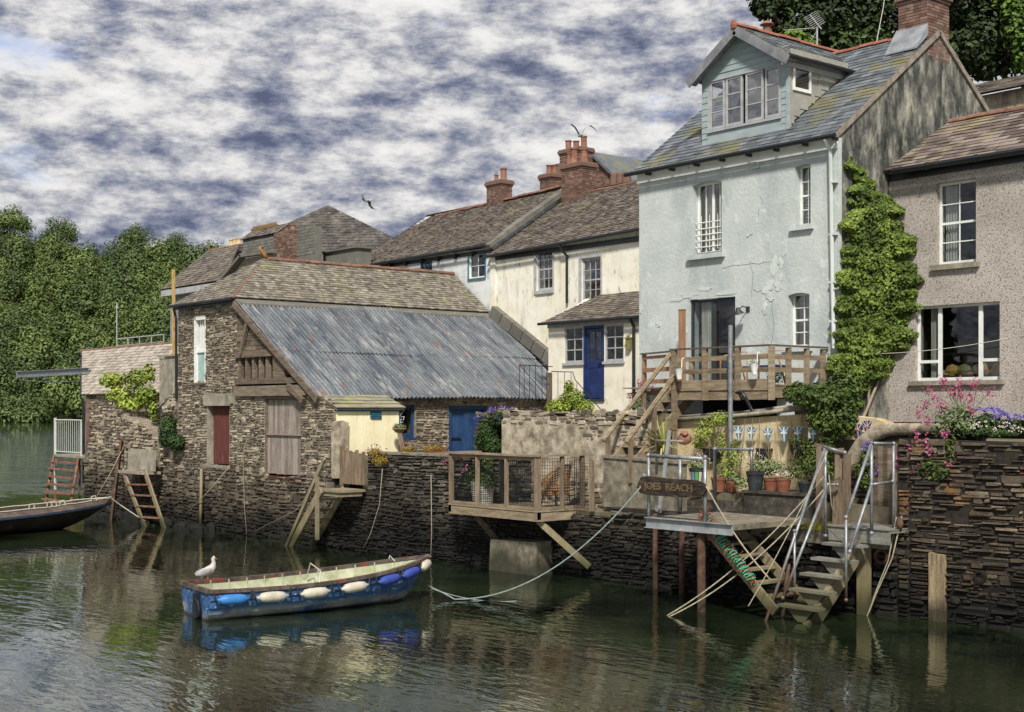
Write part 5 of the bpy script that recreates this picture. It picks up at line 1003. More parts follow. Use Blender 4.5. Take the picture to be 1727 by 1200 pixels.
# rendered chimney breast left of the barn
q = MB(); q.wallp(f0, [(-17.05, 4.1), (-15.62, 4.7), (-15.62, 5.86), (-17.05, 5.8)], [], .6, n0=.02); q.fbox(f0, -17.12, -15.6, 5.86, 5.93, -.6, .08, r=0); O('rendered_wall', q, m_pillar, label='narrow grey rendered wall capped with dark slate left of the barn', cat='wall')
q = MB(); q.bar((-16.35, .2, 5.9), (-16.4, .2, 8.95), .09, .09); O('timber_post', q, M('yellowed_pole', ['#8f6f3a', '#b8975a', '#c9ac72'], 4, bump=.3, stretch=(3, 3, .5)), label='tall yellowed timber pole rising from the rendered wall left of the barn', cat='pole')
b = MB()
for (xa, xb, za, zb_, ya, yb2) in ((-22.6, -21.0, 2.2, 3.9, -.5, -.35), (-21.0, -19.2, 3.9, 3.95, -.35, -.3), (-19.2, -17.0, 3.8, 3.2, -.3, -.1)):
    fq = FP((xa, ya), (xb, yb2)); b.fprism(fq, [(0, -.6), (fq.len, -.6), (fq.len, zb_-.04), (0, za-.04)], -.7, 0, m=0)
    stones(b, fq, 0, fq.len, -.5, 4.1, (.08, .17), (.16, .45), (.03, .1), top=lambda s: za+(zb_-za)*s/fq.len, m=1)
O('ruined_wall', b, [m_mortar, m_barn], label='ruined stone buttress wall with sloping ends below the lime green shrub', cat='wall')
b = MB(); rg = random.Random(9)
for k in range(60): x = rg.uniform(-23.6, -12.5); b.ball((x, rg.uniform(-.9, -.3), rg.uniform(-.15, .12)), rg.uniform(.15, .45), rg.uniform(.15, .35), rg.uniform(.1, .28), 6, rg.random())
O('shore_rock', b, m_quay, label='weedy rocks heaped at the foot of the barn and ruined wall', cat='rocks', kind='stuff')
bo = T('boathouse', 'small stone boathouse with pale old slate roof at the far end of the quay', 'boathouse', (-24, 1.5, 0))
Y0 = 1.3; l_ = pY(150, 665, Y0); rr2 = pY(270, 665, Y0); zeb = 4.62; xl, xr = l_[0], -17.3
rid = pY(138, 590, 3.6); zrb = rid[2]
b = MB(); b.wallp(FY(Y0), [(xl, -.5), (xr, -.5), (xr, zeb), (xl, zeb)], [], .4, m=0); stones(b, FY(Y0), xl, xr, -.4, zeb, (.07, .15), (.15, .45), (.03, .08), m=1)
for k in range(16): b.box(xl-.05, xl+(.35 if k % 2 else .22), Y0-.09, Y0-.01, 1.6+k*.19, 1.77+k*.19, r=R.random(), m=2)
fgb = FP((rid[0]+.3, 3.6), (xl+.02, Y0+.02)); b.wallp(fgb, [(0, -.5), (fgb.len, -.5), (fgb.len, zeb-.02), (0, zrb-.1)], [], .3, m=0, n0=-.02); b.box(xl+.02, xr, 5.5, 5.9, -.5, zeb)
O('wall', b, [m_mortar, m_barn, m_brick], bo)
r = MB(); e0 = (xl-.25, Y0-.2, zeb); e1 = (xr, Y0-.2, zeb); t1 = (xr, 3.6, zrb); t0 = (xl-.25, 3.6, zrb); t0 = (rid[0], 3.6, zrb); roofplane(r, e0, e1, t1, t0, course=.2, wid=.26, jit=.02); roofplane(r, (xr, 6.1, zeb), (rid[0]-.5, 6.1, zeb), t0, t1, course=.3, wid=.4)
ro = O('roof', r, M('pale_old_slate', ['#746b60', '#958c80', '#aea597', '#bdb5a8'], 2, rnd=.55, over=[('#a5643a', 2.0, .62, .72, .5, S3), ('#5a5048', 1.2, .55, .7, .4, S3)], fine=(25, .3)), bo)
q = MB(); ridge(q, t0, t1, .08, .4); O('ridge_tiles', q, m_ridge, ro)
q = MB(); q.bar((xl-.28, Y0-.25, zeb-.1), (rid[0]-.03, 3.6, zrb-.06), .05, .2); q.tube([(xl-.2, Y0-.3, zeb-.1), (xl-.2, Y0-.15, zeb-.3), (xl-.2, Y0-.15, .9)], .05, 6); O('bargeboard', q, m_gutter, bo)
# steel beam sticking out over the water
ib = MB(); e = pY(32, 632, 2.2); x0, z_ = e[0], e[2]; x1 = pY(150, 632, 2.2)[0]
ib.box(x0, x1, 2.1, 2.3, z_+.13, z_+.16); ib.box(x0, x1, 2.1, 2.3, z_-.13, z_-.10); ib.box(x0, x1, 2.19, 2.21, z_-.10, z_+.13); ib.box(x0-.03, x0, 2.08, 2.32, z_-.2, z_+.2); ib.tube([(x0+.02, 2.2, z_-.25), ((x0+x1)/2, 2.2, z_-.42), (x1, 2.2, z_-.4)], .015, 5)
O('steel_beam', ib, m_galv, label='grey steel joist sticking out over the water from the boathouse gable', cat='beam')
# far steps with railing
fs_ = T('jetty_steps', 'rusty steps with open white railing at the far end of the quay', 'steps', (-25.6, .6, 0))
zt = 1.72; XJ0, XJ1 = -27.0, -25.3
a = pY(106, 765, .9); c_ = pY(150, 768, .9); XJ0, XJ1, zt = a[0], c_[0], a[2]
q = MB(); q.box(XJ0, XJ1+.2, .5, 1.6, zt-.1, zt, r=.8); O('landing', q, m_pillar, fs_)
for x in (XJ0+.05, XJ1-.1): q = MB(); q.bar((x, .5, zt-.05), (x+2.1, -.75, -.3), .08, .1); q.bar((x, .55, zt-.1), (x, .55, -.5), .07, .07); O('stringer', q, m_rustst, fs_)
for k in range(6): t = (k+.5)/6; q = MB(); q.box(XJ0+.08+2.0*t, XJ1-.12+2.0*t, .45-1.2*t-.1, .45-1.2*t+.12, zt-.15-1.75*t-.03, zt-.15-1.75*t+.03, r=R.random()); O('tread', q, m_rustst, fs_)
hr = zt+1.45; q = MB(); q.bar((XJ0+.05, .55, zt-1.5), (XJ0+.05, .55, hr+.08), .08, .08); q.tube([(XJ0+.05, .55, hr), (XJ1+.1, .55, hr)], .025, 6); q.tube([(XJ0+.05, .55, zt+.12), (XJ1+.1, .55, zt+.12)], .02, 6); q.bar((XJ1+.05, .55, zt), (XJ1+.05, .55, hr), .05, .05)
for k in range(12): x = XJ0+.15+(XJ1-XJ0-.1)*k/12; q.tube([(x, .55, zt+.12), (x, .55, hr)], .010, 4)
O('railing', q, m_pipew, fs_)
# near left steps with slab
s2 = T('landing_steps', 'rusty iron steps with mesh backed landing below the dark bush', 'steps', (-18.5, -.6, 0))
A1 = pY(218, 790, -.6); A2 = pY(255, 790, -.6); B1 = pY(250, 876, -1.25); B2 = pY(282, 872, -1.0)
q = MB(); p1_ = pY(217, 756, -.55); p2_ = pY(262, 756, -.55); q.hexa([(p1_[0], -.6, A1[2]-.03), (p2_[0], -.6, A1[2]-.03), (p2_[0], -.54, A1[2]-.03), (p1_[0], -.54, A1[2]-.03), (p1_[0], -.56, p1_[2]), (p2_[0], -.56, p1_[2]), (p2_[0], -.5, p1_[2]), (p1_[0], -.5, p1_[2])]); O('mesh_panel', q, m_pillar, s2)
q = MB(); q.box(p1_[0], p2_[0]-.1, -.95, -.3, A1[2]-.14, A1[2]-.04); O('landing', q, m_pillar, s2)
def lerp(a, b, t): return tuple(x+(y-x)*t for x, y in zip(a, b))
for P_, Q_ in ((A1, B1), (A2, B2)): q = MB(); P2 = (P_[0], P_[1]-.25, P_[2]-.05); Q2 = (Q_[0], Q_[1], -.3); q.bar(P2, Q2, .06, .2, r=.6); O('stringer', q, m_weedwood, s2)
for k in range(6):
    t = (k+.35)/6; a = lerp((A1[0], A1[1]-.2, A1[2]-.05), (B1[0], B1[1], -.3), t); c_ = lerp((A2[0], A2[1]-.2, A2[2]-.05), (B2[0], B2[1], -.3), t); q = MB(); q.bar(a, c_, .22, .045, r=R.random()); O('tread', q, m_rustst, s2)
a = pY(258, 746, -.25); c_ = pZ(309, 866, 0); q = MB(); q.tube([a, (c_[0], c_[1], -.4)], .045, 7); O('leaning_pole', q, m_weedwood, label='pale pole leaning down from the wall right of the mesh backed landing', cat='pole', smooth=True)
a = pY(340, 790, -.2); q = MB(); q.tube([(a[0], -.25, -.5), (a[0]+.02, -.22, a[2])], .05, 7); O('mooring_pole', q, m_weedwood, label='upright mooring pole standing in the water below the narrow red door', cat='pole', smooth=True)
a = pY(205, 742, -.5); c_ = pY(187, 855, -1.2); q = MB(); q.bar(a, (c_[0], c_[1], -.2), .08, .16); O('rusty_post', q, m_rust, label='rusty iron channel leaning on the ruined wall left of the landing', cat='post')
# back-left house with aerial, and glass balustrade
bg = T('grey_back_house', 'grey rendered house with a pale slate roof behind the boathouse', 'house', (-27, 8, 4))
YH = 7.0; XBH = pY(404, 432, 9.4)[0]; XBE = pY(378, 488, 7.0)[0]; e0 = pY(270, 488, YH); e1 = (-21.0, YH, e0[2]); rdz = pY(296, 432, YH+2.4)
q = MB(); xh = e0[0]; q.wallp(FY(YH+.3), [(xh+.45, 2), (XBE, 2), (XBE, e0[2]-.05), (xh+.45, e0[2]-.05)], [], .3); q.wallp(FR(xh+.45, YH+5, 0, -1), [(0, 2), (4.68, 2), (4.68, e0[2]), (2.4, rdz[2]), (0, e0[2])], [], .3); O('wall', q, M('grey_render', ['#74757a', '#85868a', '#939497'], 1.5, bump=.4, fine=(25, .1)), bg)
q = MB(); q.fbox(FY(YH+.3), xh+.2, XBE, e0[2]-.35, e0[2]-.08, .0, .35); O('soffit', q, m_greyp, bg)
r = MB(); roofplane(r, (xh, YH, e0[2]), (XBE, YH, e0[2]), (XBH, YH+2.4, rdz[2]), (xh+.3, YH+2.4, rdz[2]), course=.2, wid=.26); ro = O('roof', r, m_slate, bg); q = MB(); ridge(q, (xh+.3, YH+2.4, rdz[2]), (XBH, YH+2.4, rdz[2]), .07, .4); O('ridge_tiles', q, M('orange_ridge', ['#6e5538', '#86683f', '#977a52'], 4, rnd=.4), ro)
# gable parapet rising behind the barn hip
YV = 6.3; g0 = pY(365, 490, YV); g1 = pY(412, 432, YV); q = MB(); q.wallp(FY(YV), [(g0[0], g0[2]-.3), (g1[0]+2.5, g0[2]-.3), (g1[0]+2.5, g1[2]-.1), (g1[0], g1[2]-.1)], [], .2); gp = O('gable_parapet', q, m_pillar, label='pale rendered gable slope with dark verge behind the barn hip', cat='gable'); q = MB(); q.bar((g0[0]-.3, YV-.1, g0[2]-.1), (g1[0]+.1, YV-.1, g1[2]+.05), .3, .12); q.bar((g1[0], YV-.1, g1[2]), (g1[0]+2.6, YV-.1, g1[2]-.05), .3, .1); O('verge', q, m_leadblk, gp)
a = pY(397, 418, 14); zt_ = pY(385, 404, 14)[2]; cst = chimney('chimney_stack', a[0], 14, 1.35, .8, a[2]-1.2, pY(385, 418, 14)[2], [(-.42, 0, .16, .42), (0, 0, .16, .42), (.42, 0, .16, .42)], label='pale rendered chimney stack with three buff pots and aerials behind the grey house', cat='chimney', brick=m_pillar, potmat=M('buff_pot', ['#a38c66', '#bba47d', '#cbb795'], 4))
q = MB(); z_ = zt_+.1; q.tube([(a[0]-.7, 14, z_-.6), (a[0]-.7, 14, z_+.35)], .02, 5); q.tube([(a[0]+.7, 14, z_-.6), (a[0]+.7, 14, z_+.7)], .02, 5); q.tube([(a[0]-1.4, 14, z_+.3), (a[0]+.2, 14, z_+.28)], .015, 5); q.tube([(a[0]-.7, 14, z_+.68), (a[0]+.8, 14, z_+.62)], .015, 5)
for k in range(7): x = a[0]-1.35+k*.22; q.tube([(x, 13.75, z_+.3), (x, 14.25, z_+.3)], .008, 4); q.tube([(x+.75, 13.75, z_+.66), (x+.75, 14.25, z_+.66)], .008, 4)
O('aerial', q, m_greyp, cst)
gb = T('glass_balustrade', 'pale green glazed balustrade on a terrace behind the boathouse roof', 'balustrade', (-26, 9, 5)); YL = 8.5; b0 = pY(197, 572, YL); b1 = pY(276, 590, YL); q = MB()
for k in range(5): x = b0[0]+(b1[0]-b0[0])*k/4; q.box(x-.02, x+.02, YL-.02, YL+.02, 4, b0[2]+.03)
q.box(b0[0], b1[0], YL-.02, YL+.02, b0[2], b0[2]+.05); q.box(b0[0], b1[0], YL-.02, YL+.02, b0[2]-.35, b0[2]-.32); O('frame', q, m_greyp, gb); q = MB(); q.box(b0[0], b1[0], YL+.03, YL+.04, 4, b0[2]-.36); O('glass', q, M('sea_glass', ['#5b7a6c', '#6f8d7f', '#86a194'], 1, rough=.2, bump=0), gb)
a = pY(196, 510, YL); q = MB(); q.tube([(b0[0], YL, 4), (b0[0], YL, a[2])], .03, 6); q.tube([(b0[0], YL, a[2]-.25), (b0[0]+.15, YL, a[2]-.3)], .05, 6); O('lamp_post', q, m_greyp, label='thin grey post standing at the corner of the glass balustrade', cat='post')
# slate roofs behind the barn ridge
pr = T('pyramid_roof_house', 'house under a tall dark slate pyramid roof behind the barn ridge', 'house', (-28, 16, 8)); ap = Vector(at(553, 346, 66)); w_ = 4.5; zb2 = at(640, 404, 64)[2]-.9
cb4 = [(ap.x-w_, ap.y-w_, zb2), (ap.x+w_, ap.y-w_, zb2), (ap.x+w_, ap.y+w_, zb2), (ap.x-w_, ap.y+w_, zb2)]
cf = [Vector((ap.x, ap.y, zb2))+Vector((RT[0]*s*5.0+FW[0]*t*5.0, RT[1]*s*5.0+FW[1]*t*5.0, 0)) for s, t in ((-1.0, -.55), (1.0, -.85), (1.15, 1), (-1, 1))]
r = MB()
for i in range(4): roofplane(r, cf[i], cf[(i+1) % 4], ap, ap, course=.24, wid=.3)
O('roof', r, M('mottled_slate', ['#34312f', '#4c4845', '#625d58', '#7d776f'], 1.4, rnd=.3, over=[('#2b2826', 1.3, .5, .62, .6, (1, 1, .3)), ('#a19b90', 3.5, .6, .7, .6, S3)], fine=(8, .3)), pr)
q = MB(); q.prism([cf[i]*1 for i in range(4)], (0, 0, -3), m=0); O('wall', q, m_hung, pr)
sh = T('slate_hung_block', 'slate hung roof block with crested ridge tiles and brick chimney beyond the barn', 'building', (-25, 8.5, 8)); DY = 8.6
a = pY(410, 404, DY); c_ = pY(531, 404, DY); bz = pY(410, 440, DY)[2]; q = MB(); q.box(a[0], c_[0], DY, DY+.35, bz-1, a[2])
stones(q, FY(DY), a[0], c_[0], bz-.2, a[2], (.13, .14), (.22, .3), (.008, .02), .004, m=0, irr=.04); O('wall', q, m_hung, sh)
r = MB(); tz = pY(426, 389, DY+.6); roofplane(r, (a[0]-.1, DY-.1, a[2]), (pY(470, 404, DY)[0], DY-.1, a[2]), (pY(470, 404, DY)[0], DY+.6, tz[2]), (tz[0], DY+.6, tz[2]), course=.2, wid=.25); ro = O('roof', r, m_slate, sh)
q = MB(); x = tz[0]; xe_ = pY(464, 389, DY+.6)[0]
while x < xe_: q.box(x, x+.14, DY+.52, DY+.68, tz[2]-.02, tz[2]+.09); q.prism([(x, DY+.58, tz[2]+.091), (x+.14, DY+.58, tz[2]+.091), (x+.07, DY+.58, tz[2]+.2)], (0, .05, 0)); x += .155
O('crested_ridge', q, M('lichened_crest', ['#5f4d38', '#7a6242', '#927a56'], 4, rnd=.4), ro)
q1 = pY(462, 430, DY-.2); q2 = pY(494, 388, DY-.2); chimney('chimney', (q1[0]+q2[0])/2, DY+.1, q2[0]-q1[0], .6, bz-.6, q2[2], [(-.2, 0, .12, .26), (.3, 0, .13, .3)], sh, brick=m_brick, collar=False)
a = pY(643, 405, 16); q = MB(); q.box(a[0]-.18, a[0]+.18, 15.8, 16.2, a[2]-1.5, a[2]+.1); q._lathe((a[0], 16, a[2]+.1), [(.13, 0), (.1, .25), (.14, .3)], 8, .5, 0, (0, 0, 1)); O('chimney_stump', q, m_leadblk, label='stubby dark chimney just left of the white house verge', cat='chimney')
q = MB(); q1 = pY(545, 427, 9.5); q2 = pY(602, 445, 9.5); q.box(q1[0], q2[0], 9.5, 10.2, q2[2]-1, q1[2]); q.box(q1[0]-.1, q2[0]+.1, 9.4, 10.3, q1[2]+.001, q1[2]+.06); O('flat_dormer', q, m_hung, label='low flat topped slate dormer between the barn ridge and pyramid roof', cat='dormer')
# ---------------------------------------------------------------- raised deck of the pale blue house
hd = T('raised_deck', 'raised weathered timber deck with post and rail fence along the pale blue house', 'deck', (6.5, 3.4, 3))
YF = 2.46; ZF = 4.56; ZT = 5.43; XL, XR2 = pY(1137, 650, YF)[0], 8.63
q = MB(); q.box(XL, XR2, YF, YF+.06, ZF-.34, ZF-.13, r=.4); q.box(XL, XR2, YF-.03, YF+.0-.001, ZF-.12, ZF+.12, r=.6); q.box(XR2-.06, XR2, YF+.061, YB_-.02, ZF-.3, ZF-.05, r=.5); q.box(XL, XL+.06, YF+.061, YB_-.02, ZF-.3, ZF-.05, r=.3); O('fascia', q, m_timberh, hd)
q = MB(); y = YF+.01
while y < YB_-.1: q.box(XL-.02, XR2, y, y+.13, ZF-.03, ZF+.0, r=R.random()); y += .137
q.box(3.0, XL-.03, YF+.9, YB_-.02, ZF-.03, ZF, r=.5); O('decking', q, m_timberh, hd)
px_posts = [1141, 1193, 1248, 1305]
for i, px in enumerate(px_posts): x = pY(px, 620, YF)[0]; q = MB(); q.box(x-.06, x+.06, YF-.12, YF-.031, (ZF-.35 if i in (1, 2, 3) else 3.5), ZT-.02, r=R.random()); O('post', q, m_timberh, hd)
for y in (3.05, 3.7, 4.3): q = MB(); q.box(XR2-.06, XR2+.03, y-.05, y+.05, ZF-.3, ZT-.04, r=R.random()); O('post', q, m_timberh, hd)
x3 = pY(1165, 620, YF)[0]; q = MB(); q.box(x3-.05, x3+.05, YF-.02, YF+.05, ZF+.1, ZT-.2, r=.6); O('post', q, m_timberh, hd)
for z_ in (ZF+.33, ZF+.62):
    q = MB(); q.box(XL, XR2, YF-.03, YF-.002, z_-.055, z_+.055, r=R.random()); O('rail', q, m_timberh, hd); q = MB(); q.box(XR2-.1, XR2-.061, YF, YB_-.03, z_-.055, z_+.055, r=R.random()); O('rail', q, m_timberh, hd)
q = MB(); q.box(XL-.05, XR2+.05, YF-.13, YF+.03, ZT-.02, ZT+.015, r=.2); q.box(XR2-.08, XR2+.06, YF+.031, YB_-.03, ZT-.02, ZT+.015, r=.3); O('handrail', q, m_oldbeam, hd)
# left return beside the steps
xa, xb = pY(1087, 588, 4.0)[0], pY(1136, 588, 3.4)[0]
q = MB(); q.box(xa, xa+.09, 3.9, 3.99, 3.6, ZT+.0, r=.5); q.box(xb-.05, xb+.04, 3.3, 3.39, ZF-.4, ZT, r=.6); O('post', q, m_newt, hd)
for z_ in (ZT-.1, ZF+.45, ZF+.15, ZF-.15): q = MB(); q.bar((xa, 3.93, z_), (xb, 3.34, z_), .04, .11 if z_ < ZT-.2 else .08); O('rail', q, m_newt, hd)
q = MB(); q.bar((xa-.05, 3.95, ZT+.01), (xb+.08, 3.3, ZT+.01), .12, .035, r=.4); O('handrail', q, m_oldbeam, hd)
a = pY(1150, 523, 3.9); q = MB(); q.box(a[0]-.07, a[0]+.07, 3.85, 3.97, ZF-.2, a[2]); q.box(a[0]-.08, a[0]+.08, 3.84, 3.98, a[2]+.001, a[2]+.03, r=1); O('tall_post', q, m_newt, label='tall new orange brown timber post beside the double doors', cat='post')
a = pY(1233, 548, YF-.2); q = MB(); q.tube([(a[0], YF-.22, 2.4), (a[0], YF-.22, a[2])], .055, 10, r=.5); O('scaffold_pole', q, m_galv, smooth=True, autos=40, label='upright galvanised scaffold pole in front of the raised deck', cat='pole')
# near-black sheet standing for the shade in the void under the deck
q = MB(); q.box(XL+.1, XR2-.1, YF+.9, YF+.95, 2.9, ZF-.2); O('deck_shade_sheet', q, m_dark, hd)
q = MB(); q.box(XR2-.35, XR2-.05, YF+.6, YF+.85, 2.9, ZF-.32); O('pier', q, m_blue, hd)
a = pY(1255, 668, YF-.1); q = MB(); q.tube([(a[0]-.25, YF-.08, a[2]+.08), (a[0]-.05, YF-.12, a[2]+.1), (a[0]+.05, YF-.1, a[2]-.05), (a[0]+.08, YF+.1, a[2]-.35), (a[0]+.5, YF+.15, a[2]-.4)], .045, 8); O('waste_pipe', q, m_gutter, hd, smooth=True)
# timber stairs up to the deck
ts = T('timber_stairs', 'open timber stairs with two sloping handrails climbing to the raised deck', 'stairs', (5.4, 2, 2.8))
R1a, R1b = (4.85, .9, 3.26), (4.75, 3.3, 5.38); R2a, R2b = (5.7, .82, 3.24), (5.75, 2.45, 4.86)
for A_, B__ in ((R1a, R1b), (R2a, R2b)): q = MB(); q.bar(A_, B__, .06, .1, r=.7); q.bar((A_[0], A_[1]-.02, A_[2]-.0), (B__[0], B__[1], B__[2]+.0), .1, .03, r=.9); O('handrail', q, m_timberh, ts)
for x, y, zt in ((4.86, 1.05, 3.35), (5.72, .95, 3.3), (5.72, 1.72, 4.05), (4.8, 2.3, 4.4), (5.74, 2.4, 4.9)): q = MB(); q.box(x-.045, x+.045, y-.045, y+.045, 2.3, zt, r=R.random()); O('post', q, m_timber, ts)
for x in (4.92, 5.66): q = MB(); q.bar((x, 1.15, 2.75), (x, 3.3, 4.5), .05, .24, r=.4); O('stringer', q, m_timberh, ts)
for k in range(8): t = (k+.5)/8; q = MB(); q.box(4.95, 5.63, 1.15+2.15*t-.13, 1.15+2.15*t+.13, 2.8+1.72*t-.02, 2.8+1.72*t+.02, r=R.random()); O('tread', q, m_timberh, ts)
# ---------------------------------------------------------------- yellow garden wall and terraces
YY = 2.62; fY_ = FY(YY); xl_ = pY(1140, 712, YY)[0]; zc = lambda x: pY(1140, 712, YY)[2]+(x-xl_)*.055
b = MB(); b.wallp(fY_, [(xl_, 1.5), (9.3, 1.5), (9.3, zc(9.3)), (xl_, zc(xl_))], [], .25, m=0); O('garden_wall', b, m_yellow, label='sunny yellow rendered garden wall under the raised deck', cat='wall')
b = MB(); b.box(xl_-.45, xl_-.004, YY-.05, YY+.2, 1.5, zc(xl_)+.12); b.ball((xl_-.2, YY+.05, zc(xl_)+.2), .13, .13, .1, 8); O('grey_pier', b, m_concd, label='dark pebbly pier at the left end of the yellow wall', cat='pier')
q = MB(); q.tube([(xl_-.05, YY-.1, zc(xl_)+.06), (7.6, YY-.1, zc(7.6)+.06), (9.4, YY-.1, zc(9.4)+.12)], .05, 8); q.tube([(xl_-.05, YY+.02, zc(xl_)+.13), (7.6, YY+.02, zc(7.6)+.13), (9.3, YY+.02, zc(9.3)+.2)], .04, 8); O('pipe_coping', q, m_pillar, label='pair of pale grey pipes running along the top of the yellow wall', cat='pipe', smooth=True)
# lower yellow wing wall coming forward, and steps
xw = 6.3; b = MB(); b.wallp(FY(1.62), [(5.62, 1.55), (xw+.5, 1.55), (xw+.5, 2.2), (xw+.1, 2.62), (5.62, 2.68)], [], .2, m=0); O('wing_wall', b, m_yellow, label='low crumbling yellow wing wall behind the hanging name board', cat='wall')
b = MB(); sx0, sx1 = 7.05, 8.35
for k in range(4): b.box(sx0-.3, sx1+.02*k, 1.15+.26*k, 2.6-.003*k, 1.5, 1.62+.17*k-.0, r=.5)
O('garden_steps', b, m_concd, label='short flight of dark concrete steps beside the flower pots', cat='steps')
b = MB(); b.box(8.42, 10.5, 1.75, 2.6, 1.4, 2.17); b.box(8.38, 10.55, 1.71, 2.6, 2.171, 2.23, r=.9); O('plant_ledge', b, m_concd, label='dark concrete ledge holding the row of flower pots', cat='ledge')
b = MB(); b.box(5.5, 8.3, .95, 1.6, 1.3, 1.58); b.box(8.3, 12.6, 1.0, 1.72, 1.3, 1.56); O('quay_path', b, m_conc, kind='structure')
# yellow stone patch and curved rendered wall to the right
b = MB(); b.wallp(FY(3.1), [(9.3, 1.5), (11.6, 1.5), (11.6, 3.55), (10.9, 3.8), (9.3, 3.95)], [], .3, m=0); stones(b, FY(3.1), 9.35, 11.55, 1.6, 3.8, (.08, .16), (.15, .4), (.0, .05), m=1, inside=lambda s, z: s > 10.2 and z < 3.75-(s-9.3)*.1)
O('stone_wall', b, [m_yellow, m_quayr], label='ochre stained stone wall behind the red white and blue pennants', cat='wall')
cw_pts = [pY(px, py, 2.2) for px, py in ((1428, 800), (1436, 775), (1452, 750), (1476, 730), (1500, 724), (1572, 722), (1640, 724))]
b = MB(); b.tube([(p[0], 2.25, p[2]) for p in cw_pts], [.16, .17, .18, .17, .13, .11, .1], 10); cv = O('curved_wall', b, m_render, smooth=True, label='rendered wall with a curved coping sweeping up beside the timber gate', cat='wall')
b = MB(); poly = [(p[0]+.05, p[2]-.05) for p in cw_pts]; b.fprism(FY(2.2), [(poly[0][0], 1.5)]+poly+[(poly[-1][0], 1.5)], -.4, -.05, m=0)
tf = lambda s: next((a[1]+(c[1]-a[1])*(s-a[0])/(c[0]-a[0]) for a, c in zip(poly, poly[1:]) if a[0] <= s <= c[0]), 3.4)-.12
stones(b, FY(2.25), poly[0][0], poly[-1][0], 1.55, 3.6, (.08, .15), (.15, .45), (.01, .05), m=1, top=tf); O('stonework', b, [m_qmort, m_quayr], cv)
b = MB(); b.box(12.75, 12.98, 1.6, 3.0, .5, 3.3); b.box(12.98, 24, 2.1, 3.2, 3.0, 3.36); O('planting_bed', b, m_mud, kind='structure')
# ---------------------------------------------------------------- jetty platform, rails, name board and water stairs
jp = T('jetty_platform', 'small concrete jetty platform edged with a galvanised steel beam', 'platform', (9.2, -.6, 1.5)); YJ = -1.3
JX0, JX1 = 8.42, 10.75; zj = 1.79
q = MB(); q.box(JX0, JX1, YJ, YJ+.012, zj-.21, zj); q.box(JX0, JX1, YJ-.06, YJ-.001, zj-.215, zj-.2); q.box(JX0, JX1, YJ-.06, YJ-.001, zj-.012, zj+.002); q.box(JX0, JX0+.012, YJ+.013, .9, zj-.21, zj); O('steel_beam', q, m_galvl, jp)
q = MB(); q.box(JX0+.03, JX1-.02, YJ+.03, 1.0, zj-.12, zj-.01); O('slab', q, m_conc, jp)
for px, yy in ((1183, YJ+.1), (1150, .35), (1105, .6)):
    x = pY(px, 900, yy)[0]; q = MB(); q.tube([(x, yy, -1), (x, yy, zj-.12)], .085 if px == 1183 else .06, 8); O('leg', q, m_rust, jp, smooth=True, autos=40)
pr_ = T('pipe_railing', 'galvanised pipe railing around the jetty platform', 'railing', (9.2, YJ, zj))
ca, cb2 = pY(1093, 870, YJ+.02)[0], pY(1188, 880, YJ+.02)[0]; zr = pY(1100, 768, YJ)[2]
for x in (ca, cb2): q = MB(); q.tube([(x, YJ+.04, zj-.2), (x, YJ+.04, zr)], .037, 8); q.ball((x, YJ+.04, zr), .055); O('post', q, m_galv, pr_, smooth=True)
q = MB(); q.tube([(ca, YJ+.04, zr), (cb2, YJ+.04, zr-.03)], .04, 8); O('rail', q, m_galv, pr_, smooth=True)
yb_ = .4; xb1 = pY(1147, 760, yb_)[0]; q = MB(); q.tube([(xb1, yb_, zj), (xb1, yb_, pY(1147, 770, yb_)[2])], .04, 8); O('post', q, m_galv, pr_, smooth=True)
q = MB(); q.bar((pY(1112, 868, -.2)[0], -.2, zj), (pY(1124, 725, -.2)[0], -.1, pY(1124, 725, -.2)[2]), .09, .03); q.tube([(pY(1112, 868, -.2)[0], -.22, zj+.08), (pY(1112, 868, -.2)[0]+.0, -.28, zj+.08)], .06, 10); O('white_bracket', q, m_galvl, label='pale leaning metal strip bolted behind the name board', cat='bracket')
q = MB(); a = pY(1107, 800, .2); c_ = pY(1107, 742, .2); q.tube([a, c_, pY(1152, 744, .2)], .03, 7); O('white_pipe', q, m_pillar, label='white bent pipe beside the terracotta hanging pot', cat='pipe', smooth=True)
# railing at the garden steps
gr = T('step_railing', 'grey pipe handrail over the garden steps', 'railing', (7.7, 1.0, 1.6)); yq = .95
xa, xb = pY(1206, 760, yq)[0], pY(1268, 760, yq+.0)[0]; za = pY(1206, 757, yq)[2]
q = MB(); q.tube([(xa, yq, 1.56), (xa, yq, za), (xb, yq, za+.02), (xb, yq, za-.45)], .038, 8); q.ball((xa, yq, za), .05); q.ball((xb, yq, za+.02), .05); O('rail', q, m_galv, gr, smooth=True)
# name board
nb = T('name_board', 'dark charred timber name board with carved letters on the jetty railing', 'sign', (9.2, YJ-.05, 2.3))
n0 = pY(1074, 835, YJ-.08); n1_ = pY(1190, 838, YJ-.08); nz0, nz1 = pY(1120, 835, YJ)[2], pY(1120, 806, YJ)[2]; fN = FY(YJ-.06)
xs0, xs1 = n0[0], n1_[0]; pts = [(xs0+.0, nz0+.14), (xs0+.1, nz0+.02), (xs0+.35, nz0-.01), (xs1-.3, nz0-.01), (xs1-.08, nz0+.04), (xs1, nz0+.15), (xs1-.05, nz1-.06), (xs1-.25, nz1-.0), (xs0+.9, nz1+.0), (xs0+.3, nz1+.03), (xs0+.12, nz1+.0)]
q = MB(); q.fprism(fN, pts, -.03, .03); board = O('board', q, M('charred_board', ['#15110e', '#29211b', '#3b3028', '#5a4a3c'], 5, bump=.8, bscale=9, stretch=(.8, 3, 4), over=[('#7a6a52', 2.4, .6, .7, .5, S3)]), nb)
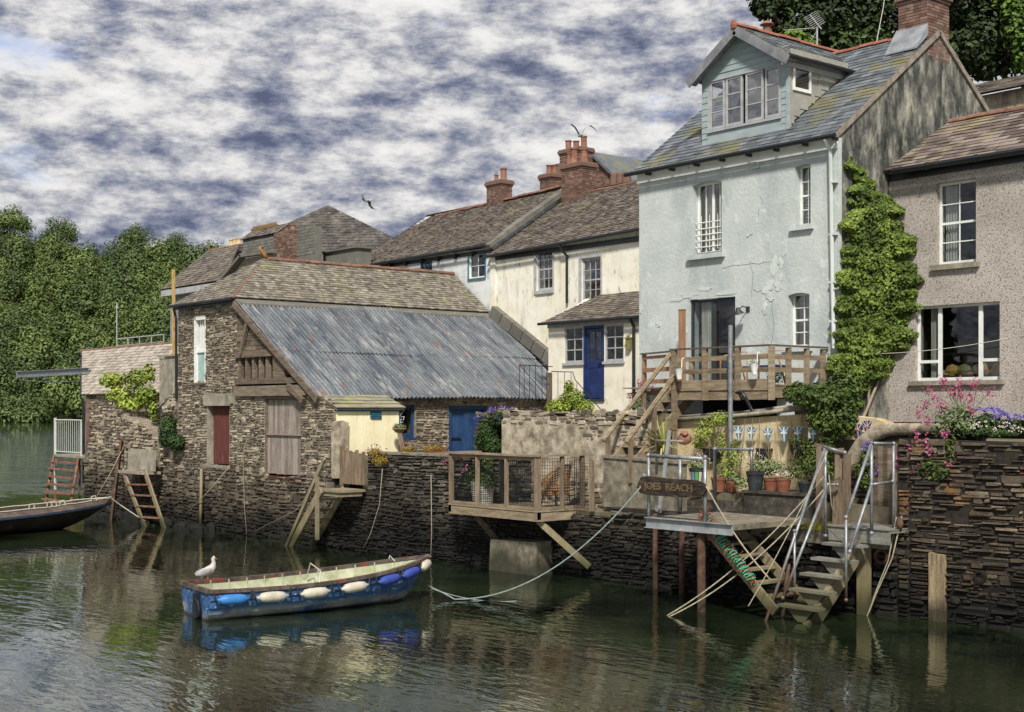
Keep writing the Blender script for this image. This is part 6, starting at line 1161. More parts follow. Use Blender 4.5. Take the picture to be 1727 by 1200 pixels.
def text3d(txt, size, origin, fr, mat, parent, ext=.006, name='lettering', sx=1):
    cu = bpy.data.curves.new('txt', 'FONT'); cu.body = txt; cu.size = size; cu.extrude = ext; cu.offset = .004; cu.align_x = 'CENTER'
    to = bpy.data.objects.new('txt', cu); COL.objects.link(to); dg = bpy.context.evaluated_depsgraph_get(); me = bpy.data.meshes.new_from_object(to.evaluated_get(dg)); bpy.data.objects.remove(to)
    mb = MB(); mb.v = []; P0 = origin
    mb.add([fr.p(P0[0]+v.co.x*sx, P0[1]+v.co.y, P0[2]+v.co.z) for v in me.vertices], [tuple(p.vertices) for p in me.polygons]); return O(name, mb, mat, parent)
text3d('JOES  REACH', .20, ((xs0+xs1)/2-.05, (nz0+nz1)/2-.06, .034), fN, M('letter_brown', ['#51452f', '#726248'], 6), board, sx=1.15)
# stairs with tangled green rope
w1s = T('mossy_stairs', 'mossy open timber stairs dropping to the water from the jetty platform', 'stairs', (10.5, -.3, 0))
yo, yi = -1.0, -.1
def spt(px, py, Y): return pY(px, py, Y)
T0 = spt(1190, 888, yo); T0i = spt(1238, 882, yi); Bo = spt(1292, 1012, yo); Bi = spt(1345, 1000, yi)
for a, c_ in ((T0, Bo), (T0i, Bi)): q = MB(); d = Vector(c_)-Vector(a); q.bar(a, Vector(a)+d*1.15, .05, .2, r=.4); O('stringer', q, m_weedwood, w1s)
for k in range(6):
    t = (k+.45)/5.6; a = lerp(T0, Bo, t); c_ = lerp(T0i, Bi, t); q = MB(); z_ = (a[2]+c_[2])/2; q.bar((a[0], a[1]-.02, z_), (c_[0], c_[1]+.02, z_), .24, .045, r=R.random()); O('tread', q, m_weedwood, w1s)
rg = random.Random(4); gn = T('tangled_green_rope', 'bright green rope wound round a rusty rail and old net on the mossy stairs', 'rope', tuple(T0))
P0 = Vector(spt(1188, 872, yo-.12)); P1 = Vector(spt(1268, 978, yo-.12)); q = MB(); q.tube([P0-(P1-P0)*.03, P1], .035, 8); O('rail', q, m_rust, gn)
dn = (P1-P0).normalized(); sd_ = dn.cross(Vector((0, 1, 0))).normalized(); q = MB(); pts = []
for k in range(150):
    t = k/149; w_ = .10*(1-.35*t)+rg.uniform(-.03, .05); ph = k*1.15+rg.uniform(-.4, .4); pts.append(P0+(P1-P0)*(t*.98+.02+rg.uniform(-.012, .012))+sd_*math.cos(ph)*w_+Vector((0, 1, 0))*math.sin(ph)*.09)
q.tube(pts, .011, 5); O('cord', q, m_ropeg, gn)
q = MB()
for k in range(420):
    t = rg.random()**1.8; c = P0+(P1-P0)*t; p = c+Vector((rg.gauss(0, .05), rg.gauss(0, .04), rg.gauss(0, .06)))*(1.5-t); d = Vector((rg.gauss(0, 1), rg.gauss(0, 1), rg.gauss(0, 1))).normalized()*.09; q.tube([p-d, p+d*.3+Vector((0, 0, rg.uniform(-.04, .04))), p+d], .006, 3, r=rg.random())
O('frayed_net', q, M('rust_red_net', ['#6b3322', '#8e4a34', '#a4604a'], 6, rnd=.6), gn)
# ---------------------------------------------------------------- second stair: timber treads on a central stringer, galvanised handrails
s3 = T('galvanised_stairs', 'silvered open tread water stairs with tall galvanised handrails', 'stairs', (12, .5, 0))
q = MB(); pf0, pf1 = 11.35, 12.85; q.box(pf0, pf1, .75, 1.75, 1.63, 1.69, r=.5); 
for k in range(8): q.box(pf0-.01, pf1+.01, .72+k*.13, .83+k*.13, 1.691, 1.712, r=R.random())
O('landing', q, m_weedgrey, s3)
q = MB(); q.box(pf0+.1, pf1, .74, .8, 1.42, 1.63, r=.3); q.fprism(FY(.73), [(pf0+.15, 1.62), (pf0+.75, 1.62), (pf0+.65, 1.25)], -.05, 0, r=.6); O('bracket', q, m_weedgrey, s3)
treads = [(1425, 900), (1405, 930), (1400, 961), (1390, 991), (1372, 1018)]
for k, (px, py) in enumerate(treads):
    c = pX(px, py, 11.98); z_ = 1.38-.27*k; y_ = .55-.34*k
    q = MB(); q.box(11.53, 12.45, y_-.14, y_+.14, z_-.03, z_+.02, r=R.random()); tr = O('tread', q, m_weedgrey, s3)
    q = MB(); q.fprism(FY(y_-.05), [(11.68, z_-.031), (12.3, z_-.031), (12.1, z_-.28), (11.95, z_-.28)], -.04, 0, r=.5+.05*k); O('bracket', q, m_weedgrey, tr)
q = MB(); q.bar((12.15, 1.0, 1.5), (12.15, -1.35, -.6), .12, .3, r=.4); q.box(12.0, 12.2, .9, 1.1, -.5, 1.62, r=.3); O('stringer', q, m_weedwood, s3)
def rail(pts, rad=.032, nm='handrail', par=s3):
    q = MB(); q.tube(pts, rad, 8)
    for p in (pts[0], pts[-1]): q.ball(p, rad*1.5)
    O(nm, q, m_galv, par, smooth=True)
XLs, XRs = 11.42, 12.62
def PX(px, py, X): return pX(px, py, X)
lt = PX(1392, 754, XLs); lb_ = PX(1285, 1046, XLs); rail([lt, (lb_[0], lb_[1], -.2)]); lm = PX(1396, 817, XLs); rail([lm, (lerp(lm, PX(1320, 1008, XLs), 1))])
rail([(lt[0], lt[1], 1.5), lt], nm='upright'); rail([lt, PX(1425, 763, XLs+.3)], .028); rail([lm, PX(1412, 817, XLs+.2)], .028)
lu = PX(1340, 895, XLs); rail([(lu[0], lu[1], -.1), lu], .028, 'upright')
rt_ = PX(1470, 747, XRs); rb = PX(1427, 872, XRs); rail([rt_, rb]); rm = PX(1470, 817, XRs); rail([rm, PX(1433, 930, XRs)])
rail([(rt_[0], rt_[1], 1.65), rt_], nm='upright'); ru = PX(1431, 872, XRs); rail([(rb[0], rb[1], .45), rb], .028, 'upright')
re_ = PX(1507, 748, XRs+.05); rail([rt_, re_], .028); rail([(re_[0], re_[1], 1.65), re_], .03, 'upright'); rail([rm, PX(1505, 812, XRs+.05)], .028)
q = MB(); a = PX(1330, 950, XLs-.1); c_ = pZ(1317, 1040, 0); q.tube([a, (c_[0], c_[1], -.3)], .04, 7); O('rusty_prop', q, m_rust, s3, smooth=True)
# timber gate posts and slats
gp_ = T('timber_gate', 'dark weathered slatted gate between stout posts at the head of the galvanised stairs', 'gate', (12.8, 1.7, 1.6))
q = MB()
for k, px in enumerate((1478, 1486, 1494, 1502)): x = pY(px, 800, 1.95)[0]; q.box(x-.06, x+.05, 1.93, 1.97, 1.75, pY(px, 750, 1.95)[2]-.02*k, r=R.random())
O('slat', q, m_oldbeam, gp_); q = MB(); x = pY(1475, 800, 1.95)[0]; q.box(x, x+.75, 1.971, 2.02, 2.2, 2.3); q.box(x, x+.75, 1.971, 2.02, 3.0, 3.1); O('rail', q, m_oldbeam, gp_)
for px, pt, pb, yy, w_ in ((1517, 748, 880, 1.5, .15), (1530, 790, 885, 1.45, .1)): x = pY(px, pt, yy)[0]; q = MB(); q.box(x-w_/2, x+w_/2, yy-w_/2, yy+w_/2, 1.2, pY(px, pt, yy)[2], r=R.random()); O('post', q, m_timber, gp_)
fp = T('fence_posts', 'cluster of split dark timber posts with a cross rail left of the gate', 'fence', (10.9, 1.2, 1.4))
for px, pt, pb, yy, w_ in ((1383, 752, 885, 1.3, .13), (1415, 755, 875, 1.35, .14), (1428, 765, 870, 1.35, .12), (1413, 808, 885, 1.0, .16)): x = pY(px, pt, yy)[0]; q = MB(); q.hexa([(x-w_/2, yy-w_/2, 1.2), (x+w_/2, yy-w_/2, 1.2), (x+w_/2, yy+w_/2, 1.2), (x-w_/2, yy+w_/2, 1.2)]+[(x-w_/2+.02, yy-w_/2, pY(px, pt, yy)[2]-.03), (x+w_/2-.01, yy-w_/2, pY(px, pt, yy)[2]), (x+w_/2, yy+w_/2, pY(px, pt, yy)[2]), (x-w_/2, yy+w_/2, pY(px, pt, yy)[2]-.02)], r=R.random()); O('post', q, m_timber, fp)
a = pY(1375, 750, 1.3); c_ = pY(1425, 762, 1.35); q = MB(); q.bar((a[0], 1.3, a[2]), (c_[0], 1.3, c_[2]), .1, .06); O('cross_rail', q, m_oldbeam, fp)
# big square fender post, pipes
a = pZ(1587, 1046, 0); c_ = pY(1587, 932, a[1]); q = MB(); w_ = .17; q.hexa([(a[0]-w_, a[1]-w_, -1.5), (a[0]+w_, a[1]-w_, -1.5), (a[0]+w_, a[1]+w_, -1.5), (a[0]-w_, a[1]+w_, -1.5), (a[0]-w_+.01, a[1]-w_, c_[2]), (a[0]+w_-.02, a[1]-w_+.01, c_[2]-.03), (a[0]+w_-.02, a[1]+w_, c_[2]+.0), (a[0]-w_+.02, a[1]+w_, c_[2]+.03)])
O('mooring_post', q, M('old_pile', ['#4f4436', '#75664f', '#948468', '#a89a80'], 3, bump=.8, bscale=7, stretch=(5, 5, .5), tide=[(.35, .15, '#1d1c14', .85)], fine=(30, .3)), label='thick square timber mooring post standing in the water on the right', cat='post')
a = pY(1487, 936, qy(12.4)-.08); q = MB(); q._lathe((a[0], a[1]+.2, a[2]), [(.15, 0), (.15, .3), (.1, .3), (.09, .05)], 14, .5, 0, (.15, -1, -.05)); O('drain_pipe', q, m_rust, label='broken clay drain pipe poking out of the quay right of the galvanised stairs', cat='pipe', smooth=True, autos=40)
a = pY(1654, 972, qy(14.6)-.05); q = MB(); q._lathe((a[0], a[1]+.05, a[2]), [(.12, 0), (.12, .12), (.08, .12), (.07, .02)], 14, .5, 0, (.1, -1, 0)); O('drain_pipe', q, m_qmort, label='small round drain end in the high quay wall right of the mooring post', cat='pipe', smooth=True, autos=40)
# ---------------------------------------------------------------- pots
m_plast = M('black_plastic', ['#1e2022', '#303336', '#43464a'], 6, rough=.5, bump=.1); m_terr = M('terracotta_pot', ['#68402f', '#7f4e3b', '#8f5f4b'], 4, bump=.2, over=[('#8d8070', 3, .58, .7, .5, S3)])
def pot(name, label, px, pyb, wpx, hpx, Y, mat, group=None, taper=.72, zb=None):
    c = pY(px, pyb, Y); d = (c[0]-CX)*FW[0]+(c[1]-CY)*FW[1]; r_ = wpx/F*d/2; h = hpx/F*d; z_ = c[2] if zb is None else zb; q = MB()
    q._lathe((c[0], Y, z_), [(r_*taper, 0), (r_*.93, h*.80), (r_*1.0, h*.81), (r_*1.02, h), (r_*.9, h), (r_*.85, h*.85), (.01, h*.85)], 18, R.random(), 0, (0, 0, 1)); o = O(name, q, mat, smooth=True, autos=35, label=label, cat='flower pot', group=group); return (c[0], Y, z_+h, r_)
PG = 'flower pots along the ledge'
pots = [pot('flower_pot', 'square shouldered terracotta pot nearest the garden steps', 1212, 822, 26, 24, 1.95, m_terr, PG, zb=2.14), pot('flower_pot', 'small terracotta pot between two larger pots beside the steps', 1234, 826, 20, 18, 2.1, m_terr, PG, zb=2.14),
    pot('flower_pot', 'big black plastic tub in the middle of the row of pots', 1274, 828, 31, 32, 1.86, m_plast, PG, zb=2.23), pot('flower_pot', 'broad faded terracotta pot just right of the black tub', 1300, 826, 26, 20, 2.15, m_terr, PG, zb=2.23),
    pot('flower_pot', 'orange terracotta pot holding white daisies', 1321, 830, 28, 24, 1.9, m_terr, PG, zb=2.23), pot('flower_pot', 'small dark tub at the right end of the ledge', 1358, 826, 24, 18, 2.0, m_plast, PG, zb=2.23), pot('flower_pot', 'pale square planter raised behind the right-hand pots', 1368, 798, 22, 18, 2.4, m_pillar, PG, zb=2.5)]
pc = pot('painted_pot', 'pot painted in blue and green stripes behind the jetty railing', 1175, 815, 26, 28, 1.55, m_plast, zb=2.3)
q = MB(); mc = [m_plast, M('stripe_blue', ['#5d6d9c', '#7886b3'], 5), M('stripe_green', ['#3f8a3a', '#55a04a'], 5), M('stripe_cream', ['#b5b08c', '#c8c3a2'], 5)]
for k in range(12): t0_, t1_ = 2*PI*k/12, 2*PI*(k+.8)/12; rr_b, rr_t = pc[3]*.79, pc[3]*.97; q.add([(pc[0]+math.cos(t0_)*rr_b, 1.55+math.sin(t0_)*rr_b, 2.32), (pc[0]+math.cos(t1_)*rr_b, 1.55+math.sin(t1_)*rr_b, 2.32), (pc[0]+math.cos(t1_)*rr_t*1.02, 1.55+math.sin(t1_)*rr_t*1.02, pc[2]-.08), (pc[0]+math.cos(t0_)*rr_t*1.02, 1.55+math.sin(t0_)*rr_t*1.02, pc[2]-.08)], [(0, 1, 2, 3)], .5, 1+k % 3)
O('stripes', q, mc, [o for o in COL.objects if o.name.startswith('painted_pot')][0])
WB = 'black half-round wall baskets on the yellow wall'
def basket(px, py, w_, lab):
    c = pY(px, py, YY-.12); q = MB(); n = 12; vs = []; r_ = w_/F*31/2
    for j, (rr_, zz) in enumerate(((1, 0), (.95, -.09), (.7, -.22), (.45, -.3))):
        for i in range(n+1): t = PI*i/n; vs.append((c[0]+r_*rr_*math.cos(t), YY-.03-r_*.8*rr_*math.sin(t), c[2]+zz))
    q.add(vs, [(j*(n+1)+i, j*(n+1)+i+1, (j+1)*(n+1)+i+1, (j+1)*(n+1)+i) for j in range(3) for i in range(n)]+[tuple(range(3*(n+1), 4*(n+1)))])
    q.tube([vs[i] for i in range(n+1)], .02, 5); O('wall_basket', q, m_plast, label=lab, cat='planter', group=WB); return (c[0], YY-.15, c[2])
bk = [basket(1200, 757, 44, 'black wall basket nearest the terracotta hanging pot'), basket(1286, 757, 32, 'black wall basket in the middle of the yellow wall'), basket(1345, 750, 38, 'black wall basket under the pennants near the ivy')]
a = pY(1155, 738, 1.4); q = MB(); q._lathe((a[0], 1.4, a[2]-.14), [(.05, 0), (.15, .06), (.17, .14), (.13, .22), (.08, .26), (.1, .3), (.08, .3)], 14, .5, 0, (.25, -.35, .9)); q.tube([(a[0]+.1, 1.3, a[2]+.08), (a[0]+.17, 1.22, a[2]+.12)], [.07, .06], 8); O('strawberry_pot', q, m_pot, label='round terracotta pot with side mouth hanging against the yellow wall', cat='pot', smooth=True, autos=40)
for k, (px, py, lab) in enumerate(((1146, 630, 'white cone flower pot hung from the left end of the deck rail'), (1273, 622, 'white cone flower pot hung from the middle of the deck rail'))):
    a = pY(px, py, YF-.2); q = MB(); q._lathe((a[0], YF-.2, a[2]-.13), [(.055, 0), (.1, .24), (.11, .25), (.09, .25)], 14, .5, 0, (-.15, 0, 1)); r0 = T('hanging_pot', lab, 'flower pot', (a[0], YF-.2, a[2]-.13)); O('pot', q, m_wht, r0, smooth=True, autos=40)
    q = MB(); q.tube([(a[0]+.05, YF-.18, a[2]), (a[0]+.05, YF-.17, a[2]+.35), (a[0]+.05, YF-.1, a[2]+.38)], .012, 5); O('hook', q, m_wht, r0); rg = random.Random(k); q = MB(); blobs(q, [((a[0]-.02, YF-.2, a[2]+.15), .12, .1, .08)], .05, 200, rg); O('foliage', q, m_leafd, r0)
# bunting
def pennant(mb_b, mb_w, mb_r, P, Q, drop, sway):
    P, Q = Vector(P), Vector(Q); M_ = (P+Q)/2+Vector((sway, 0, -drop)); U = Q-P; nrm = Vector((0, -1, 0))
    def tri(a, b, c, n, mb): mb.prism([a+nrm*n, b+nrm*n, c+nrm*n], nrm*.003)
    tri(P, M_, Q, 0, mb_b)
    def strip(a, b, w_, n, mb):
        a, b = Vector(a), Vector(b); d = (b-a).normalized(); s_ = d.cross(nrm).normalized()*w_/2; mb.prism([a-s_+nrm*n, b-s_*.5+nrm*n, b+s_*.5+nrm*n, a+s_+nrm*n], nrm*.003)
    C = P+U*.5+(M_-(P+U*.5))*.38; top = P+U*.5
    strip(P+U*.06, C, .02, .004, mb_w); strip(Q-U*.06, C, .02, .004, mb_w); strip(top, M_*.85+top*.15, .045, .005, mb_w); strip(P+(M_-P)*.36+U*.02, Q+(M_-Q)*.36-U*.02, .045, .006, mb_w)
    if mb_r is not None: strip(top, M_*.85+top*.15, .022, .009, mb_r); strip(P+(M_-P)*.36+U*.03, Q+(M_-Q)*.36-U*.03, .022, .010, mb_r)
m_flb = M('flag_teal_blue', ['#426a86', '#568097'], 4, bump=0); m_fln = M('flag_navy', ['#262d55', '#343c68'], 4, bump=0); m_flr = M('flag_red', ['#983038', '#b04048'], 4, bump=0); m_flw = M('flag_white', ['#c6c8c4', '#dcdcd8'], 4, bump=0)
for lab, pxs, Y, red, mm in (('string of faded blue and white cross pennants along the yellow wall', [(1245, 718), (1268, 719), (1295, 721), (1322, 719), (1345, 719), (1372, 720)], YY-.22, False, m_flb), ('string of red white and blue cross pennants near the curved wall', [(1398, 722), (1422, 719), (1445, 714), (1462, 708)], 2.75, True, m_fln)):
    r0 = T('bunting', lab, 'bunting', pY(pxs[0][0], pxs[0][1], Y)); q = MB(); q.tube([pY(pxs[0][0]-70 if not red else pxs[0][0]-10, pxs[0][1]-4, Y)]+[pY(a, b_, Y) for a, b_ in pxs]+[pY(pxs[-1][0]+20, pxs[-1][1]-4, Y)], .006, 4); O('string', q, m_ropew, r0)
    for (a, b_) in pxs:
        P = pY(a-9, b_+1, Y); Q = pY(a+9, b_+1, Y); mb_, mw_, mr_ = MB(), MB(), (MB() if red else None); pennant(mb_, mw_, mr_, P, Q, .36, R.uniform(-.05, .05)); pn = O('pennant', mb_, mm, r0); O('white_cross', mw_, m_flw, pn)
        if red: O('red_cross', mr_, m_flr, pn)
# chairs glimpsed on the deck
for px, lab in ((1235, 'pale bentwood chair on the deck behind the scaffold pole'), (1300, 'pale bentwood chair on the deck near the corner post')):
    a = pY(px, 612, 3.3); r0 = T('deck_chair', lab, 'chair', (a[0], 3.3, ZF)); q = MB(); q.tube([(a[0]-.28, 3.2, ZF+.0), (a[0]-.27, 3.2, ZF+.6), (a[0]-.15, 3.22, ZF+.72), (a[0]+.1, 3.25, ZF+.72), (a[0]+.25, 3.25, ZF+.68), (a[0]+.27, 3.5, ZF)], .022, 7); q.tube([(a[0]-.2, 3.6, ZF), (a[0]-.2, 3.6, ZF+.8), (a[0]+.2, 3.6, ZF+.8), (a[0]+.2, 3.6, ZF)], .022, 7); O('frame', q, m_wick, r0, smooth=True)
    q = MB(); q.box(a[0]-.25, a[0]+.25, 3.2, 3.65, ZF+.4, ZF+.46); O('seat', q, m_navy, r0)
# black railing above the barn eave
ir = T('iron_railing', 'thin dark iron railing beside the porch with a curved handrail', 'railing', (0, 3.2, 3.9)); Yi = 3.15; q = MB()
a, c_ = pY(876, 615, Yi), pY(932, 618, Yi); zb3 = 3.72; q.tube([a, c_], .012, 5)
for px in (876, 884, 893, 903, 914, 922): x = pY(px, 615, Yi)[0]; q.tube([(x, Yi, zb3), (x, Yi, a[2])], .009, 5)
q.tube([a, pY(922, 668, Yi)], .012, 5); q.tube([pY(876, 690, Yi), pY(932, 688, Yi)], .01, 5)
O('bars', q, m_iron, ir); q = MB(); Yj = 6.0; a2, c2 = pY(930, 626, Yj), pY(966, 627, Yj); q.tube([a2, c2, pY(970, 640, Yj), pY(1013, 690, Yj)], .014, 5)
for px in (941, 952, 963, 973): t = pY(px, 627 if px < 967 else 645, Yj); q.tube([t, (t[0], Yj, 3.9)], .009, 5)
O('bars', q, m_iron, ir); q = MB(); x = pY(926, 640, 4.5)[0]; q.box(x-.06, x+.06, 4.45, 4.57, 3.6, pY(926, 628, 4.5)[2]); O('post', q, m_oldbeam, ir)
# planter stand beside the shed
a = pX(682, 765, -4.9); q = MB(); q.bar((-4.9, a[1], 2.66), (-5.0, a[1]-.1, 3.3), .14, .14); q._lathe((-5.02, a[1]-.1, 3.3), [(.1, 0), (.22, .12), (.2, .14)], 12, .5, 0, (0, 0, 1)); O('log_stand', q, m_timber, label='leaning log stand carrying a bowl of plants beside the cream shed', cat='plant stand')
flowerplant('bowl_plant', 'grey green plant in the bowl on the log stand', [((-5.02, a[1]-.1, 3.5), .2, .2, .09)], m_leafs, .06, 220, cat='plant', seed=8)
a = pX(742, 762, -4.2); q = MB(); q.box(-4.4, -4.1, a[1]-.45, a[1]+.15, 2.72, 2.8); O('trough', q, m_terr, label='shallow terracotta trough on the yard wall left of the timber deck', cat='trough')
flowerplant('trough_plant', 'pinkish trailing plants growing in pots along the yard wall', [((-4.25, a[1]-.2, 2.85), .2, .4, .1), ((-4.4, a[1]-1.0, 2.82), .15, .3, .12)], m_leafo, .05, 200, (m_pink, 14, .03, [((-4.25, a[1]-.2, 2.88), .2, .4, .12), ((-4.4, a[1]-1.0, 2.85), .15, .3, .14)]), 'plant', 9)
# ---------------------------------------------------------------- boats
def hull(root, Pst, Pbow, nst, sect, mats, planks=7, name='hull'):
    pass
def boat_frame(ps, pb):
    ps, pb = Vector(ps), Vector(pb); ax = (pb-ps); ax.z = 0; L_ = ax.length; ax.normalize(); side = Vector((-ax.y, ax.x, 0)); return ps, ax, side, L_
def PC(s, d, z=0): return (CX+FW[0]*d+RT[0]*s, CY+FW[1]*d+RT[1]*s, z)
ps, ax, side, LB = boat_frame(PC(-6.12, 26.05), PC(-1.80, 28.75))
if side.dot(Vector((CX, CY, 0))-ps) < 0: side = -side            # side points to the camera
rb = T('rowing_boat', 'old blue clinker rowing boat with peeling paint moored in the near water', 'boat', (ps.x, ps.y, 0))
m_bhull = M('flaking_blue_hull', ['#29456a', '#355683', '#416694'], 3, rough=.6, bump=.5, bscale=20, over=[('#8fb4c4', 4.5, .60, .63, .85, (1, 1, 2.5)), ('#1d2c3f', 2.2, .55, .7, .55, (1, 1, 2)), ('#c7c9bd', 12, .62, .65, .85, (1, 1, 1.5)), ('#8a8c84', 1.1, .44, .52, .8, (.6, .6, .6), (.26, .16)), ('#2c3024', 2, .2, .4, .85, (1, 1, 1), (.07, .02))])
m_bin = M('pale_boat_interior', ['#83866a', '#a7aa8e', '#c2c4ab'], 2.5, bump=.3, over=[('#8a8436', 2.2, .54, .68, .6, (1, 1, .6)), ('#5a5847', 3, .58, .72, .6, S3)])
m_gun = M('worn_gunwale', ['#2c2522', '#51463f', '#6e6359'], 3.5, bump=.5, over=[('#83332e', 1.8, .58, .61, .75, S3), ('#a29685', 5, .6, .7, .6, S3)])
NS = 26; NP = 7
def bsec(t):      # half beam, keel z, gunwale z
    hb = .93*max(0, 1-max(0, (t-.42)/.58)**2.3)**.85*(.86+.14*min(1, t/.35)); hb = max(hb, .015); kz = -.16+.62*max(0, (t-.80)/.2)**2.2; gz = .50+.06*(1-t)**2+.36*t**2.3; return hb, kz, gz
def bpt(t, k, s, inset=0):   # k: 0 keel .. 1 gunwale
    hb, kz, gz = bsec(t); fl = .55+.4*t; y = hb*(math.sin(min(1, k)*PI/2)**(.62+.75*t)); z = kz+(gz-kz)*max(0, 1-math.cos(min(1, k)*PI/2))**(.95-.25*t) if k < 1 else gz
    x = LB*t-.10*(1-k)*t**8*3
    p = ps+ax*x+side*(s*max(0, y-inset)); return Vector((p.x, p.y, z+inset*.6))
q = MB()
for s in (1, -1):
    for j in range(NP):
        k0, k1 = j/NP, (j+1)/NP; vs = []
        for i in range(NS+1):
            t = i/NS; lo = bpt(t, k0, s)+side*s*(.03 if j else 0)*(1-t*.7)+Vector((0, 0, -.012)); hi = bpt(t, k1, s); vs += [lo, hi, bpt(t, k0, s, .0)]
        fs = []
        for i in range(NS): a = 3*i; fs += [(a, a+3, a+4, a+1), (a, a+2, a+5, a+3)]
        q.add(vs, fs, R.random())
tr = [bpt(0, k/NP, 1) for k in range(NP+1)]; tl = [bpt(0, k/NP, -1) for k in range(NP+1)]; q.add(tr+tl, [(i, i+1, NP+2+i, NP+1+i) for i in range(NP)])
O('hull', q, m_bhull, rb, smooth=False)
q = MB(); vs = []
for i in range(NS+1):
    t = min(.985, i/NS*.985+.008); vs += [bpt(t, k/8, 1, .03)+Vector((0, 0, .0)) for k in range(8, -1, -1)]+[bpt(t, k/8, -1, .03) for k in range(1, 9)]
n_ = 17; q.add(vs, [(i*n_+j, i*n_+j+1, (i+1)*n_+j+1, (i+1)*n_+j) for i in range(NS) for j in range(n_-1)]); q.add([vs[j] for j in range(n_)], [tuple(range(n_))])
for i in range(3, NS-1, 2):   # ribs
    for s in (1, -1): q.tube([bpt(i/NS, k/8, s, .045) for k in range(1, 9)], .016, 4)
O('lining', q, m_bin, rb, smooth=True, autos=40)
q = MB()
for s in (1, -1):
    pts = [bpt(i/NS, 1, s)+Vector((0, 0, .01)) for i in range(NS+1)]
    for a, c in zip(pts, pts[1:]): q.bar(a-(c-a)*.02, c+(c-a)*.02, .10, .065, r=R.random())
q.bar(bpt(0, 1, 1)+Vector((0, 0, .01)), bpt(0, 1, -1)+Vector((0, 0, .01)), .08, .08); q.ball(tuple(bpt(1, 1, 1)+Vector((0, 0, .0))), .09, .09, .06, 8); O('gunwale', q, m_gun, rb)
for t, w_ in ((.12, .34), (.46, .22), (.74, .2)):
    q = MB(); hb, kz, gz = bsec(t); z_ = gz-.2; c = ps+ax*(LB*t); q.bar(c+side*(hb-.08)+Vector((0, 0, z_)), c-side*(hb-.08)+Vector((0, 0, z_)), w_, .035); O('thwart', q, m_bin if t > .2 else m_greyp, rb)
q = MB(); q.tube([bpt(.43, 1, 1)+Vector((0, 0, .03)), bpt(.46, 1, 1)-side*.3+Vector((0, 0, .22)), bpt(.52, 1, -1)+side*.35+Vector((0, 0, .22)), bpt(.52, 1, -1)+side*.15+Vector((0, 0, -.1))], .012, 5); q.tube([bpt(.84, 1, 1)+Vector((0, 0, -.05)), bpt(.84, 1, 1)+Vector((0, 0, .1)), bpt(.85, 1, 1)-side*.1+Vector((0, 0, .05))], .012, 5); q.tube([bpt(.86, 1, -1)+Vector((0, 0, -.15)), bpt(.87, 1, -1)+Vector((0, 0, .12)), bpt(.88, 1, -1)+side*.1], .012, 5); O('rope', q, m_ropew, rb)
q = MB(); c = ps-ax*.06+side*.25; 
for k in range(4): q.tube([(c.x+.02*k+side.x*.16*math.cos(u*.5), c.y+side.y*.16*math.cos(u*.5)-.01*k, .2+.17*math.sin(u*.5)) for u in range(13)], .03, 6, closed=True)
q.bar(c+Vector((0, 0, -.2)), c+Vector((0, 0, .48)), .16, .08); O('rudder_tackle', q, m_iron, rb)
m_fw = M('white_fender', ['#9c9686', '#b5afa0', '#c1bbad'], 5, rough=.5, bump=.1, over=[('#8e8568', 4, .58, .7, .5, S3)], world=True); m_fb = M('bright_blue_fender', ['#2f6aa8', '#3f7fbe'], 5, rough=.45, bump=.1); m_fd = M('deep_blue_fender', ['#2c3d86', '#3b4d99'], 5, rough=.45, bump=.1, over=[('#6c75a8', 4, .6, .72, .5, S3)])
FG = "fenders hung along the rowing boat's side"
for k, (t, mm, lab) in enumerate(((.085, m_fb, 'bright blue fender nearest the stern of the rowing boat'), (.235, m_fw, 'white fender next to the bright blue one at the stern of the rowing boat'), (.405, m_fw, 'middle white fender of the rowing boat'), (.575, m_fw, 'white fender next to the two deep blue ones'), (.745, m_fd, 'deep blue fender nearer the stern of the pair'), (.865, m_fd, 'deep blue fender nearer the bow of the pair'), (.965, m_fw, 'white fender right under the bow of the rowing boat'))):
    c = bpt(t, .93, 1)+side*.09+Vector((0, 0, -.07)); d = (bpt(min(1, t+.03), .93, 1)-bpt(t-.03, .93, 1)).normalized(); h = .27 if k < 6 else .2
    q = MB(); q._lathe(tuple(c), [(.025, -h-.05), (.035, -h), (.085, -h*.8), (.10, -h*.4), (.10, h*.4), (.085, h*.8), (.035, h), (.025, h+.05)], 12, .5, 0, tuple(d)); fo = O('fender', q, mm, smooth=True, label=lab, cat='fender', group=FG)
    q = MB()
    for e in (-1, 1): q = MB(); q.tube([c+d*e*(h+.02), c+d*e*(h+.07), bpt(min(.99, max(0, t+e*(h+.1)/LB)), 1, 1)+side*.05], [.03, .025, .013], 6); O('lashing', q, m_iron, fo)
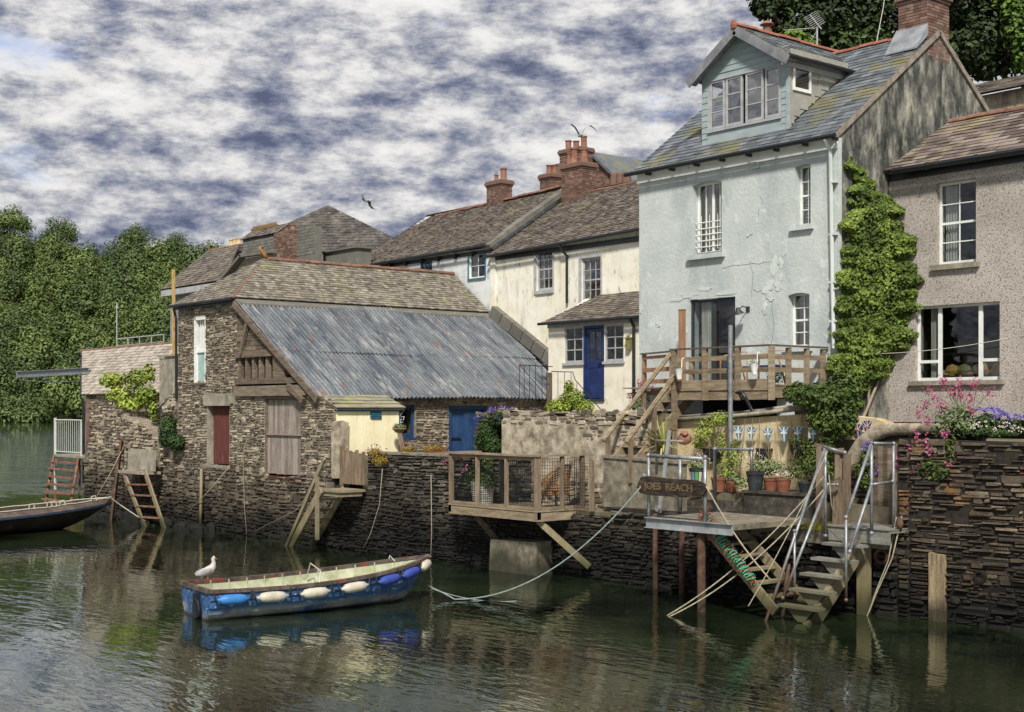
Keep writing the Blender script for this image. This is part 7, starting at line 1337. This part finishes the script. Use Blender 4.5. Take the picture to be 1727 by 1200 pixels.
# dark dinghy at the left edge
ps, ax, side, L2 = boat_frame(PC(-19.2, 40.5), PC(-13.85, 46.6))
if side.dot(Vector((CX, CY, 0))-ps) < 0: side = -side
dg = T('dark_dinghy', 'low dark motor dinghy with brown deck and blue rubbing strip at the left edge', 'boat', (ps.x, ps.y, 0))
m_dh = M('dark_hull', ['#14110f', '#241d1a', '#352b26'], 2, rough=.5, bump=.2, over=[('#6d675e', 2, .6, .7, .4, (1, 1, 3))]); m_dd = M('brown_side_deck', ['#3b322c', '#544840', '#6b5e54'], 3, rough=.7, bump=.3); m_db = M('blue_strip', ['#26324c', '#33435f'], 3)
def dsec(t): hb = 1.0*max(0, 1-max(0, (t-.45)/.55)**2.4)**.8; return max(hb, .02), -.1+.5*max(0, (t-.72)/.28)**1.6, .48+.3*t**2
def dpt(t, k, s, sc=1):
    hb, kz, gz = dsec(t); f = (.35+.65*k**.6)*(1-.35*(1-k)*t) if k > 0 else 0
    p = ps+ax*(L2*t*(1-.09*(1-k)*max(0, t-.5)*2))+side*(s*hb*f*sc); return Vector((p.x, p.y, kz+(gz-kz)*k))
q = MB(); n_ = 7
for s in (1, -1):
    vs = [dpt(i/20, k/(n_-1), s) for i in range(21) for k in range(n_)]; q.add(vs, [(i*n_+j, (i+1)*n_+j, (i+1)*n_+j+1, i*n_+j+1) for i in range(20) for j in range(n_-1)])
q.add([dpt(0, k/(n_-1), 1) for k in range(n_)]+[dpt(0, k/(n_-1), -1) for k in range(n_)], [(i, i+1, n_+i+1, n_+i) for i in range(n_-1)]); O('hull', q, m_dh, dg, smooth=True, autos=40)
q = MB()
for s in (1, -1): 
    pts = [dpt(i/20, 1, s) for i in range(21)]
    for a, c in zip(pts, pts[1:]): q.bar(a, c, .05, .07)
O('rubbing_strip', q, m_db, dg)
q = MB()
for s in (1, -1):
    vs = []
    for i in range(21): a = dpt(i/20, 1, s); b_ = dpt(i/20, 1, s, .66)+Vector((0, 0, .17)); vs += [a+Vector((0, 0, .035)), b_, b_+Vector((0, 0, -.25))]
    q.add(vs, [(3*i+j, 3*i+3+j, 3*i+4+j, 3*i+1+j) for i in range(20) for j in range(2)])
vs = [dpt(t, 1, s, .66)+Vector((0, 0, .16)) for t in (.86, .93, 1) for s in (1, -1)]; q.add(vs, [(0, 2, 3, 1), (2, 4, 5, 3)]); vs = [dpt(i/20, .45, s, .8) for i in range(18) for s in (1, -1)]; q.add(vs, [(2*i, 2*i+2, 2*i+3, 2*i+1) for i in range(17)])
O('side_deck', q, m_dd, dg, smooth=False)
q = MB(); c = ps+ax*L2*.45; q.tube([c+side*.35+Vector((0, 0, .55)), c+side*.33+Vector((0, 0, 1.0)), c+side*.1+Vector((0, 0, 1.1)), c-side*.3+Vector((0, 0, 1.02)), c-side*.4+Vector((0, 0, .5))], .03, 6)
vs = [c+side*.33+Vector((0, 0, .55)), c-side*.38+Vector((0, 0, .55)), c-side*.3+Vector((0, 0, 1.0)), c+side*.1+Vector((0, 0, 1.08)), c+side*.32+Vector((0, 0, .97))]; q.prism(vs, ax*-.5); O('console', q, m_anth, dg)
q = MB(); rg = random.Random(3)
for s in (1, -1): q.tube([dpt(i/20, 1, s, .68)+Vector((0, 0, .2+rg.uniform(-.015, .02))) for i in range(8, 21)], .018, 5)
for t in (.58, .66, .68, .72, .88): p = dpt(t, 1, 1, .68)+Vector((0, 0, .19)); q.tube([p, p+Vector((.05, -.02, .15)), p+ax*.14+Vector((0, 0, .17)), p+ax*.2+Vector((0, 0, .0))], .022, 5)
p = dpt(1, 1, 1)+Vector((0, 0, .15)); q.tube([dpt(.93, 1, -1, .6)+Vector((0, 0, .2)), p, p+ax*.35+Vector((0, 0, -.25)), p+ax*.9+side*.3+Vector((0, 0, -.7)), p+ax*1.3+side*.5+Vector((0, 0, -.98))], .02, 5); O('rope', q, m_ropew, dg)
q = MB(); c = ps+ax*L2*.3; q.tube([c+Vector((0, 0, .6)), c+ax*.5+Vector((0, 0, 1.15)), c+ax*1.4-side*.2+Vector((0, 0, 1.3))], .02, 5); q.ball(tuple(c+ax*1.45-side*.2+Vector((0, 0, 1.34))), .07, .07, .07); O('fishing_rod', q, m_rope, label='thin rod propped in the dark dinghy', cat='rod')
# ---------------------------------------------------------------- ropes
def sag(a, b, s, n=18): a, b = Vector(a), Vector(b); return [a+(b-a)*(i/n)-Vector((0, 0, s*4*(i/n)*(1-i/n))) for i in range(n+1)]
ps, ax, side, _ = boat_frame(PC(-6.12, 26.05), PC(-1.80, 28.75)); bow = Vector(PC(-1.80, 28.75, .25))
knot = Vector(pY(1088, 812, YJ-.02)); q = MB(); wl_ = Vector(PC(-1.2, 28.2, .03))
q.tube([bow, Vector(PC(-1.45, 28.5, .12)), wl_]+sag(wl_, knot, .62)[1:], .016, 6); q.tube(sag(Vector(PC(-1.7, 28.6, .2)), Vector(PC(.1, 28.0, .02)), .1), .012, 5)
for k in range(5): q.tube([(knot.x+.05*math.cos(u), knot.y-.03+.03*k*0, knot.z+.12-.07*k+.05*math.sin(u)*.4) for u in (0, 1.2, 2.4, 3.6, 4.8)], .03, 6, closed=True)
O('mooring_rope', q, m_ropeb, label='long pale blue green mooring rope running from the rowing boat bow to the name board', cat='rope', smooth=True)
def ropeobj(label, pts, rad=.014, mat=None): q = MB(); q.tube(pts, rad, 5); return O('rope', q, mat or m_rope, label=label, cat='rope', smooth=True)
k2 = pY(1191, 820, YJ-.05); ropeobj('slack brown rope trailing from the right end of the name board to the mossy stairs', sag(k2, pY(1300, 978, -1.1), .12), .018)
ropeobj('upper of two slack ropes running from the galvanised stairs down into the water', sag(pX(1392, 800, 11.4), pZ(1125, 1038, 0), .25), .014); ropeobj('lower of two slack ropes running from the galvanised stairs down into the water', sag(pX(1392, 822, 11.4), pZ(1128, 1040, 0), .28), .014)
ropeobj('thin rope beside the left galvanised handrail', sag(pX(1396, 760, 11.6), pX(1262, 1022, 11.6), .1), .01); ropeobj('loose rope hanging against the posts behind the galvanised stairs', [pX(1398, 800, 12.0), pX(1402, 850, 12.0), pX(1408, 872, 12.0)], .01)
y1 = qy(12.9)-.15; ropeobj('doubled rope hanging from the pulley block on the high quay wall', [pY(1521, 870, y1-.1), pY(1505, 940, y1-.2), pY(1478, 1000, y1-.3), pY(1462, 1041, y1-.35), pY(1446, 1044, y1-.5)], .014); ropeobj('second fall of rope hanging from the pulley block on the high quay wall', [pY(1512, 872, y1-.1), pY(1498, 945, y1-.2), pY(1474, 1005, y1-.3), pY(1463, 1040, y1-.35)], .012)
q = MB(); a = pY(1517, 882, y1-.12); q._lathe(a, [(.02, -.14), (.07, -.06), (.08, 0), (.06, .08), (.02, .13)], 10, .5, 0, (0, 0, 1)); O('pulley_block', q, m_rust, label='rusty pulley block hanging beside the timber gate posts', cat='pulley', smooth=True)
for lab, pts in (('thin line hanging on the quay wall just left of the hanging geranium', ((727, 800), (728, 900), (726, 948))), ('pale line hanging down the barn wall between the red and grey doors', ((417, 740), (410, 760), (412, 850), (416, 900))), ('drooping line from the barn corner to the quay foot', ((545, 775), (530, 820), (500, 860), (430, 895))), ('thin line sagging down the quay wall right of the water steps', ((645, 790), (640, 850), (625, 900), (612, 925)))):
    ropeobj(lab, [pY(x, y, -.14) for x, y in pts], .011)
ropeobj('rope stretched from the leaning pole up to the barn wall', [pY(312, 868, -.5), pY(350, 830, -.25), pY(388, 785, -.12)], .013); ropeobj('rope from the ruined wall down to the dark dinghy', [pY(205, 760, -.6), pY(185, 800, -1.0), pY(160, 842, -1.6)], .014)
ropeobj('thin clothes line sagging across the picture window', [pY(1395, 594, 4.0)]+sag(pY(1405, 596, 5.6), pY(1700, 570, 6.1), .12), .008, m_ropew)
# ---------------------------------------------------------------- gulls
m_gw = M('gull_white', ['#a9a39a', '#bdb8b0', '#c9c5be'], 6, rough=.8, bump=.1, world=False); m_gg = M('gull_grey', ['#7d7a7c', '#949193', '#a7a4a5'], 6, rough=.8, bump=.1, world=False); m_gy = M('gull_bill', ['#b58a2e', '#c99c3c'], 6, bump=0)
def gull_body(mb, C_, f, u, s, L_=1.0, neck=True):
    secs = [(-.24, .02, .015, .0), (-.16, .045, .05, -.0), (-.05, .075, .085, .0), (.07, .08, .09, .01), (.14, .06, .07, .05), (.175, .042, .045, .11), (.185, .036, .036, .16), (.19, .042, .042, .195), (.205, .035, .035, .225), (.215, .008, .008, .245)] if neck else [(-.26, .02, .01, 0), (-.12, .05, .045, 0), (.05, .06, .06, 0), (.16, .045, .045, .005), (.22, .04, .04, .01), (.27, .012, .012, .01)]
    vs = []; n = 10
    for x, rw, rh, z_ in secs:
        for j in range(n): t = 2*PI*j/n; vs.append(C_+(f*x+s*rw*math.cos(t)+u*(z_+rh*math.sin(t)))*L_)
    if neck:      # rings tilt up the neck
        vs = []
        for i, (x, rw, rh, z_) in enumerate(secs):
            ti = 0 if i < 3 else min(1, (i-2)/4); d1 = (f*(1-ti)+u*ti).normalized(); e = u*(1-ti)-f*ti; e.normalize()
            for j in range(n): t = 2*PI*j/n; vs.append(C_+(f*x+u*z_+s*rw*math.cos(t)+e*rh*math.sin(t))*L_)
    k = len(secs); mb.add(vs, [(i*n+j, i*n+(j+1) % n, (i+1)*n+(j+1) % n, (i+1)*n+j) for i in range(k-1) for j in range(n)]+[tuple(range(n))[::-1], tuple(range((k-1)*n, k*n))])
ps, ax, side, _ = boat_frame(PC(-6.12, 26.05), PC(-1.80, 28.75)); side = -side if side.dot(Vector((CX, CY, 0))-ps) < 0 else side
gp = bpt_ = None
ps_, ax_, side_ = ps, ax, side
g0 = Vector(ps)+ax*.55-side*.88; gz = .60; gf = (ax*.96+side*.0); gf.z = 0; gf.normalize(); U_ = Vector((0, 0, 1)); gc = Vector((g0.x, g0.y, gz+.15)); gl = T('gull', 'white and grey gull standing on the stern of the blue rowing boat', 'bird', (g0.x, g0.y, gz))
q = MB(); ff = (gf+U_*.32).normalized(); uu = (U_-gf*.32).normalized(); gull_body(q, gc, ff, uu, side, 1.0); O('body', q, m_gw, gl, smooth=True)
for s in (1, -1):
    q = MB(); q.ball((0, 0, 0), .17, .022, .062, 10); M3 = Matrix((ff, side, uu)).transposed(); q.v = [tuple(gc+M3 @ Vector(v)*1.0+side*s*.075-ff*.08+uu*.015) for v in q.v]; O('wing', q, m_gg, gl, smooth=True)
    q = MB(); q.tube([gc+side*s*.035-U_*.06, Vector((gc.x, gc.y, gz+.0))+side*s*.035], .008, 5); O('leg', q, m_gy, gl)
q = MB(); hd_ = gc+(ff*.195+uu*.21)*1.0; q.tube([hd_, hd_+gf*.05-U_*.01, hd_+gf*.085-U_*.03], [.014, .011, .004], 6); O('bill', q, m_gy, gl)
q = MB(); 
for s in (1, -1): q.ball(tuple(hd_-gf*.02+side*s*.036+U_*.012), .008, .008, .008, 6)
O('eye', q, m_iron, gl)
def flying(px, py, d, yaw, lift, lab, L_=1.0, bank=0):
    c = Vector(at(px, py, d)); f = Vector((math.cos(yaw), math.sin(yaw), 0)); s = Vector((-math.sin(yaw), math.cos(yaw), bank)).normalized(); u = f.cross(s).normalized(); u = u if u.z > 0 else -u
    r0 = T('flying_gull', lab, 'bird', tuple(c)); q = MB(); gull_body(q, c, f, u, s, L_, False); O('body', q, m_gw, r0, smooth=True)
    for e in (1, -1):
        q = MB(); vs = []
        for y_, z_, x0, x1 in ((.03, .02, -.07, .11), (.22, .16*lift, -.05, .12), (.42, .22*lift, -.08, .06), (.58, .16*lift, -.12, -.02), (.68, .10*lift, -.16, -.12)): vs += [c+(f*x0+s*e*y_+u*z_)*L_, c+(f*x1+s*e*y_+u*z_)*L_, c+(f*(x0+x1)/2+s*e*y_+u*(z_+.015))*L_]
        fs = []
        for i in range(4): a = 3*i; fs += [(a, a+3, a+5, a+2), (a+2, a+5, a+4, a+1), (a, a+1, a+4, a+3)]
        q.add(vs, fs); O('wing', q, m_gg, r0, smooth=True)
flying(979, 228, 56, math.atan2(FW[1], FW[0])+.3, 2.0, 'gull with raised wings landing above the red chimney pots', 1.0)
flying(622, 338, 60, math.atan2(RT[1], RT[0])+2.6, -.9, 'gull gliding in the sky left of the white house chimney', .9, .45)
# ---------------------------------------------------------------- climbers, shrubs and flowers
rg = random.Random(11)
iv = T('ivy', 'tall bright green ivy climbing the corner between the blue and pebbledashed houses', 'climber', (9, 5.5, 3.6))
rows = [(265, 1434, 1438), (285, 1436, 1448), (305, 1438, 1470), (325, 1436, 1492), (345, 1432, 1512), (360, 1430, 1520), (375, 1424, 1524), (390, 1420, 1528), (400, 1424, 1536), (420, 1428, 1545), (440, 1418, 1540), (460, 1416, 1545), (480, 1414, 1556), (500, 1412, 1546), (520, 1410, 1545), (540, 1410, 1530), (560, 1408, 1545), (575, 1408, 1538), (590, 1404, 1520), (605, 1400, 1512), (620, 1398, 1504), (640, 1400, 1480), (660, 1405, 1465), (680, 1408, 1450), (700, 1390, 1438)]
q = MB(); n = 0
def ivrange(y):
    for (a, l0, r0), (b_, l1, r1) in zip(rows, rows[1:]):
        if a <= y <= b_: t = (y-a)/(b_-a); return l0+(l1-l0)*t, r0+(r1-r0)*t
    return None
while n < 24000:
    y = rg.uniform(265, 700) if rg.random() < .75 else rg.uniform(340, 640); rr_ = ivrange(y)
    if not rr_: continue
    l, r_ = rr_; l += 7*math.sin(y*.13)+4*math.sin(y*.31); r_ += 6*math.sin(y*.11+1)+5*math.sin(y*.27); x = rg.uniform(l, r_)
    dens = noise.noise(Vector((x*.035, y*.035, 3)))+.45*noise.noise(Vector((x*.09, y*.09, 7)))
    if dens < -.85+.5*(y < 350)-(.3 if y > 640 else 0): n += .3; continue
    th = (.06+.26*max(0, min(1, (x-l)/28, (r_-x)/28))*(.75+.5*max(0, dens+.3)))*rg.uniform(.3, 1.05)
    if x > 1499: p = pY(x, y, YG-.02-th)
    elif x > 1412: p = pX(x, y, X1+.03+th); nn = (1, -.3, .4)
    else: p = pY(x, y, YB_-.03-th)
    if x > 1412 and p[1] > YG-.03: p = pY(x, y, YG-.03-th*.5)
    nn = (rg.uniform(-.3, .9), rg.uniform(-1, -.1), rg.uniform(-.2, .9)); leafquad(q, p, nn, rg.uniform(.055, .10), rg, asp=.85, r=min(1, max(0, .1+rg.random()*.65+dens*.35))); n += 1
O('foliage', q, m_leafi, iv)
q = MB(); stems = [[(8.98, 5.6, 3.2), (9.0, 5.5, 4.6), (8.97, 5.9, 6.4), (8.97, 5.6, 8.5)], [pY(1440, 740, 4.2), pX(1462, 690, 9.1), pY(1490, 620, 6.3), pY(1515, 560, 6.35)], [pY(1435, 740, 4.2), pX(1425, 690, 9.0), pX(1432, 600, 8.98), pX(1440, 420, 8.96)]]
for s_ in stems: q.tube(s_, [.04, .035, .025, .015], 6)
O('stem', q, m_barkp, iv)
def px_c(px, py, Y, rp, rz=None, ry=None):
    c = pY(px, py, Y); d = (c[0]-CX)*FW[0]+(c[1]-CY)*FW[1]; k = d/F; return (c, rp*k*1.15, (ry or rp)*k*.9, (rz or rp)*k)
flowerplant('dark_ivy_bush', 'dark glossy ivy bush tumbling over the right end of the raised deck', [px_c(1385, 668, 2.3, 50, 26), px_c(1345, 662, 2.2, 24, 20), px_c(1425, 655, 2.6, 30, 38), px_c(1395, 705, 2.3, 34, 28), px_c(1425, 700, 2.4, 22, 40)], m_leafm, .10, 95, cat='shrub', seed=21)
flowerplant('lime_shrub', 'bright lime green shrub on the wall below the blue porch door', [px_c(945, 685, 2.0, 26, 15), px_c(965, 672, 2.1, 22, 18), px_c(985, 686, 2.0, 18, 14), px_c(960, 652, 2.1, 9, 12)], m_leafy, .075, 150, cat='shrub', seed=22)
flowerplant('purple_creeper', 'dark creeper with purple flowers hanging beside the blue barn door', [px_c(825, 725, 2.75, 20, 24), px_c(838, 705, 2.7, 16, 14), px_c(812, 742, 2.75, 14, 16), px_c(832, 750, 2.7, 16, 16)], m_leafd, .065, 150, (m_purp, 26, .05, [px_c(822, 708, 2.5, 22, 14), px_c(845, 692, 2.3, 22, 6)]), 'climber', 23)
flowerplant('lime_tree_shrub', 'loose lime green shrub growing over the ruined wall in front of the boathouse', [px_c(190, 640, .3, 26, 14), px_c(228, 638, .3, 24, 18), px_c(250, 628, .3, 14, 18), px_c(205, 665, .2, 30, 16), px_c(245, 665, .2, 22, 20), px_c(222, 682, .0, 30, 10), px_c(258, 690, .1, 10, 22)], m_leafy, .16, 20, cat='shrub', seed=24, stems=[[pY(230, 690, .3), pY(225, 660, .3), pY(200, 635, .3)], [pY(240, 690, .3), pY(245, 655, .3), pY(252, 620, .3)], [pY(230, 688, .3), pY(215, 660, .3), pY(178, 645, .3)]])
flowerplant('sage_bush', 'dark rosemary like bush growing out of the wall left of the red door', [px_c(283, 722, -.25, 17, 26), px_c(297, 745, -.25, 17, 16), px_c(277, 740, -.25, 10, 14)], m_leafd, .10, 110, cat='shrub', seed=25)
flowerplant('wall_flowers', 'small pink flowering clump on the quay wall above the slatted gate', [px_c(632, 762, .0, 14, 8), px_c(640, 775, -.1, 16, 10)], m_leafo, .05, 150, (m_pink, 12, .04, [px_c(636, 760, -.05, 18, 12)]), 'plant', 26)
VG = 'red valerian growing on the quay wall'
def valerian(label, base, tips, foli, seed):
    rg = random.Random(seed); root = T('valerian', label, 'plant', foli[0][0], VG); q = MB(); blobs(q, foli, .11, 260, rg, up=.4, asp=.35, shell=.4); O('foliage', q, m_leafs if seed % 2 else m_leafm, root)
    q = MB(); fl = MB()
    for (px, py, Y) in tips:
        t = Vector(pY(px, py, Y)); b_ = Vector(rg.choice(base)); m_ = (t+b_)/2+Vector((rg.uniform(-.1, .1), 0, .08)); q.tube([b_, m_, t], .007, 4)
        for _ in range(34): leafquad(fl, (t.x+rg.gauss(0, .045), t.y+rg.gauss(0, .04), t.z+rg.gauss(0, .06)), (rg.uniform(-1, 1), rg.uniform(-1, 0), rg.uniform(-.3, 1)), .05, rg, asp=.8)
    O('stem', q, m_leafs, root); O('flower', fl, m_pink, root, kind='stuff'); return root
valerian('large clump of pink valerian standing in front of the picture window sill', [pY(1620, 730, 1.9), pY(1600, 735, 1.9), pY(1640, 732, 1.9)], [(x, y, 1.8) for x, y in ((1567, 657), (1578, 672), (1590, 642), (1597, 650), (1618, 645), (1640, 650), (1648, 648), (1605, 662), (1623, 668), (1638, 672), (1669, 660), (1560, 684), (1583, 685), (1550, 700), (1637, 692), (1565, 706), (1590, 686), (1617, 656))], [px_c(1605, 705, 1.9, 26, 24), px_c(1622, 718, 1.85, 24, 20), px_c(1590, 722, 1.85, 20, 16), px_c(1628, 695, 1.9, 16, 16)], 31)
valerian('pink valerian clump growing out of the face of the high quay wall', [pY(1590, 790, 1.45), pY(1600, 785, 1.45)], [(x, y, 1.35) for x, y in ((1535, 755), (1533, 768), (1512, 780), (1545, 738), (1562, 745), (1568, 758), (1592, 731), (1599, 783), (1547, 787))], [px_c(1565, 785, 1.4, 22, 16), px_c(1590, 790, 1.4, 20, 16), px_c(1605, 755, 1.4, 8, 26), px_c(1580, 800, 1.45, 20, 9)], 32)
flowerplant('purple_campanula', 'mound of violet campanula and tiny white daisies along the top of the high quay wall', [px_c(1665, 712, 2.1, 24, 16), px_c(1700, 718, 2.2, 24, 14), px_c(1725, 720, 2.3, 14, 14), px_c(1655, 728, 1.9, 20, 10)], m_leafd, .08, 120, (m_purp, 70, .045, [px_c(1665, 697, 2.1, 24, 9), px_c(1700, 706, 2.2, 26, 8)]), 'plant', 33)
flowerplant('daisy_drift', 'drift of tiny pale daisies among dark leaves at the top of the high quay wall', [px_c(1685, 730, 1.85, 30, 8)], m_leafd, .06, 120, (m_wflow, 120, .022, [px_c(1675, 722, 1.8, 34, 12), px_c(1700, 728, 1.9, 26, 10)]), 'plant', 34)
flowerplant('trailing_campanula', 'purple flowers and leaves trailing under the curved coping', [px_c(1462, 775, 1.9, 14, 22), px_c(1462, 810, 1.9, 12, 18), px_c(1448, 790, 1.95, 10, 12)], m_leafm, .07, 110, (m_purp, 30, .035, [px_c(1461, 760, 1.8, 6, 16), px_c(1470, 800, 1.8, 10, 24)]), 'plant', 35)
valerian('small pink valerian at the foot of the timber stairs and porch', [pY(1085, 690, 3.6)], [(x, y, 3.5) for x, y in ((1070, 660), (1099, 655), (1062, 668), (1080, 648))], [px_c(1085, 672, 3.6, 14, 9), px_c(1075, 682, 3.5, 12, 8)], 37)
# cordyline
c = pY(1118, 770, 1.9); root = T('cordyline', 'spiky strap leaved cordyline between the stairs and the grey pier', 'plant', (c[0], 1.9, 2.3)); q = MB(); rg = random.Random(41)
base = Vector(pY(1118, 755, 1.75))
for k in range(34):
    u = rg.uniform(0, 2*PI); e = rg.uniform(.15, 1.35); l_ = rg.uniform(.7, 1.15); d = Vector((math.cos(u)*math.cos(e), math.sin(u)*math.cos(e)*.5-.1, math.sin(e))); s_ = d.cross(Vector((0, 0, 1))).normalized()*.022; pts = [base+d*l_*t+Vector((0, 0, -.55*l_*t*t*math.cos(e))) for t in (0, .35, .7, 1)]
    vs = []
    for i, p in enumerate(pts): w_ = (1, 1.1, .8, .1)[i]; vs += [p-s_*w_, p+s_*w_]
    q.add(vs, [(2*i, 2*i+2, 2*i+3, 2*i+1) for i in range(3)], rg.random())
O('leaf', q, foliage('strap_leaf', ['#4a5a2a', '#75803e', '#a6a560', '#b3a873']), root); q = MB(); q.tube([(base.x, base.y, 2.2), tuple(base)], .05, 6); O('stem', q, m_bark, root)
# climbing plants and pot plants on the yellow wall
for k, (lab, cs, mt, fl) in enumerate((
    ('thin yellow leaved climber near the left end of the yellow wall', [px_c(1190, 725, 2.3, 22, 22), px_c(1215, 705, 2.3, 22, 14), px_c(1178, 745, 2.3, 14, 12)], m_leafy, None),
    ('tall leafy bean plants behind the step railing', [px_c(1225, 790, 2.2, 16, 34), px_c(1240, 765, 2.2, 16, 26), px_c(1218, 745, 2.2, 10, 20)], m_leafy, None),
    ('wispy plants in front of the middle of the yellow wall', [px_c(1290, 785, 2.2, 24, 16), px_c(1310, 790, 2.2, 22, 16)], m_leafs, (m_wflow, 60, .018, [px_c(1275, 790, 2.0, 18, 10), px_c(1318, 800, 2.0, 16, 8)])),
    ('big green bush under the pennants at the right end of the yellow wall', [px_c(1365, 770, 2.2, 26, 34), px_c(1392, 750, 2.3, 20, 26), px_c(1345, 790, 2.1, 18, 20), px_c(1390, 790, 2.1, 20, 24), px_c(1408, 735, 2.4, 16, 14)], m_leafm, None),
    ('grey green mound spilling between the terracotta pots', [px_c(1250, 812, 1.8, 16, 12), px_c(1240, 806, 1.8, 12, 10)], m_leafs, None),
    ('dark greenery in the wall basket under the pennants', [px_c(1344, 742, 2.35, 18, 8)], m_leafm, None),
    ('wispy pink and green plants in the painted pot', [px_c(1178, 782, 1.6, 18, 12)], m_leafs, (m_wflow, 40, .018, [px_c(1178, 778, 1.6, 20, 14)])),
    ('daisies filling the orange terracotta pot', [px_c(1322, 805, 1.9, 13, 6)], m_leafs, (m_wflow, 50, .02, [px_c(1322, 802, 1.88, 15, 6)])),
    ('tall wispy daisies in the big black tub', [px_c(1275, 785, 1.86, 15, 14)], m_leafs, (m_wflow, 60, .018, [px_c(1275, 782, 1.86, 18, 18)])),
    ('dark potted shrub on the deck behind the rail', [px_c(1308, 632, 3.0, 16, 16)], m_leafd, None))):
    flowerplant('garden_plant', lab, cs, mt, .065, 62, fl, 'plant', 50+k)
canes = MB()
for px in (1178, 1199, 1248, 1272, 1283, 1300, 1322, 1345, 1358, 1330): a = pY(px+R.uniform(-4, 4), 800, 2.3); c = pY(px+R.uniform(-14, 14), 705+R.uniform(-8, 20), 2.4); canes.tube([a, c], .008, 4)
for k in range(26): px = R.uniform(1165, 1400); a = pY(px, 815, 2.2); canes.tube([a, pY(px+R.uniform(-8, 8), 770, 2.2), pY(px+R.uniform(-18, 18), R.uniform(715, 770), 2.2)], .004, 3)
O('garden_canes', canes, m_dry, label='thin garden canes and dry stems leaning on the yellow wall', cat='canes')
q = MB(); rg = random.Random(61)
for k in range(1500): x = rg.uniform(10.3, 11.6); y = rg.uniform(.85, 1.35); z_ = 1.58; d = Vector((rg.gauss(0, .35), rg.gauss(-.2, .35), 1)).normalized()*rg.uniform(.06, .22); s_ = Vector((.006, 0, 0)); p = Vector((x, y, z_)); q.add([p-s_, p+s_, p+d], [(0, 1, 2)], rg.random())
O('grass', q, foliage('yellow_grass', ['#5d6a2a', '#8c8f3e', '#a88f48']), kind='stuff')
# ---------------------------------------------------------------- dark trees behind the houses
def neartree(name, label, cs, mt, size, dens, trunk, seed, twigs=()):
    rg = random.Random(seed); root = T(name, label, 'tree', (trunk[0], trunk[1], 4)); q = MB(); blobs(q, cs, size, dens*4.5, rg, up=.45, asp=.6, shell=.7); O('crown', q, mt, root)
    q = MB(); tx, ty = trunk; zt = max(c[0][2] for c in cs); q.tube([(tx, ty, 2), (tx+.2, ty, 8), (tx, ty+.3, 14), (tx+.3, ty, zt)], [.5, .42, .3, .1], 9)
    for c in cs: q.tube([(tx+.1, ty, min(12, c[0][2]-3)), ((tx+c[0][0])/2, (ty+c[0][1])/2, c[0][2]-1.2), c[0]], [.2, .13, .05], 6)
    O('trunk', q, m_bark, root); return root
def dc(px, py, d, rp, rz=None): c = at(px, py, d); k = d/F; return (c, rp*k, rp*k*.9, (rz or rp)*k)
m_yew = foliage('yew_leaf', ['#161e10', '#263318', '#3a4a22', '#4c5f2c'], rnd=.6); m_ash = foliage('light_leaf', ['#2c3e18', '#4c6426', '#7a9038'], rnd=.6)
neartree('evergreen_tree', 'dark drooping evergreen tree behind the dormer of the pale blue house', [dc(1310, -5, 60, 50, 40), dc(1345, 45, 60, 50, 45), dc(1400, 20, 61, 55, 60), dc(1290, 10, 59, 24, 22), dc(1350, 95, 60, 45, 30), dc(1380, -40, 61, 70, 45), dc(1420, 75, 61, 45, 35), dc(1320, 75, 60, 26, 22)], m_yew, .3, 15, (at(1390, 0, 61)[0], at(1390, 0, 61)[1]), 71)
neartree('evergreen_tree', 'dark dense evergreen tree behind the brick chimney of the pale blue house', [dc(1470, 20, 63, 65, 60), dc(1500, -40, 63, 80, 50), dc(1600, -10, 63, 70, 60), dc(1640, 60, 63, 60, 60), dc(1560, 60, 64, 60, 60), dc(1460, 75, 62, 40, 35), dc(1660, 100, 63, 45, 35), dc(1700, 70, 64, 50, 60), dc(1690, 0, 64, 55, 60)], m_yew, .3, 15, (at(1540, 0, 64)[0], at(1540, 0, 64)[1]), 72)
neartree('broadleaf_tree', 'lighter green tree at the top right corner behind the evergreens', [dc(1715, 30, 61, 30, 55), dc(1735, 80, 61, 34, 45), dc(1700, -20, 62, 40, 40), dc(1370, 82, 58, 24, 14)][:3], m_ash, .3, 14, (at(1740, 0, 62)[0], at(1740, 0, 62)[1]), 73)
flowerplant('flue_shrub', 'bright green shrub top showing behind the dormer ridge', [dc(1335, 62, 57, 24, 16), dc(1365, 72, 57, 20, 12)], m_ash, .22, 30, cat='shrub', seed=74)
q = MB(); q.tube([at(1494, -20, 58), at(1490, 10, 50), at(1478, 72, 42), at(1462, 110, 38), at(1415, 165, 35.5)], .012, 5); O('overhead_cable', q, m_ropew, label='thin pale cable dropping across the trees onto the slate roof of the pale blue house', cat='cable')
